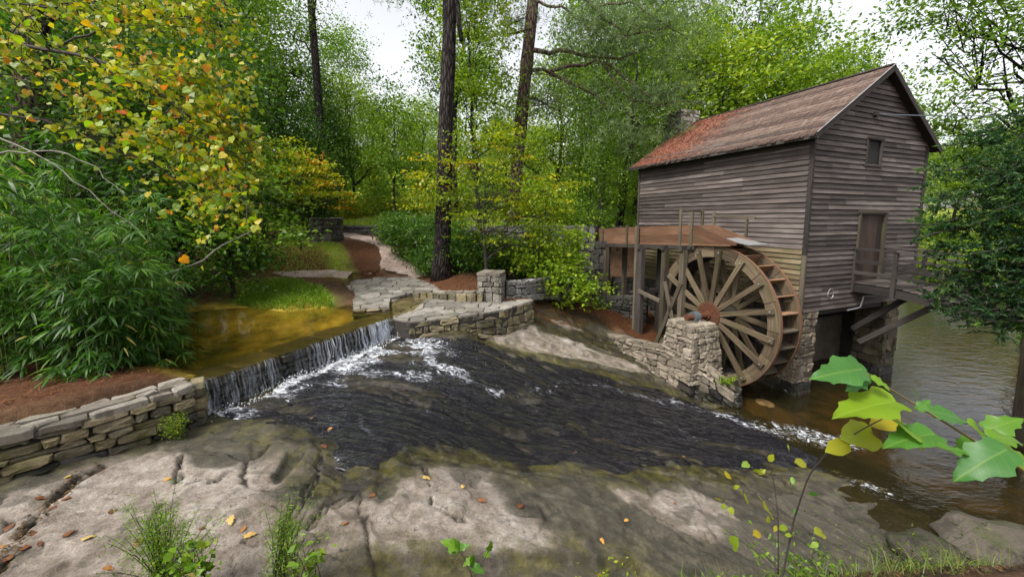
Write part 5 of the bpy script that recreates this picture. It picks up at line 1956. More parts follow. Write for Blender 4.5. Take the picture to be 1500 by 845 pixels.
# ================================================================== plants
LEAF = {
    'dark': [(0.0, (0.012, 0.032, 0.005)), (0.5, (0.042, 0.098, 0.012)), (1.0, (0.125, 0.22, 0.022))],
    'mid': [(0.0, (0.028, 0.060, 0.007)), (0.5, (0.095, 0.175, 0.013)), (1.0, (0.24, 0.34, 0.025))],
    'bright': [(0.0, (0.055, 0.105, 0.008)), (0.5, (0.17, 0.26, 0.014)), (1.0, (0.36, 0.42, 0.03))],
    'yellow': [(0.0, (0.07, 0.12, 0.008)), (0.40, (0.22, 0.29, 0.012)), (0.68, (0.42, 0.40, 0.015)), (0.88, (0.55, 0.29, 0.015)), (1.0, (0.54, 0.13, 0.02))],
    'pine': [(0.0, (0.030, 0.052, 0.020)), (0.5, (0.085, 0.13, 0.050)), (1.0, (0.20, 0.26, 0.11))],
    'cedar': [(0.0, (0.010, 0.030, 0.014)), (0.5, (0.032, 0.085, 0.028)), (1.0, (0.12, 0.20, 0.03))],
    'bamboo': [(0.0, (0.010, 0.034, 0.006)), (0.5, (0.058, 0.155, 0.016)), (0.93, (0.21, 0.36, 0.03)), (1.0, (0.46, 0.38, 0.11))],
    'grass': [(0.0, (0.05, 0.11, 0.008)), (0.5, (0.15, 0.27, 0.015)), (0.85, (0.30, 0.39, 0.03)), (1.0, (0.40, 0.32, 0.10))],
    'bankgrass': [(0.0, (0.025, 0.05, 0.008)), (0.5, (0.085, 0.14, 0.016)), (0.8, (0.19, 0.22, 0.04)), (1.0, (0.28, 0.20, 0.07))],
    'litter': [(0.0, (0.02, 0.013, 0.008)), (0.5, (0.075, 0.045, 0.024)), (1.0, (0.20, 0.12, 0.05))],
    'straw': [(0.0, (0.07, 0.022, 0.010)), (0.5, (0.22, 0.075, 0.027)), (1.0, (0.36, 0.19, 0.08))],
}
for _k in ('dark', 'mid', 'bright', 'pine'):
    LEAF[_k] = [(p, tuple(min(c * 1.28, 0.5) for c in q)) for p, q in LEAF[_k]]
ML_ = {k: mat_leaf('leaf_' + k, v) for k, v in LEAF.items()}
ML_['bgdark'] = mat_leaf('leaf_far_dark', LEAF['dark'], use='both')
ML_['bgmid'] = mat_leaf('leaf_far_mid', LEAF['mid'], use='both')
ML_['bgbright'] = mat_leaf('leaf_far_bright', LEAF['bright'], use='both')
MBARK = mat_bark('pine_bark', (0.014, 0.011, 0.010), (0.045, 0.037, 0.033))
MBARKR = mat_bark('red_pine_bark', (0.055, 0.034, 0.028), (0.15, 0.10, 0.085))
MTWIG = mat_plain('twig_bark', (0.035, 0.028, 0.022), 0.9, var=0.6, scale=25)
MPALE = mat_plain('pale_twig', (0.22, 0.20, 0.165), 0.85, var=0.5, scale=18)
MCULM = mat_plain('bamboo_culm', (0.10, 0.13, 0.03), 0.5, var=0.5, scale=10)


def unit(v):
    return v / (np.linalg.norm(v, axis=-1, keepdims=True) + 1e-9)


def leaf_arrays(P, size, tone, up=0.55, aspect=0.5, fold=0.22, D=None, droop=0.25, rg=rng):
    n = len(P)
    if D is None:
        D = rg.normal(size=(n, 3))
        D[:, 2] = D[:, 2] * 0.6 - droop
    D = unit(D)
    N = (1 - up) * unit(rg.normal(size=(n, 3))) + up * np.array([0, 0, 1.0])
    S = unit(np.cross(D, N))
    N = np.cross(S, D)
    s = np.broadcast_to(np.asarray(size, float), (n,))[:, None]
    a = aspect * s * 0.5
    base = P - D * s * 0.5
    V = np.stack([base, P - 0.06 * D * s + S * a + N * fold * a, P + D * s * 0.5 - N * 0.10 * s, P - 0.06 * D * s - S * a + N * fold * a], 1).reshape(-1, 3)
    Fq = np.arange(4 * n).reshape(-1, 4)
    return V, Fq, np.repeat(np.broadcast_to(tone, (n,)), 4)


def crown_obj(name, parts, mat, parent, smooth=False):
    V, T, n = [], [], 0
    Fs = []
    for v, f, t in parts:
        V.append(v); T.append(t); Fs.append(f + n); n += len(v)
    me = np_mesh(name, np.concatenate(V), np.concatenate(Fs), {'tone': np.clip(np.concatenate(T), 0, 1)}, smooth=smooth)
    return link(name, me, mat, parent)


def bez(p0, p1, sag, n=7, wig=0.0, rg=rng):
    p0, p1 = np.asarray(p0, float), np.asarray(p1, float)
    q = np.linspace(0, 1, n)[:, None]
    pts = p0 + (p1 - p0) * q + np.array([0, 0, 1.0]) * sag * 4 * q * (1 - q)
    if wig:
        w = rg.normal(0, wig, (n, 3)) * (4 * q * (1 - q))
        pts = pts + w
    return pts


def make_tree(name, height, trunk_r, blobs, ncl, per, lsize, mat, bark, seed, clr=0.7, flat=0.55, aspect=0.55, tonef=None, up=0.5, limbs=14, trunk_top=0.8, lean=(0, 0), low=0.25, shell=0.55, leaf_name='crown'):
    """a tree at the origin: tapered trunk, limbs to its leaf clumps, clumps of single leaves spread through the crown"""
    rg = np.random.default_rng(seed)
    root = empty(name, (0, 0, 0))
    hgt = height * trunk_top
    n = 12
    q = np.linspace(0, 1, n)
    wob = np.cumsum(rg.normal(0, 0.012 * height, (n, 2)), 0) * q[:, None]
    tp = np.c_[wob[:, 0] + lean[0] * q, wob[:, 1] + lean[1] * q, -0.3 + (hgt + 0.3) * q]
    tr = trunk_r * (1 - 0.82 * q) * (1 + 0.5 * np.exp(-q * 16))
    m = MB()
    m.tube(tp, tr, 10)
    m.build('trunk', bark, root, smooth=True, local=True)
    # clump centres
    W = np.array([b[3] * b[4] * b[5] for b in blobs])
    W = W / W.sum()
    cl = []
    for b, w in zip(blobs, W):
        k = max(3, int(ncl * w))
        d = unit(rg.normal(size=(k, 3)))
        r = rg.random(k) ** (1 / 3) * (1 - shell) + shell
        r = r * (0.85 + 0.3 * rg.random(k))
        cl.append(np.array(b[:3]) + d * r[:, None] * np.array(b[3:6]))
    cl = np.concatenate(cl)
    lm = MB()
    idx = rg.permutation(len(cl))[:limbs]
    ends = []
    for i in idx:
        c = cl[i]
        zs = np.clip(c[2] - rg.uniform(0.1, 0.35) * height * 0.6, low * height, hgt * 0.97)
        p0 = np.array([np.interp(zs, tp[:, 2], tp[:, 0]), np.interp(zs, tp[:, 2], tp[:, 1]), zs])
        r0 = np.interp(zs, tp[:, 2], tr) * 0.55
        pts = bez(p0, c, 0.05 * height * rg.uniform(-0.3, 1), 7, 0.015 * height, rg)
        lm.tube(pts, np.linspace(r0, r0 * 0.18, 7), 5, caps=False)
        ends.append((pts, r0))
    for c in cl:
        if rg.random() < 0.6 and ends:
            k = rg.integers(len(ends))
            best = min((np.linalg.norm(e[0][4] - c), j) for j, e in enumerate(ends))[1]
            pts, r0 = ends[best]
            lm.tube(bez(pts[rg.integers(2, 6)], c, 0.02 * height, 4, 0.01 * height, rg), np.linspace(r0 * 0.35, r0 * 0.1, 4), 4, caps=False)
    if lm.n:
        lm.build('limbs', bark, root, smooth=True, local=True)
    # leaves
    sizes = clr * (0.6 + 0.8 * rg.random(len(cl)))
    k = rg.poisson(per, len(cl))
    ci = np.repeat(np.arange(len(cl)), k)
    P = cl[ci] + rg.normal(size=(len(ci), 3)) * sizes[ci][:, None] * np.array([1, 1, flat])
    ct = rg.normal(0, 0.14, len(cl))
    tone = 0.45 + ct[ci] + rg.normal(0, 0.15, len(ci))
    if tonef is not None:
        tone = tone + tonef(P)
    crown_obj(leaf_name, [leaf_arrays(P, lsize * (0.6 + 0.8 * rg.random(len(P))), tone, up=up, aspect=aspect, rg=rg)], mat, root)
    return root


def put(root, x, y, rz=0.0, sc=1.0, z=None, label=None, cat=None, group=None):
    root.location = (x, y, (gh(x, y) if z is None else z) - 0.05)
    root.rotation_euler = (0, 0, rz)
    root.scale = (sc, sc, sc) if np.isscalar(sc) else sc
    return tag(root, label, cat, group)


def xat(px, y):
    r = ray(px, 330)
    return r[0] / r[1] * y


# --- background wood: six kinds of tree, copied
HB = [(0, 0, 12.5, 3.6, 3.6, 5.5), (1.8, 0.5, 9.5, 2.8, 2.6, 3.5), (-1.9, -0.6, 10.5, 2.6, 2.8, 3.6)]
protos = {}
for nm, kind, seed, blobs, hgt, ncl, per in (
        ('oak', 'bgmid', 11, HB, 18, 170, 68),
        ('beech', 'bgbright', 12, [(0, 0, 11, 3.4, 3.4, 5.8), (1.5, 1.0, 7.5, 2.5, 2.5, 3), (-1.6, -0.6, 14.5, 2.2, 2.2, 3)], 18, 170, 68),
        ('holly', 'bgdark', 13, [(0, 0, 6.0, 2.6, 2.6, 5.2), (0, 0, 10.5, 1.5, 1.5, 3)], 13, 150, 75),
        ('maple', 'bgbright', 14, [(0, 0, 10, 4.0, 4.0, 4.6), (2.2, 0, 13, 2.4, 2.4, 2.6), (-2.4, 0.8, 7.5, 2.4, 2.4, 2.4)], 16, 180, 64),
        ('hickory', 'bgmid', 15, [(0, 0, 14.5, 3.0, 3.0, 5.5), (1.4, -1, 18, 2.2, 2.2, 3.0), (-2, 1, 10, 2.2, 2.0, 2.6)], 21, 170, 66)):
    protos[nm] = make_tree(nm + '_tree', hgt, 0.24, blobs, ncl, per, 0.24, ML_[kind], MBARK, seed, clr=0.75, low=0.2, limbs=16)
LAB = {'oak': 'green oak of the background wood with a broad loose crown', 'beech': 'bright green beech of the background wood with a tall crown', 'holly': 'dark conical evergreen of the background wood',
       'maple': 'light green maple of the background wood with a wide crown', 'hickory': 'tall green hickory of the background wood with a high crown'}
spots = []
for px, y, k, s in ((-260, 20, 'oak', 0.9), (-120, 15, 'holly', 0.85), (20, 19, 'oak', 0.85), (105, 15.5, 'holly', 0.75), (170, 22, 'maple', 0.9), (250, 17.5, 'oak', 0.72), (330, 23, 'oak', 0.95),
                    (365, 30, 'hickory', 0.95), (300, 29, 'beech', 1.0), (385, 20.5, 'holly', 0.62), (425, 34, 'oak', 1.0), (452, 21.5, 'holly', 0.55), (520, 38, 'maple', 0.8), (508, 44, 'hickory', 0.95),
                    (482, 30, 'holly', 0.75), (545, 47, 'beech', 0.8), (590, 52, 'oak', 0.75), (625, 44, 'maple', 0.85), (668, 30, 'hickory', 0.95), (700, 40, 'beech', 0.9), (745, 52, 'oak', 0.8),
                    (815, 31, 'maple', 0.85), (850, 40, 'beech', 0.95), (880, 27, 'oak', 0.92), (930, 34, 'hickory', 1.0), (960, 25, 'beech', 0.85), (1010, 27, 'maple', 1.05), (1075, 28, 'oak', 1.1), (1130, 27, 'maple', 1.1),
                    (1200, 32, 'beech', 1.1), (1270, 33, 'oak', 0.95), (1010, 40, 'oak', 1.1), (1120, 42, 'hickory', 1.1),
                    (650, 66, 'oak', 0.9), (560, 70, 'hickory', 0.8), (480, 66, 'beech', 1.0), (790, 64, 'maple', 0.95), (400, 60, 'hickory', 1.0), (280, 55, 'oak', 1.1), (170, 50, 'maple', 1.1), (60, 40, 'beech', 1.1),
                    (900, 62, 'oak', 1.1), (1230, 55, 'oak', 1.0), (-60, 30, 'oak', 1.0), (40, 28, 'holly', 1.1), (215, 34, 'holly', 1.1)):
    spots.append((px, y, k, s))
for i, (px, y) in enumerate(((1350, 54), (1395, 52), (1440, 50), (1490, 48), (1550, 46), (1640, 44), (1370, 66), (1460, 62), (1750, 46), (1600, 40), (1700, 36))):
    spots.append((px, y, ('maple', 'oak', 'beech')[i % 3], 0.85))
for i in range(46):                              # deeper rows that close the view under the crowns
    spots.append((120 + i * 24 + random.uniform(-14, 14), random.uniform(55, 95), random.choice(('oak', 'maple', 'beech', 'holly', 'oak')), random.uniform(0.55, 0.85)))


def region(px, y):
    row = 'near the front of' if y < 24 else ('in the middle of' if y < 45 else 'deep in')
    if px > 1300: return 'on the far shore of the mill pond'
    w = ((130, 'behind the bamboo thicket'), (300, 'behind the overhanging redbud'), (430, 'above the orange dogwood'), (640, 'beyond the yellow green lawn'), (760, 'between the two pines'), (900, 'behind the reddish pine'), (1040, 'behind the mill chimney'), (1400, 'behind the mill roof'))
    return row + ' the wood ' + next(t for p, t in w if px < p)


LAB = {'oak': 'green oak', 'beech': 'bright green beech', 'holly': 'dark evergreen holly', 'maple': 'light green maple', 'hickory': 'tall green hickory'}
first = set()
for i, (px, y, k, s) in enumerate(spots):
    o = protos[k] if k not in first else copy_tree(protos[k])
    first.add(k)
    lab = LAB[k] + ' ' + region(px, y)
    put(o, xat(px, y), y, rz=i * 2.4, sc=(s * random.uniform(0.92, 1.1), s * random.uniform(0.92, 1.1), s * random.uniform(0.95, 1.08)), label=lab, cat='tree', group=lab.replace(LAB[k], k + ' trees'))

# low undergrowth of the wood, copied
ub = make_tree('understory_shrub', 1.6, 0.03, [(0, 0, 0.9, 1.1, 1.1, 0.75)], 46, 44, 0.15, ML_['bgmid'], MTWIG, 31, clr=0.33, limbs=10, low=0.05)
ub2 = make_tree('understory_shrub', 1.8, 0.03, [(0, 0, 1.0, 1.2, 1.2, 0.8)], 46, 44, 0.16, ML_['bgbright'], MTWIG, 32, clr=0.35, limbs=10, low=0.05)
uu = [False, False]
for i in range(110):
    px = random.uniform(180, 1000)
    y = random.uniform(25, 60)
    if 420 < px < 640 and y < 37: continue
    k = random.random() < 0.45
    src = ub2 if k else ub
    o = src if not uu[k] else copy_tree(src)
    uu[k] = True
    put(o, xat(px, y), y, rz=i, sc=random.uniform(0.9, 1.9), label=('light green understory shrub ' if k else 'mid green understory shrub ') + region(px, y), cat='shrub', group=('bright' if k else 'green') + ' understory shrubs ' + region(px, y))
for i in range(26):
    o = copy_tree(ub2 if i % 2 else ub)
    px, y = 1330 + i * 17, random.uniform(38, 56)
    put(o, xat(px, y), y, rz=i, sc=random.uniform(1.2, 2.2), label='light green shrub on the far shore of the mill pond' if i % 2 else 'mid green shrub on the far shore of the mill pond', cat='shrub', group='light shrubs on the far shore' if i % 2 else 'green shrubs on the far shore')
for i in range(44):
    o = copy_tree(ub if i % 3 else ub2)
    px, y = 330 + i * 16 + random.uniform(-8, 8), random.uniform(58, 84)
    put(o, xat(px, y), y, rz=i, sc=(3.4, 3.4, random.uniform(3.0, 5.0)), label='tall far thicket ' + region(px, y), cat='shrub', group='far thickets ' + region(px, y))
# yellow green brush along the lawn
yb = make_tree('lawn_brush', 1.2, 0.02, [(0, 0, 0.5, 1.0, 0.8, 0.5)], 44, 40, 0.12, ML_['yellow'], MTWIG, 33, clr=0.28, limbs=6, low=0.05, tonef=lambda P: -0.12)
for i in range(22):
    o = yb if i == 0 else copy_tree(yb)
    px, y = random.uniform(395, 700), random.uniform(29, 38)
    put(o, xat(px, y), y, rz=i * 1.7, sc=random.uniform(0.9, 1.7), label='yellow green brush on the lawn ' + ('behind the pale wall' if y < 32 else 'before the wood') + (' left of the path' if px < 500 else ' right of the path' if px > 600 else ' above the path'), cat='shrub', group='yellow green brush on the lawn')


# --- two big pines
def trunk_from_px(name, pts, rad, bark, label, ground=True):
    P = [Dp(px, py, y) for px, py, y in pts]
    base = P[0].copy()
    base[2] = gh(base[0], base[1]) - 0.2
    root = empty(name, (base[0], base[1], base[2] + 0.2), label, 'tree')
    P = [base] + P[1:]
    Q, _ = resample(P, 26)
    r = np.interp(np.linspace(0, 1, 26), np.linspace(0, 1, len(rad)), rad)
    r = r * (1 + 0.04 * rng.normal(size=26))
    r[0] *= 1.35; r[1] *= 1.1
    MB().tube(Q, r, 18).build('trunk', bark, root, smooth=True)
    return root, Q


def needles(C, n, spread_, length, rg, tone0=0.5, rad=None):
    """tufts of needles round the given centres"""
    parts = []
    C = np.asarray(C)
    ci = rg.integers(0, len(C), n)
    T = C[ci] + rg.normal(size=(n, 3)) * spread_
    k = 9
    P = np.repeat(T, k, 0)
    D = unit(rg.normal(size=(n * k, 3)) + np.array([0, 0, 0.35]))
    P = P + D * length * 0.5
    tone = np.repeat(tone0 + rg.normal(0, 0.2, n), k) + rg.normal(0, 0.08, n * k)
    return leaf_arrays(P, length * (0.7 + 0.6 * rg.random(n * k)), tone, up=0.4, aspect=0.085, D=D, rg=rg)


rg = np.random.default_rng(90)
pineA, QA = trunk_from_px('pine_tree', [(646, 418, 14.0), (649, 330, 14.05), (653, 180, 14.2), (658, 60, 14.3), (662, -160, 14.5), (664, -420, 14.7)], [0.30, 0.265, 0.255, 0.25, 0.22, 0.16], MBARK, 'dark straight pine trunk rising beside the flagstone landing')
up_c = [Dp(px, py, y) for px, py, y in ((600, -60, 14), (700, -90, 15), (640, -200, 14), (720, -40, 15.5), (590, -150, 15), (680, -300, 14.5), (560, -30, 15))]
lm = MB()
for c in up_c:
    i = int(np.argmin(np.abs(QA[:, 2] - (c[2] - 0.6))))
    lm.tube(bez(QA[i], c, 0.3, 6, 0.08), np.linspace(0.06, 0.02, 6), 6)
lm.tube(bez(QA[14], Dp(676, 60, 14.1), 0.1, 5, 0.03), np.linspace(0.13, 0.07, 5), 8)
lm.build('limbs', MBARK, pineA, smooth=True)
v, f, t = needles(np.array(up_c), 900, np.array([0.8, 0.8, 0.4]), 0.22, rg)
crown_obj('crown', [(v - wloc(pineA), f, t)], ML_['pine'], pineA)

pineB, QB = trunk_from_px('pine_tree', [(748, 350, 19.0), (752, 300, 19.0), (757, 240, 19.0), (765, 160, 19.1), (775, 60, 19.2), (784, -30, 19.3), (795, -200, 19.5)], [0.34, 0.32, 0.30, 0.28, 0.25, 0.20], MBARKR, 'reddish leaning pine behind the dogwood with limbs reaching towards the mill')
lm = MB()
tips = []
for path, r0 in (([(775, 75, 19.2), (830, 76, 18.6), (900, 88, 18), (955, 70, 17.6)], 0.12), ([(771, 103, 19.2), (800, 104, 18.8), (850, 128, 18.2), (893, 158, 17.6)], 0.10), ([(766, 138, 19.1), (790, 148, 18.8), (815, 162, 18.5)], 0.08),
                 ([(800, 104, 18.8), (880, 92, 18), (925, 150, 17.4), (985, 158, 17.0)], 0.085), ([(885, 90, 18), (925, 120, 17.5), (960, 150, 17.2), (1000, 125, 17.2)], 0.06), ([(772, 45, 19.2), (745, 52, 19.4), (742, 36, 19.5), (772, 26, 19.3)], 0.07),
                 ([(790, -20, 19.2), (850, -5, 18.4), (920, 55, 17.6), (985, 40, 17)], 0.10), ([(780, 0, 19.2), (840, 20, 18.4), (890, 62, 17.8)], 0.07), ([(860, 10, 18.2), (930, 5, 17.6), (1010, 60, 17.4)], 0.06),
                 ([(782, -20, 19.3), (740, -30, 19.6), (700, 5, 20)], 0.07)):
    P, _ = resample([Dp(*q) for q in path], 12)
    P = P + rg.normal(0, 0.05, P.shape)
    lm.tube(P, np.linspace(r0, r0 * 0.3, 12), 7)
    tips += list(P[5:])
    for _ in range(4):
        b = P[rg.integers(5, 12)]
        e = b + np.array([rg.normal(0, 0.7), rg.normal(0, 0.6), rg.normal(0.15, 0.45)])
        lm.tube(bez(b, e, 0.1, 4), np.linspace(r0 * 0.3, 0.012, 4), 4, caps=False)
        tips += [e, 0.5 * (b + e)]
lm.build('limbs', MBARKR, pineB, smooth=True)
v, f, t = needles(np.array(tips), 2600, np.array([0.55, 0.55, 0.28]), 0.24, rg)
v2, f2, t2 = needles(np.array([Dp(px, py, 17.5) for px, py in ((860, 30), (910, 10), (960, 20), (980, 90), (930, 200), (980, 200), (1000, 60), (840, 60), (1020, 20), (890, 190), (960, 230))]), 1500, np.array([0.75, 0.75, 0.4]), 0.24, rg, 0.55)
crown_obj('crown', [(v - wloc(pineB), f, t), (v2 - wloc(pineB), f2, t2)], ML_['pine'], pineB)
# more trunks one can tell apart in the wood
for i, (pts, r, lab) in enumerate((
        ([(471, 300, 24), (470, 200, 24), (463, 100, 24.2), (455, 0, 24.5), (450, -120, 25)], [0.26, 0.24, 0.2, 0.16], 'grey forked hardwood trunk standing above the orange dogwood'),
        ([(40, 330, 10.5), (42, 180, 10.6), (48, 80, 10.8), (55, -100, 11)], [0.36, 0.34, 0.32, 0.28], 'thick pine trunk half hidden behind the bamboo and yellow leaves'),
        ([(905, 330, 21), (915, 270, 21), (925, 210, 21), (930, 120, 21.5)], [0.2, 0.18, 0.15, 0.1], 'grey trunk beside the far corner of the mill'))):
    root, Q = trunk_from_px('hardwood_tree' if i != 1 else 'pine_tree', pts, r, MBARK if i != 1 else MBARKR, lab)
    lm = MB()
    ends = []
    for k in range(8):
        b = Q[rg.integers(12, 25)]
        e = b + np.array([rg.normal(0, 1.6), rg.normal(0, 1.0), rg.uniform(0.4, 2.6)])
        lm.tube(bez(b, e, 0.25, 6, 0.1), np.linspace(0.07, 0.02, 6), 5)
        ends.append(e)
    lm.build('limbs', MBARK, root, smooth=True)
    E = np.array(ends)
    P = E[rg.integers(0, 8, 2600)] + rg.normal(size=(2600, 3)) * np.array([0.8, 0.8, 0.5])
    v, f, t = leaf_arrays(P, 0.15, 0.45 + rg.normal(0, 0.2, 2600), rg=rg)
    crown_obj('crown', [(v - wloc(root), f, t)], ML_['mid' if i != 1 else 'dark'], root)

# leafy maple just behind the dark pine
mp = make_tree('maple_tree', 13, 0.12, [(0, 0, 9.5, 1.7, 1.4, 2.6), (0.3, 0, 6.5, 1.3, 1.3, 1.4), (-0.2, 0, 12, 1.6, 1.5, 1.8)], 90, 70, 0.17, ML_['bright'], MBARK, 41, clr=0.42, limbs=18)
put(mp, xat(705, 17.5), 17.5, label='slender bright green maple just right of the dark pine trunk', cat='tree')
lc = make_tree('young_tree', 9, 0.09, [(0, 0, 5.6, 1.7, 1.4, 2.4), (-0.5, 0, 7.8, 1.2, 1.2, 1.4)], 80, 60, 0.16, ML_['mid'], MBARK, 42, clr=0.42, limbs=16)
put(lc, xat(580, 24), 24, label='young green tree left of the dark pine, above the lawn', cat='tree')


# --- dogwoods in tiers, yellow green with orange tips
def dogwood(name, x, y, hgt, blobs, label, seed, tonef, ncl=120, per=44, lsize=0.12, mat='yellow'):
    d = make_tree(name, hgt, 0.075, blobs, ncl, per, lsize, ML_[mat], MTWIG, seed, clr=0.30, flat=0.16, limbs=34, trunk_top=0.7, low=0.12, up=0.62, shell=0.3, tonef=tonef)
    return put(d, x, y, label=label, cat='tree')


dz0 = gh(xat(712, 13.6), 13.6)
def tone_c(P):
    return -0.14 + 0.34 * np.exp(-(((P[:, 0] + 2.2) / 0.8) ** 2 + ((P[:, 2] - 4.0) / 0.8) ** 2)) + 0.26 * np.exp(-(((P[:, 0] - 3.0) / 0.9) ** 2 + ((P[:, 2] - 3.2) / 0.7) ** 2)) + 0.10 * fbm(P[:, 0] * 1.5, P[:, 2] * 2, 2, 3)
dogwood('dogwood_tree', xat(712, 13.6), 13.6, 6.0, [(-0.2, 0, 2.9, 2.2, 1.6, 1.5), (-1.6, 0.1, 3.6, 1.4, 1.2, 0.8), (1.7, 0.2, 3.0, 1.7, 1.2, 0.9), (0.3, 0, 4.7, 1.5, 1.3, 0.9), (2.6, 0.3, 3.6, 1.1, 0.9, 0.5), (0.9, -0.4, 1.6, 1.4, 0.9, 0.5)],
        'yellow green dogwood in tiers with orange tips, behind the low edging wall', 51, tone_c, ncl=210, per=34, lsize=0.125)
dogwood('dogwood_tree', xat(438, 16.5), 16.5, 4.6, [(0, 0, 3.2, 1.8, 1.4, 1.0), (0.9, 0, 2.3, 1.3, 1.1, 0.7), (-0.8, 0, 4.1, 1.2, 1.0, 0.7)], 'small dogwood turning yellow and orange left of the path', 52,
        lambda P: 0.0 + 0.22 * sstep(0.0, 1.8, P[:, 0]) - 0.05, ncl=110, per=44, lsize=0.13)
# bush with big dark leaves at the head of the pond
bs = make_tree('leafy_bush', 4.2, 0.07, [(0, 0, 2.6, 1.7, 1.4, 1.5), (1.1, 0, 1.9, 1.2, 1.0, 0.9), (-1.5, 0.2, 2.8, 1.5, 1.3, 1.7), (0.3, 0, 3.7, 1.3, 1.2, 0.9)], 150, 50, 0.15, ML_['mid'], MTWIG, 61, clr=0.34, limbs=22, low=0.08, aspect=0.5, tonef=lambda P: -0.06)
put(bs, xat(335, 11.2), 11.2, label='large dark leaved bush at the head of the upper pond', cat='bush')
bb_ = [Dp(232, 405, 9.0), Dp(262, 395, 9.2), Dp(296, 383, 9.5), Dp(320, 362, 9.8), Dp(345, 350, 10), Dp(378, 334, 10.3)]
Q, _ = resample(bb_, 14)
m = MB()
m.tube(Q, np.linspace(0.03, 0.010, 14), 6)
br = m.build('bare_branch', MPALE, bs)
bs2 = make_tree('dark_bush', 3.0, 0.05, [(0, 0, 1.3, 1.7, 1.2, 1.0), (1.4, 0, 1.0, 1.0, 0.9, 0.7)], 90, 55, 0.12, ML_['dark'], MTWIG, 62, clr=0.3, limbs=14, low=0.05)
put(bs2, xat(270, 10.6), 10.6, label='dark shrub on the shaded bank between bamboo and pond', cat='bush')
bs3 = make_tree('evergreen_tree', 8, 0.12, [(0, 0, 4.2, 2.2, 2.0, 3.0), (-2, 0, 4.0, 2.0, 1.8, 2.4), (1.2, 0, 6.3, 1.5, 1.4, 1.5)], 190, 62, 0.14, ML_['dark'], MTWIG, 63, clr=0.42, limbs=20, low=0.08)
put(bs3, -9.8, 11.5, label='dark evergreen tree rising behind the bamboo thicket', cat='tree')
bs4 = copy_tree(bs3)
put(bs4, -13.5, 12.5, rz=2, sc=1.1, label='dense evergreen tree farthest left behind the bamboo', cat='tree')
# rhododendrons and the leafy bush over the garden wall
rd = make_tree('rhododendron', 2.2, 0.04, [(0, 0, 0.85, 1.05, 0.9, 0.75)], 80, 46, 0.13, ML_['dark'], MTWIG, 71, clr=0.23, limbs=16, low=0.05, aspect=0.42, tonef=lambda P: 0.12)
rspots = ((606, 16.3, 1.15, 'rounded rhododendron at the bend of the path'), (585, 18.3, 1.0, 'rhododendron farther up beside the path'), (628, 14.9, 0.75, 'small rhododendron at the foot of the dark pine, path side'), (690, 14.6, 0.95, 'dark rhododendron between the pine trunk and the stone pillar'),
          (725, 15.2, 1.0, 'rhododendron behind the stone pillar'), (760, 15.6, 1.1, 'rhododendron in front of the canal wall, right of the dogwood stem'), (665, 16.2, 1.0, 'rhododendron behind the dark pine trunk'), (640, 18.0, 1.1, 'rhododendron against the canal wall behind the pine'))
for i, (px, y, s, lab) in enumerate(rspots):
    o = rd if i == 0 else copy_tree(rd)
    put(o, xat(px, y), y, rz=i * 1.3, sc=s, label=lab, cat='shrub', group='rhododendrons by the path')
hb_ = make_tree('leafy_bush', 2.8, 0.04, [(0, 0, 1.3, 1.0, 0.8, 1.0), (0.8, -0.2, 0.9, 0.8, 0.7, 0.6), (-0.7, 0, 1.7, 0.9, 0.7, 0.6)], 90, 34, 0.15, ML_['bright'], MTWIG, 72, clr=0.24, limbs=18, low=0.05, tonef=lambda P: -0.02)
put(hb_, xat(826, 13.9), 13.9, label='bright leafy bush spilling over the garden wall', cat='bush')
hb2 = copy_tree(hb_)
put(hb2, xat(800, 15.6), 15.6, rz=2.2, sc=1.15, label='bright bush against the canal wall, beside the dogwood', cat='bush')
thin = make_tree('sapling_tree', 6.5, 0.045, [(0, 0, 4.2, 1.3, 1.2, 2.2)], 60, 40, 0.13, ML_['mid'], MTWIG, 73, clr=0.34, limbs=14, low=0.2)
for i, (px, y, lab) in enumerate(((880, 18.6, 'thin sapling behind the upper end of the flume'), (860, 21, 'thin sapling between canal wall and wood'), (905, 20, 'thin sapling beside the grey trunk near the mill'))):
    o = thin if i == 0 else copy_tree(thin)
    put(o, xat(px, y), y, rz=i * 2, label=lab, cat='tree')

# --- cedar hanging over the gangway
cd = empty('cedar_tree', (9.9, 5.6, gh(9.9, 5.6)), 'feathery dark green cedar hanging over the gangway and pond', 'tree')
cz = gh(9.9, 5.6)
Q = np.array([(9.9, 5.6, cz - 0.2), (9.95, 5.7, 3), (9.85, 5.9, 6), (9.9, 6.0, 9), (9.9, 6.0, 11)])
Q, _ = resample(Q, 16)
MB().tube(Q, np.linspace(0.2, 0.05, 16), 10).build('trunk', MBARK, cd, smooth=True)
rg = np.random.default_rng(80)
lm = MB()
sp_P, sp_D, sp_T = [], [], []
ctips = [(1335, 300, 6.9), (1330, 355, 6.6), (1345, 400, 6.8), (1360, 440, 6.6), (1390, 470, 6.6), (1440, 480, 6.4), (1355, 250, 7.0), (1375, 215, 7.2), (1400, 250, 6.6), (1420, 330, 6.2), (1400, 380, 6.2), (1450, 420, 6.0),
         (1480, 350, 6.0), (1470, 270, 6.2), (1490, 470, 6.0), (1380, 330, 6.6), (1410, 430, 6.6), (1480, 210, 6.6), (1430, 200, 7.0), (1500, 400, 5.6), (1365, 375, 6.5), (1440, 370, 6.0), (1395, 300, 6.4), (1450, 310, 6.0), (1325, 335, 6.9), (1340, 372, 6.8), (1352, 420, 6.9), (1335, 445, 7.0), (1380, 445, 6.4), (1420, 460, 6.2), (1470, 440, 6.0), (1360, 330, 6.6), (1430, 260, 6.4), (1490, 310, 5.8)]
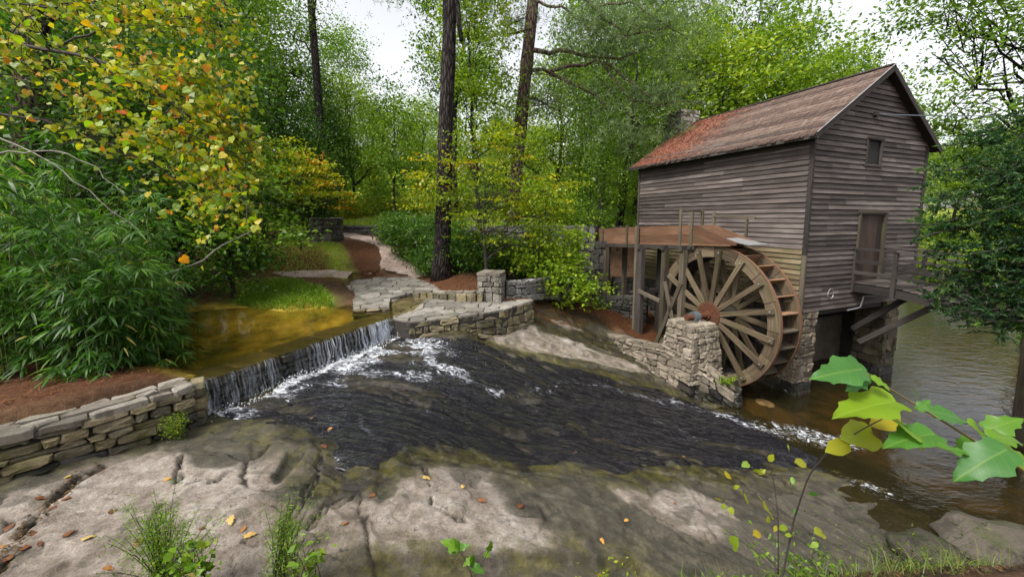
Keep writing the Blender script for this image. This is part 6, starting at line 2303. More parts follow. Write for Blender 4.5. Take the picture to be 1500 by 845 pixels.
for tip in ctips:
    e = Dp(*tip)
    zs = e[2] + rg.uniform(-0.2, 0.8)
    i = int(np.argmin(np.abs(Q[:, 2] - zs)))
    P = bez(Q[i], e, 0.12, 9, 0.05, rg)
    lm.tube(P, np.linspace(0.035, 0.006, 9), 5, caps=False)
    for k in range(74):
        u = rg.uniform(0.25, 1.0)
        b = P[min(int(u * 8), 8)] + rg.normal(0, 0.11, 3)
        d = unit(np.array([rg.normal(-0.35, 0.8), rg.normal(0.1, 0.8), rg.normal(-0.15, 0.5)]))
        L = rg.uniform(0.15, 0.36)
        tn = 0.4 + rg.normal(0, 0.18)
        nn = 26
        uu_ = rg.random(nn)
        pp = b + d * L * uu_[:, None]
        dd = unit(d + rg.normal(0, 0.55, (nn, 3)))
        sp_P.append(pp + dd * 0.03); sp_D.append(dd); sp_T.append(tn + 0.25 * uu_)
lm.build('limbs', MTWIG, cd, smooth=True)
v, f, t = leaf_arrays(np.concatenate(sp_P), 0.085, np.concatenate(sp_T), D=np.concatenate(sp_D), aspect=0.24, up=0.5, rg=rg)
crown_obj('crown', [(v - wloc(cd), f, t)], ML_['cedar'], cd)
# tree with thin backlit foliage above the right end of the mill
rt = make_tree('elm_tree', 20, 0.3, [(-3.6, -0.5, 12.5, 3.4, 2.5, 3.8), (-1.5, 0, 16, 4.0, 3, 3.0), (0.5, 0, 10, 2.8, 2.5, 3.0), (-5.5, -1, 15.0, 2.6, 2.2, 2.4)], 300, 60, 0.17, ML_['mid'], MBARK, 81, clr=0.55, flat=0.3, limbs=26, low=0.3, tonef=lambda P: 0.05)
put(rt, 23.0, 16.5, label='tall tree with thin backlit leaves right of the mill roof', cat='tree')
rt2 = make_tree('elm_tree', 17, 0.22, [(-1.5, 0, 9.5, 2.6, 2, 3.2), (0, 0, 13, 2.8, 2.4, 2.6)], 110, 70, 0.15, ML_['mid'], MBARK, 82, clr=0.5, flat=0.4, limbs=20, low=0.3)
put(rt2, 19.5, 24, label='lighter tree behind the peak of the mill roof', cat='tree')


# --- bamboo thicket
rg = np.random.default_rng(100)
bam = empty('bamboo_thicket', (-7.0, 6.8, 2.6), 'dense bamboo thicket with drooping lance leaves behind the dry stone wall', 'bamboo')
poly = [np.array(q) for q in ((-10.5, 4.8), (-7.2, 5.05), (-5.8, 5.55), (-6.1, 6.6), (-7.1, 8.0), (-8.6, 9.4), (-12.5, 9.4))]
LP, LD, LS, LT = [], [], [], []
nc_ = 0
while nc_ < 125:
    x, y = rg.uniform(-12.5, -5.4), rg.uniform(5.6, 9.4)
    if not inside(poly, np.array([x]), np.array([y]))[0]:
        continue
    nc_ += 1
    h = rg.uniform(1.7, 4.3) * (0.72 if x > -6.6 else 1.0)
    lean = np.array([rg.normal(0.2, 0.3), rg.normal(-0.35, 0.3)]) * h * 0.30
    z0 = gh(x, y)
    q = np.linspace(0, 1, 9)
    P = np.c_[x + lean[0] * q ** 2.2, y + lean[1] * q ** 2.2, z0 + h * (q - 0.12 * q ** 3)]
    MB().tube(P, np.linspace(0.013, 0.004, 9), 5, caps=False).build('culm', MCULM, bam)
    tn = 0.42 + rg.normal(0, 0.12)
    for k in range(46):
        u = rg.uniform(0.0, 1.0) ** 1.2
        b = np.array([np.interp(u, q, P[:, j]) for j in range(3)])
        az = rg.uniform(0, 2 * math.pi)
        out = np.array([math.cos(az), math.sin(az), rg.uniform(-0.2, 0.5)])
        b = b + out * rg.uniform(0.05, 0.45) * (1.1 - 0.5 * u)
        nl = rg.integers(4, 8)
        for j in range(nl):
            a2 = az + (j - nl / 2) * 0.42 + rg.normal(0, 0.15)
            d = np.array([math.cos(a2), math.sin(a2), rg.uniform(-0.55, 0.25)])
            L = rg.uniform(0.15, 0.27)
            LP.append(b); LD.append(unit(d)); LS.append(L); LT.append(tn + rg.normal(0, 0.12) + 0.16 * (u - 0.5))
LP, LD, LS, LT = np.array(LP), np.array(LD), np.array(LS), np.array(LT)
n = len(LP)
dead = rg.random(n) < 0.012
LT = np.where(dead, 1.0, np.clip(LT, 0, 0.9))
S = unit(np.cross(LD, np.array([0, 0, 1.0]) + 0.5 * rg.normal(size=(n, 3))))
w = (0.0135 + 0.006 * rg.random(n))[:, None]
dn_ = np.array([0, 0, -1.0])
L_ = LS[:, None]
V = np.stack([LP, LP + LD * L_ * 0.35 + S * w + dn_ * 0.02 * L_, LP + LD * L_ * 0.70 + S * w * 0.72 + dn_ * 0.16 * L_, LP + LD * L_ + dn_ * 0.36 * L_, LP + LD * L_ * 0.70 - S * w * 0.72 + dn_ * 0.16 * L_, LP + LD * L_ * 0.35 - S * w + dn_ * 0.02 * L_], 1).reshape(-1, 3)
i6 = np.arange(n)[:, None] * 6
Fq = np.concatenate([i6 + np.array([[0, 1, 2, 5]])[:, [0, 1, 2, 3]] * 0 + np.array([0, 1, 5, 5])[None]], 0)
tri = np.concatenate([i6 + np.array([0, 1, 5]), i6 + np.array([2, 3, 4])])
qd = i6 + np.array([1, 2, 4, 5])
me = np_mesh('foliage', V - wloc(bam), [tri, qd], {'tone': np.repeat(LT, 6)}, smooth=True)
tag(link('foliage', me, ML_['bamboo'], bam), kind='stuff')


# --- large single leaves: lobed, heart and oval shapes
def leaf_mesh(kind, seed=0):
    r = random.Random(seed)
    if kind == 'heart':
        out = [(0, 0.06), (0.20, -0.06), (0.40, 0.05), (0.50, 0.28), (0.44, 0.52), (0.26, 0.78), (0, 1.0)]
    elif kind == 'lobed':
        out = [(0, 0.0), (0.10, -0.04), (0.21, 0.0), (0.26, 0.10), (0.23, 0.18), (0.28, 0.28), (0.36, 0.36), (0.30, 0.44), (0.21, 0.52), (0.18, 0.60), (0.20, 0.72), (0.13, 0.77), (0.09, 0.88), (0, 1.0)]
    else:
        out = [(0, 0.0), (0.16, 0.12), (0.27, 0.35), (0.26, 0.58), (0.14, 0.82), (0, 1.0)]
    # finer outline, then rows of points from the midrib to the edge with a cupped, wavy blade
    sub = []
    for (x0_, y0_), (x1_, y1_) in zip(out[:-1], out[1:]):
        sub += [(x0_, y0_), (0.5 * (x0_ + x1_) * (1.04 if kind != 'lobed' else 1.0), 0.5 * (y0_ + y1_))]
    out = sub + [out[-1]]
    V, Fs = [], []
    cup, dr, tw_ = r.uniform(0.05, 0.25), r.uniform(0.1, 0.35), r.uniform(-0.12, 0.12)
    n = len(out)
    K = 3
    ph = r.uniform(0, 6)
    for s in (1, -1):
        for k in range(K + 1):
            u = k / K
            for x, y in out:
                xx = x * u * s
                z = cup * abs(xx) * (1.3 - y) - dr * y * y + tw_ * xx * y - 0.25 * xx * xx + 0.035 * u * u * math.sin(11 * y + ph + s)
                V.append((xx * (1 + 0.05 * math.sin(17 * y + ph)), y * u + (1 - u) * max(min(y, 1), 0.0), z))
    for s in range(2):
        o = n * (K + 1) * s
        for k in range(K):
            for i in range(n - 1):
                f = (o + k * n + i, o + (k + 1) * n + i, o + (k + 1) * n + i + 1, o + k * n + i + 1)
                Fs.append(f if s == 0 else tuple(reversed(f)))
    me = bpy.data.meshes.new('leaf')
    me.from_pydata(V, [], Fs)
    me.polygons.foreach_set('use_smooth', np.ones(len(Fs), bool))
    at = me.attributes.new('tone', 'FLOAT', 'POINT')
    at.data.foreach_set('value', np.full(len(V), 0.5, np.float32))
    me.update()
    return me


def leaf_obj(me, pos, d, nrm, size, parent, name='leaf'):
    d = Vector(d).normalized()
    nrm = Vector(nrm)
    x = d.cross(nrm)
    if x.length < 1e-4: x = d.cross(Vector((0.3, 0.5, 1)))
    x.normalize()
    z = x.cross(d)
    Mx = Matrix((x, d, z)).transposed().to_4x4()
    o = bpy.data.objects.new(name, me)
    COL.objects.link(o)
    o.parent = parent
    o.location = Vector(np.asarray(pos) - wloc(parent)) if parent else Vector(pos)
    o.rotation_euler = Mx.to_euler()
    o.scale = (size, size, size)
    return o


def leaf_set(kind, mat, n=3, s0=0):
    out = []
    for i in range(n):
        me = leaf_mesh(kind, s0 + i)
        me.materials.append(mat)
        out.append(me)
    return out


def vein_leaf(name, stops, trans=0.45):
    t = NT(name)
    c = t.ramp(t.rnd(), stops)
    ob = t.n('TexCoord').outputs['Object']
    sx = t.n('SeparateXYZ', {0: ob})
    ax = t.math('ABSOLUTE', sx.outputs[0])
    v = t.math('FRACT', t.math('MULTIPLY', t.math('SUBTRACT', sx.outputs[1], t.math('MULTIPLY', ax, 0.75)), 7.0))
    vein = t.math('MAXIMUM', t.smooth(ax, 0.022, 0.006), t.math('MULTIPLY', t.smooth(v, 0.10, 0.02), 0.6))
    c = t.mixc(t.math('MULTIPLY', vein, 0.22), c, (0.32, 0.42, 0.08))
    sp = t.noise(ob, 7.0, 4, 0.6)
    c = t.mixc(t.smooth(sp, 0.66, 0.74, 0, 0.7), c, (0.14, 0.06, 0.015))
    p = t.n('BsdfPrincipled', {'Base Color': c, 'Roughness': 0.42, 'Specular IOR Level': 0.35, 'Normal': t.bump(vein, -0.4, 0.01)})
    tr = t.n('BsdfTranslucent', {'Color': t.mixc(1.0, c, (1.4, 1.5, 0.6), 'MULTIPLY')})
    mx = t.n('MixShader', {0: trans})
    t.set(mx.inputs[1], p)
    t.set(mx.inputs[2], tr)
    return t.done(mx)


VBIG = vein_leaf('big_green_leaf', [(0.0, (0.05, 0.16, 0.04)), (0.4, (0.075, 0.20, 0.02)), (0.8, (0.14, 0.26, 0.012)), (1.0, (0.20, 0.29, 0.010))])
VYEL = vein_leaf('yellow_leaf', [(0.0, (0.14, 0.23, 0.015)), (0.5, (0.27, 0.29, 0.014)), (1.0, (0.38, 0.28, 0.014))])
VRED = vein_leaf('redbud_leaf', [(0.0, (0.10, 0.18, 0.012)), (0.35, (0.20, 0.30, 0.012)), (0.65, (0.34, 0.38, 0.012)), (0.85, (0.48, 0.38, 0.012)), (0.94, (0.55, 0.22, 0.012)), (1.0, (0.50, 0.10, 0.02))])

# overhanging tree at upper left
rg = np.random.default_rng(110)
rb = empty('redbud_tree', (-6.2, 3.6, gh(-6.2, 3.6)), 'overhanging redbud branches with heart shaped yellow green and orange leaves', 'tree')
rbz = gh(-6.2, 3.6)
MB().tube(resample([(-6.2, 3.6, rbz - 0.2), (-6.1, 3.7, 4.5), (-5.9, 3.7, 6.3), (-5.7, 3.8, 8.2)], 12)[0], np.linspace(0.13, 0.06, 12), 10).build('trunk', MTWIG, rb, smooth=True)
paths = [([(-140, 40, 3.9), (0, 62, 3.8), (75, 72, 3.7), (150, 92, 3.6), (240, 135, 3.6), (290, 185, 3.6), (330, 240, 3.5), (362, 298, 3.5)], 0.022),
         ([(-150, 120, 3.7), (0, 165, 3.7), (90, 185, 3.7), (160, 212, 3.8), (225, 240, 3.8), (280, 290, 3.8)], 0.014),
         ([(75, 72, 3.7), (160, 35, 3.8), (240, 22, 3.9), (300, 30, 4.0), (330, 60, 4.0)], 0.011),
         ([(150, 92, 3.6), (220, 100, 3.7), (290, 110, 3.8), (335, 130, 3.9)], 0.009),
         ([(240, 135, 3.6), (290, 150, 3.7), (320, 175, 3.7), (345, 205, 3.7)], 0.008),
         ([(-60, 0, 4.1), (60, 10, 4.0), (150, 0, 4.0), (230, -20, 4.0), (300, -10, 4.0)], 0.012),
         ([(160, 212, 3.8), (200, 190, 3.7), (260, 210, 3.6), (310, 270, 3.6), (345, 285, 3.6)], 0.007),
         ([(0, 62, 3.8), (40, 100, 3.6), (80, 130, 3.6), (130, 140, 3.6)], 0.008)]
lm, pl_ = MB(), MB()
tw = []
for path, r0 in paths:
    P, _ = resample([Dp(*q) for q in path], 16)
    P = P + rg.normal(0, 0.012, P.shape)
    lm.tube(P, np.linspace(r0, r0 * 0.35, 16), 6)
    for i in range(4, 16):
        for _ in range(4):
            e = P[i] + np.array([rg.normal(0.10, 0.17), rg.normal(0, 0.28), rg.normal(-0.06, 0.14)])
            lm.tube(bez(P[i], e, 0.03, 4), np.linspace(r0 * 0.28, 0.002, 4), 4, caps=False)
            tw.append((P[i], e))
lm.build('limbs', MTWIG, rb, smooth=True)
for path in ([(-60, 175, 4.6), (60, 228, 4.6), (110, 262, 4.6), (170, 312, 4.6), (205, 340, 4.6)], [(0, 225, 4.5), (90, 222, 4.6), (140, 245, 4.6), (190, 290, 4.6)]):
    P, _ = resample([Dp(*q) for q in path], 14)
    pl_.tube(P + rg.normal(0, 0.012, P.shape), np.linspace(0.011, 0.003, 14), 5)
pl_.build('bare_branches', MPALE, rb)
lv = []
for a_, e in tw:
    for k in range(rg.integers(10, 19)):
        u = rg.uniform(0.15, 1.25)
        p = a_ + (e - a_) * u + rg.normal(0, 0.06, 3)
        px_x = CX + F * p[0] / (p[1] * CP - (p[2] - EYE) * SP)
        py_y = CY - F * (p[1] * SP + (p[2] - EYE) * CP) / (p[1] * CP - (p[2] - EYE) * SP)
        if px_x > 385: continue
        keep_p = 1.0 - 0.72 * float(sstep(190, 60, px_x) * sstep(60, 120, py_y)) - 0.6 * float(sstep(300, 200, px_x) * sstep(190, 240, py_y))
        if rg.random() > keep_p: continue          # the inner, older part of the branches is barer
        lv.append((p, np.array([rg.normal(0.2, 0.6), rg.normal(-0.1, 0.6), rg.normal(-0.55, 0.35)]), np.array([rg.normal(0, 0.6), rg.normal(-0.5, 0.5), 0.9]), rg.uniform(0.036, 0.068)))
lv.sort(key=lambda q: q[0][1] / q[3])
hs = leaf_set('heart', VRED, 4, 5)
for i, (p, d, nn, s) in enumerate(lv[:300]):
    leaf_obj(hs[i % 4], p, d, nn, s, rb)
rest = lv[300:]
if rest:
    V, Fs, n = [], [], 0
    T = []
    base_v = [np.array([v.co[:] for v in me.vertices]) for me in hs]
    P = np.array([q[0] for q in rest]); D = np.array([q[1] for q in rest]); sz = np.array([q[3] for q in rest])
    v, f, t = leaf_arrays(P, sz, np.clip(0.5 + rg.normal(0, 0.22, len(P)), 0, 0.97), D=D, aspect=0.95, up=0.45, rg=rg)
    o = crown_obj('small_leaves', [(v - wloc(rb), f, t)], ML_['yellow'], rb)
    tag(o, kind='stuff')
print('redbud leaves', len(lv))

# --- big leaved branch that reaches in from the right
bg = leaf_set('lobed', VBIG, 4, 20)
yl = leaf_set('oval', VYEL, 2, 30) + leaf_set('heart', VYEL, 1, 33)
sg_ = leaf_set('oval', VBIG, 2, 36)
def leaf_px(tree, setm, b, tip, y, nrm=(0, -0.55, 0.8), i=0, y2=None, wide=1.0):
    p, q = Dp(*b, y), Dp(*tip, (y2 or y) - random.uniform(0.0, 0.05))
    nrm = (nrm[0], nrm[1] * 0.55, nrm[2])
    d = q - p
    return leaf_obj(setm[i % len(setm)], p, d, nrm, np.linalg.norm(d) * 0.76, tree)


x0 = 2.35
bgz = gh(x0, 1.5)
lb = empty('leafy_branch', (x0, 1.5, bgz), 'sapling branch with large lobed green leaves over the pond', 'sapling')
stem = [(x0, 1.5, bgz - 0.05), Dp(1580, 760, 1.5), Dp(1500, 688, 1.42), Dp(1451, 660, 1.38), Dp(1390, 622, 1.35), Dp(1340, 592, 1.32), Dp(1300, 567, 1.3), Dp(1258, 540, 1.28)]
Q, _ = resample(stem, 22)
MB().tube(Q, np.linspace(0.009, 0.0022, 22), 6).build('stem', mat_plain('green_stem', (0.16, 0.12, 0.03), 0.6), lb, smooth=True)
bl = [((1262, 541), (1180, 546), 1.28, (0.1, -0.75, 0.55)), ((1268, 552), (1238, 575), 1.27, (0, -0.8, 0.4)), ((1270, 545), (1195, 527), 1.34, (0, -0.4, 0.9)), ((1276, 553), (1320, 572), 1.26, (0, -0.7, 0.6)), ((1340, 598), (1352, 563), 1.36, (0.5, -0.8, 0.3)), ((1345, 600), (1372, 580), 1.30, (0, -0.8, 0.5)),
      ((1312, 588), (1192, 606), 1.24, (0, -0.35, 0.95)), ((1285, 603), (1410, 648), 1.22, (0.1, -0.55, 0.8)), ((1370, 636), (1272, 641), 1.18, (0, -0.2, 1.0)), ((1362, 602), (1448, 614), 1.36, (0, -0.7, 0.7)), ((1375, 655), (1440, 664), 1.2, (0, -0.25, 1)),
      ((1420, 622), (1482, 655), 1.30, (0.2, -0.75, 0.5)), ((1475, 658), (1378, 706), 1.16, (-0.2, -0.6, 0.7)), ((1445, 630), (1520, 600), 1.34, (0, -0.7, 0.7)), ((1460, 650), (1540, 690), 1.26, (0, -0.7, 0.7)), ((1450, 640), (1525, 640), 1.22, (0.1, -0.6, 0.8)), ((1490, 680), (1560, 720), 1.3, (0, -0.6, 0.7)), ((1420, 640), (1400, 680), 1.4, (0, -0.8, 0.4))]
for i, (b, tp, y, nn) in enumerate(bl):
    leaf_px(lb, bg, b, tp, y, nn, i)

# --- thin sapling with yellowing leaves
sx, sy = xat(1150, 1.75), 1.75
sg = gh(sx, sy)
sp = empty('yellow_sapling', (sx, sy, sg), 'thin dark stemmed sapling with small yellowing leaves at the rock edge', 'sapling')
st = MB()
s1, _ = resample([(sx, sy, sg - 0.05), Dp(1146, 845, 1.75), Dp(1163, 760, 1.68), Dp(1184, 697, 1.55), Dp(1211, 663, 1.45), Dp(1252, 634, 1.38), Dp(1295, 612, 1.33)], 20)
st.tube(s1, np.linspace(0.0062, 0.0018, 20), 6)
s2, _ = resample([Dp(1140, 840, 1.78), Dp(1140, 760, 1.8), Dp(1133, 700, 1.8), Dp(1124, 672, 1.8), Dp(1118, 655, 1.8)], 10)
st.tube(s2, np.linspace(0.0042, 0.0014, 10), 5)
s3, _ = resample([Dp(1140, 760, 1.8), Dp(1105, 740, 1.85), Dp(1070, 715, 1.9), Dp(1052, 706, 1.9)], 8)
st.tube(s3, np.linspace(0.0025, 0.001, 8), 4)
s4, _ = resample([Dp(1140, 840, 1.78), Dp(1110, 810, 1.85), Dp(1070, 780, 1.9)], 8)
st.tube(s4, np.linspace(0.003, 0.001, 8), 4)
st.build('stem', MTWIG, sp, smooth=True)
pts = [(745, 255), (770, 215), (690, 238), (820, 190), (850, 230), (650, 270), (670, 300), (615, 333), (655, 375), (710, 405), (740, 335), (760, 360), (800, 420), (725, 437), (662, 458), (830, 287), (895, 318), (905, 430), (890, 470), (840, 370),
       (700, 330), (650, 385), (780, 425), (735, 250), (685, 320), (815, 440), (765, 400), (630, 360)]
for i, (cx_, cy_) in enumerate(pts):
    px, py = 740 + cx_ * 0.507, 560 + cy_ * 0.507
    y = random.uniform(1.68, 1.92)
    an = random.uniform(0, 6.28)
    r = random.uniform(6, 11)
    leaf_px(sp, yl if random.random() < 0.75 else sg_, (px - r * math.cos(an), py - r * 0.7 * math.sin(an)), (px + r * math.cos(an), py + r * 0.7 * math.sin(an)), y, (random.gauss(0, 0.4), -0.6, 0.7), i)
for i, (b, tp) in enumerate((((1318, 612), (1266, 622)), ((1296, 614), (1310, 640)), ((1279, 636), (1224, 636)), ((1262, 640), (1232, 650)), ((1245, 648), (1200, 664)))):
    leaf_px(sp, yl, b, tp, 1.38, (0, -0.7, 0.6), i)


# --- small herbs and grass
def blade_mesh(P, D, L, W, T, bend, rg):
    n = len(P)
    D = unit(D)
    S = unit(np.cross(D, np.array([0, 0, 1.0]) + 0.6 * rg.normal(size=(n, 3))))
    H = unit(np.c_[D[:, :2], np.zeros(n)] + 1e-6)
    L, W, bend = L[:, None], W[:, None], bend[:, None]
    m1 = P + D * L * 0.5 + H * bend * L * 0.12
    t1 = P + D * L * 0.92 + H * bend * L * 0.5 - np.array([0, 0, 1.0]) * bend * L * 0.35
    V = np.stack([P - S * W, P + S * W, m1 + S * W * 0.8, m1 - S * W * 0.8, t1], 1).reshape(-1, 3)
    i5 = np.arange(n)[:, None] * 5
    return V, [i5 + np.array([0, 1, 2, 3])], [i5 + np.array([3, 2, 4])], np.repeat(T, 5)


def grass_patch(name, pts, L, W, tone, mat, label, cat, rg, hf=None, kind=None, group=None, leanv=(0, 0)):
    P = np.array(pts, float)
    n = len(P)
    D = rg.normal(0, 0.35, (n, 3)) + np.array([leanv[0], leanv[1], 1.0])
    V, q, t3, T = blade_mesh(P, D, L * rg.uniform(0.5, 1.2, n), W * rg.uniform(0.6, 1.3, n), np.clip(tone + rg.normal(0, 0.2, n), 0, 1), rg.uniform(0.1, 1.0, n), rg)
    me = np_mesh(name, V, q + t3, {'tone': T}, smooth=True)
    o = link(name, me, mat)
    return tag(o, label, cat, group, kind)


rg = np.random.default_rng(120)
def scatter(poly, n, hf, rg):
    P = np.array([q[:2] for q in poly])
    lo, hi = P.min(0), P.max(0)
    out = []
    while len(out) < n:
        c = rg.uniform(lo, hi, (n, 2))
        k = inside(poly, c[:, 0], c[:, 1])
        out += list(c[k])
    c = np.array(out[:n])
    return np.c_[c, hf(c[:, 0], c[:, 1])]


isl = [R(*q) for q in ((345, 447, -2.45), (420, 457, -2.5), (490, 448, -2.45), (470, 428, -2.35), (430, 414, -2.2), (370, 420, -2.3))]
grass_patch('grass', scatter(isl, 5000, ground_height, rg), 0.26, 0.008, 0.5, ML_['grass'], 'bright green grass tuft bank beside the upper pond', 'grass', rg, kind='stuff')
grass_patch('bank_grass', scatter(grass_polys[1], 5000, ground_height, rg), 0.14, 0.008, 0.75, ML_['grass'], 'dry yellowish grass on the slope left of the path', 'grass', rg, kind='stuff')
lawn = [np.array(q) for q in ((-16, 25), (-9, 24.6), (-2, 21), (3, 20), (4, 30), (-5, 34), (-16, 34))]
grass_patch('lawn_grass', scatter(lawn, 16000, ground_height, rg), 0.34, 0.02, 0.72, ML_['grass'], 'yellow green lawn beyond the canal wall', 'grass', rg, kind='stuff')
fgp = [np.array(q) for q in ((0.9, 1.9), (1.2, 2.6), (2.2, 3.0), (3.6, 3.4), (4.4, 3.2), (3.2, 2.2), (1.8, 1.7))]
grass_patch('bank_grass', scatter(fgp, 650, ground_height, rg), 0.20, 0.0024, 0.6, ML_['bankgrass'], 'long arching grass on the near bank below the yellow sapling', 'grass', rg, kind='stuff', leanv=(0.3, 0.15))
tf = [(xat(1048, 2.6) + rg.normal(0, 0.05), 2.6 + rg.normal(0, 0.05)) for _ in range(130)]
grass_patch('grass_tuft', [(x, y, gh(x, y)) for x, y in tf], 0.24, 0.004, 0.45, ML_['bankgrass'], 'small upright grass tuft at the foot of the bank', 'grass', rg)


def herb(name, px, y, h, nst, mat, lsize, label, rg, spread_=0.25, aspect=0.4, per=60, droop=0.0, lean=0.0, x=None, z=None, cat='plant'):
    x = xat(px, y) if x is None else x
    z0 = gh(x, y) if z is None else z
    root = empty(name, (x, y, z0), label, cat)
    m = MB()
    LP_, TT = [], []
    for _ in range(nst):
        e = np.array([x + rg.normal(lean, spread_), y + rg.normal(0, spread_ * 0.6), z0 + h * rg.uniform(0.6, 1.05)])
        b = np.array([x + rg.normal(0, 0.05), y + rg.normal(0, 0.05), z0 - 0.03])
        P = bez(b, e, 0.1 * h, 9)
        m.tube(P, np.linspace(0.0035, 0.0012, 9), 4, caps=False)
        for _k in range(per):
            u = rg.uniform(0.15, 1.0)
            p = np.array([np.interp(u, np.linspace(0, 1, 9), P[:, j]) for j in range(3)])
            LP_.append(p + rg.normal(0, 0.045, 3) * (1.2 - 0.6 * u)); TT.append(0.45 + rg.normal(0, 0.2))
    m.build('stems', MTWIG, root)
    v, f, t = leaf_arrays(np.array(LP_), lsize * rg.uniform(0.6, 1.4, len(LP_)), np.array(TT), aspect=aspect, up=0.5, rg=rg)
    crown_obj('foliage', [(v - wloc(root), f, t)], mat, root)
    return root


herb('feathery_bush', 190, 2.7, 0.72, 60, ML_['grass'], 0.026, 'fine leaved feathery herb growing from the crack in the granite', rg, 0.20, 0.22, 110, cat='herb')
herb('feathery_bush', 372, 2.75, 0.82, 30, ML_['grass'], 0.028, 'wispy leaning herb beside the feathery one on the granite', rg, 0.14, 0.22, 90, lean=0.15, cat='herb')
herb('broad_leaf_herb', 245, 2.35, 0.40, 16, ML_['grass'], 0.06, 'low herb with bright broad leaves in front of the feathery one', rg, 0.12, 0.6, 10, cat='herb')
herb('broad_leaf_herb', 405, 2.2, 0.26, 10, ML_['grass'], 0.05, 'small bright herb under the wispy leaning one', rg, 0.12, 0.6, 10, cat='herb')
herb('bank_herb', 1385, 2.9, 0.25, 26, ML_['bankgrass'], 0.03, 'low weedy plants on the bank near the dark boulder', rg, 0.4, 0.4, 34, cat='herb')
herb('bank_herb', 1230, 2.7, 0.28, 24, ML_['mid'], 0.04, 'low weedy plants on the bank below the sapling', rg, 0.35, 0.45, 26, cat='herb')
herb('bank_herb', 900, 2.55, 0.22, 12, ML_['yellow'], 0.035, 'yellowing weeds on the bank left of the grass tuft', rg, 0.2, 0.45, 18, cat='herb')
fx, fy = Zp(258, 643, 1.98)[:2]
herb('wall_fern', 0, fy - 0.02, 0.36, 26, ML_['bright'], 0.035, 'green fern growing from the foot of the dry stone wall', rg, 0.10, 0.25, 36, x=fx, z=rh(fx, fy) + 0.02, cat='fern')
pe = M(0.3, -2.2, 0.55)
herb('pier_fern', 0, pe[1], 0.25, 14, ML_['bright'], 0.06, 'yellow green fern on the low end of the wheel pit wall', rg, 0.16, 0.6, 18, x=pe[0], z=0.56, cat='fern')
le = Zp(750, 447, 2.05)
herb('crevice_plant', 0, le[1], 0.4, 16, ML_['bright'], 0.07, 'small light green plant at the end of the landing edge', rg, 0.18, 0.5, 20, x=le[0], z=2.05, cat='plant')
# oak seedling in front
ox, oy = xat(692, 2.45), 2.45
oz = gh(ox, oy)
ok_ = empty('oak_seedling', (ox, oy, oz), 'small oak seedling with a few glossy lobed leaves on the mossy ledge', 'seedling')
vg = leaf_set('lobed', vein_leaf('seedling_leaf', [(0, (0.06, 0.17, 0.015)), (1, (0.16, 0.30, 0.02))]), 3, 44)
m = MB()
for b, tp in (((692, 845), (672, 800)), ((695, 845), (716, 806)), ((690, 845), (690, 815))):
    m.tube(bez(Dp(*b, oy), Dp(*tp, oy), 0.0, 6), np.linspace(0.003, 0.0015, 6), 5)
m.tube([np.array([ox, oy, oz - 0.02]), Dp(692, 845, oy)], 0.003, 5)
m.build('stem', MTWIG, ok_)
for i, (b, tp) in enumerate((((672, 802), (640, 786)), ((672, 800), (665, 785)), ((674, 802), (692, 795)), ((716, 806), (722, 792)), ((716, 808), (706, 822)), ((672, 806), (650, 806)), ((690, 815), (700, 838)), ((690, 818), (672, 832)), ((692, 828), (716, 842)))):
    leaf_px(ok_, vg, b, tp, oy, (random.gauss(0, 0.3), -0.6, 0.7), i)

# --- pine straw and fallen leaves
def litter(poly, n, hf, name, label, mat, L, W, rg, tone=0.5):
    P = scatter(poly, n, hf, rg)
    D = rg.normal(size=(n, 3)) * np.array([1, 1, 0.12])
    v, f, t = leaf_arrays(P + np.array([0, 0, 0.012]) + np.array([0, 0, 1]) * rg.random((n, 1)) * 0.03, L * rg.uniform(0.5, 1.2, n), tone + rg.normal(0, 0.25, n), D=D, aspect=W / L, up=0.8, rg=rg)
    return tag(crown_obj(name, [(v, f, t)], mat, None), label, 'litter', kind='stuff')


hmax = lambda x, y: np.maximum(ground_height(x, y), np.where((x > -4) & (x < 7) & (y < 15.5), rock_height(x, y), -9))
hmax2 = lambda x, y: np.maximum(ground_height(x, y), rock_height(np.clip(x, -8, 8), np.clip(y, 2, 15)))
litter(straw_polys[0], 16000, hmax, 'pine_straw', 'red brown pine straw on the slope below the rubble wall', ML_['straw'], 0.16, 0.007, rg)
litter(straw_polys[1], 2500, ground_height, 'pine_straw', 'red brown pine straw around the foot of the dark pine', ML_['straw'], 0.15, 0.007, rg)
litter(straw_polys[2], 2500, ground_height, 'pine_straw', 'red brown pine straw beside the bend of the path', ML_['straw'], 0.15, 0.008, rg)
litter(straw_polys[3], 3500, ground_height, 'pine_straw', 'brown leaf litter on the slope left of the path', ML_['straw'], 0.12, 0.012, rg)
litter(straw_polys[4], 3000, ground_height, 'pine_straw', 'brown leaf litter under the bamboo behind the dry stone wall', ML_['straw'], 0.13, 0.012, rg, 0.35)
litter([np.array(q) for q in ((1.2, 2.0), (1.6, 2.9), (2.6, 3.4), (4.8, 4.2), (6.2, 4.2), (4.4, 2.6), (2.4, 1.8))], 3500, hmax2, 'leaf_litter', 'brown leaf litter on the near bank', ML_['litter'], 0.05, 0.018, rg, 0.4)
_c5 = cracks[4][0]
litter([q + np.array([-0.10, 0.04, 0]) for q in _c5] + [q + np.array([0.12, -0.05, 0]) for q in reversed(_c5)], 260, hmax2, 'leaf_litter', 'brown leaf debris caught in the crack at the left of the granite', ML_['litter'], 0.055, 0.02, rg, 0.75)
FALL = vein_leaf('fallen_leaf', [(0.0, (0.10, 0.03, 0.018)), (0.4, (0.22, 0.08, 0.03)), (0.7, (0.45, 0.22, 0.04)), (1.0, (0.48, 0.34, 0.12))], 0.1)
fs = leaf_set('oval', FALL, 3, 60) + leaf_set('lobed', FALL, 2, 66)
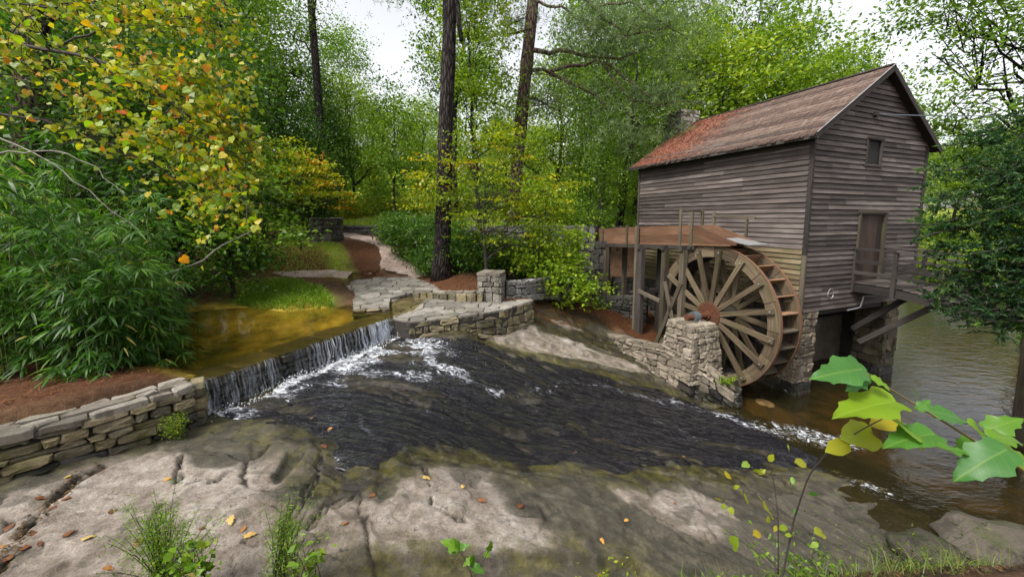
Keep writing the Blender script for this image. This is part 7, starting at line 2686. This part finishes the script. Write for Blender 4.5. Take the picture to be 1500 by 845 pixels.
fpx = [(50, 735), (105, 702), (160, 755), (95, 792), (120, 795), (150, 828), (205, 790), (200, 795), (338, 760), (680, 720), (486, 628), (470, 655), (455, 615), (358, 790), (620, 705), (845, 668), (360, 775), (700, 735), (250, 705), (880, 790), (1000, 672), (60, 800), (20, 770), (30, 810), (45, 785), (10, 800),
       (820, 478), (860, 492), (840, 470), (900, 500), (550, 735), (300, 772), (510, 770), (760, 748), (920, 765), (990, 740), (15, 825), (55, 770), (80, 748), (100, 735)]
for i, (px, py) in enumerate(fpx):
    p = on_rock([(px, py)])[0]
    z = rh(p[0], p[1])
    if sdf(stream_poly, np.array([p[0]]), np.array([p[1]]))[0] > 0:
        z = float(water_height(np.array([p[0]]), np.array([p[1]]))[0])
    an = random.uniform(0, 6.28)
    o = leaf_obj(fs[i % 5], (p[0], p[1], z + 0.015), (math.cos(an), math.sin(an), 0.02), (random.gauss(0, 0.12), random.gauss(0, 0.12), 1), random.uniform(0.06, 0.12), None, 'fallen_leaf')
    wet_ = sdf(stream_poly, np.array([p[0]]), np.array([p[1]]))[0] > 0
    tag(o, 'fallen leaf carried on the shallow stream' if wet_ else ('dry fallen leaf on the granite close to the stone wall' if px < 130 else 'dry fallen leaf on the open granite slab'), 'leaf', 'fallen leaves on the granite')


# --- boulders
def boulder(name, c, r, label, mat, seed, sq=(1, 1, 0.6)):
    rg2 = np.random.default_rng(seed)
    n, m_ = 18, 11
    V, Fs = [], []
    ph = rg2.uniform(0, 6, 8)
    for j in range(m_):
        th = math.pi * j / (m_ - 1)
        for i in range(n):
            a = 2 * math.pi * i / n
            d = np.array([math.sin(th) * math.cos(a), math.sin(th) * math.sin(a), math.cos(th)])
            k = 1 + 0.16 * math.sin(2.3 * d[0] * 2 + ph[0]) * math.cos(1.7 * d[1] * 2 + ph[1]) + 0.10 * math.sin(5 * d[0] + 4 * d[2] + ph[2]) + 0.05 * math.sin(9 * d[1] + 7 * d[0] + ph[3])
            V.append(np.array(c) + d * k * r * np.array(sq))
    for j in range(m_ - 1):
        for i in range(n):
            Fs.append((j * n + i, (j + 1) * n + i, (j + 1) * n + (i + 1) % n, j * n + (i + 1) % n))
    mb = MB()
    mb.add(V, Fs)
    return tag(mb.build(name, mat, None, smooth=True), label, 'boulder')


MBOUL = mat_stone('dark_boulder', [(0.15, (0.05, 0.042, 0.035)), (0.5, (0.10, 0.085, 0.068)), (0.85, (0.18, 0.155, 0.125))], moss=0.5)
for i, (px, py, z, r, lab) in enumerate(((1460, 790, 0.1, 0.55, 'flat dark boulder at the water edge below the big leaves'), (1350, 800, 0.25, 0.35, 'mossy brown boulder on the bank beside the flat dark boulder'), (405, 362, 3.55, 0.35, 'pale rounded boulder on the grassy slope left of the path'),
                                        (450, 405, 2.75, 0.4, 'long grey rock beside the flagstone paving'), (480, 412, 2.7, 0.3, 'small grey rock touching the flagstone paving'), (545, 382, 3.15, 0.3, 'mossy rock beside the bend of the path'))):
    p = Zp(px, py, z)
    boulder('boulder', p - UP * 0.05, r, lab, MBOUL if i in (0, 1, 5) else MCAP, 200 + i, (1.3, 0.9, 0.5))
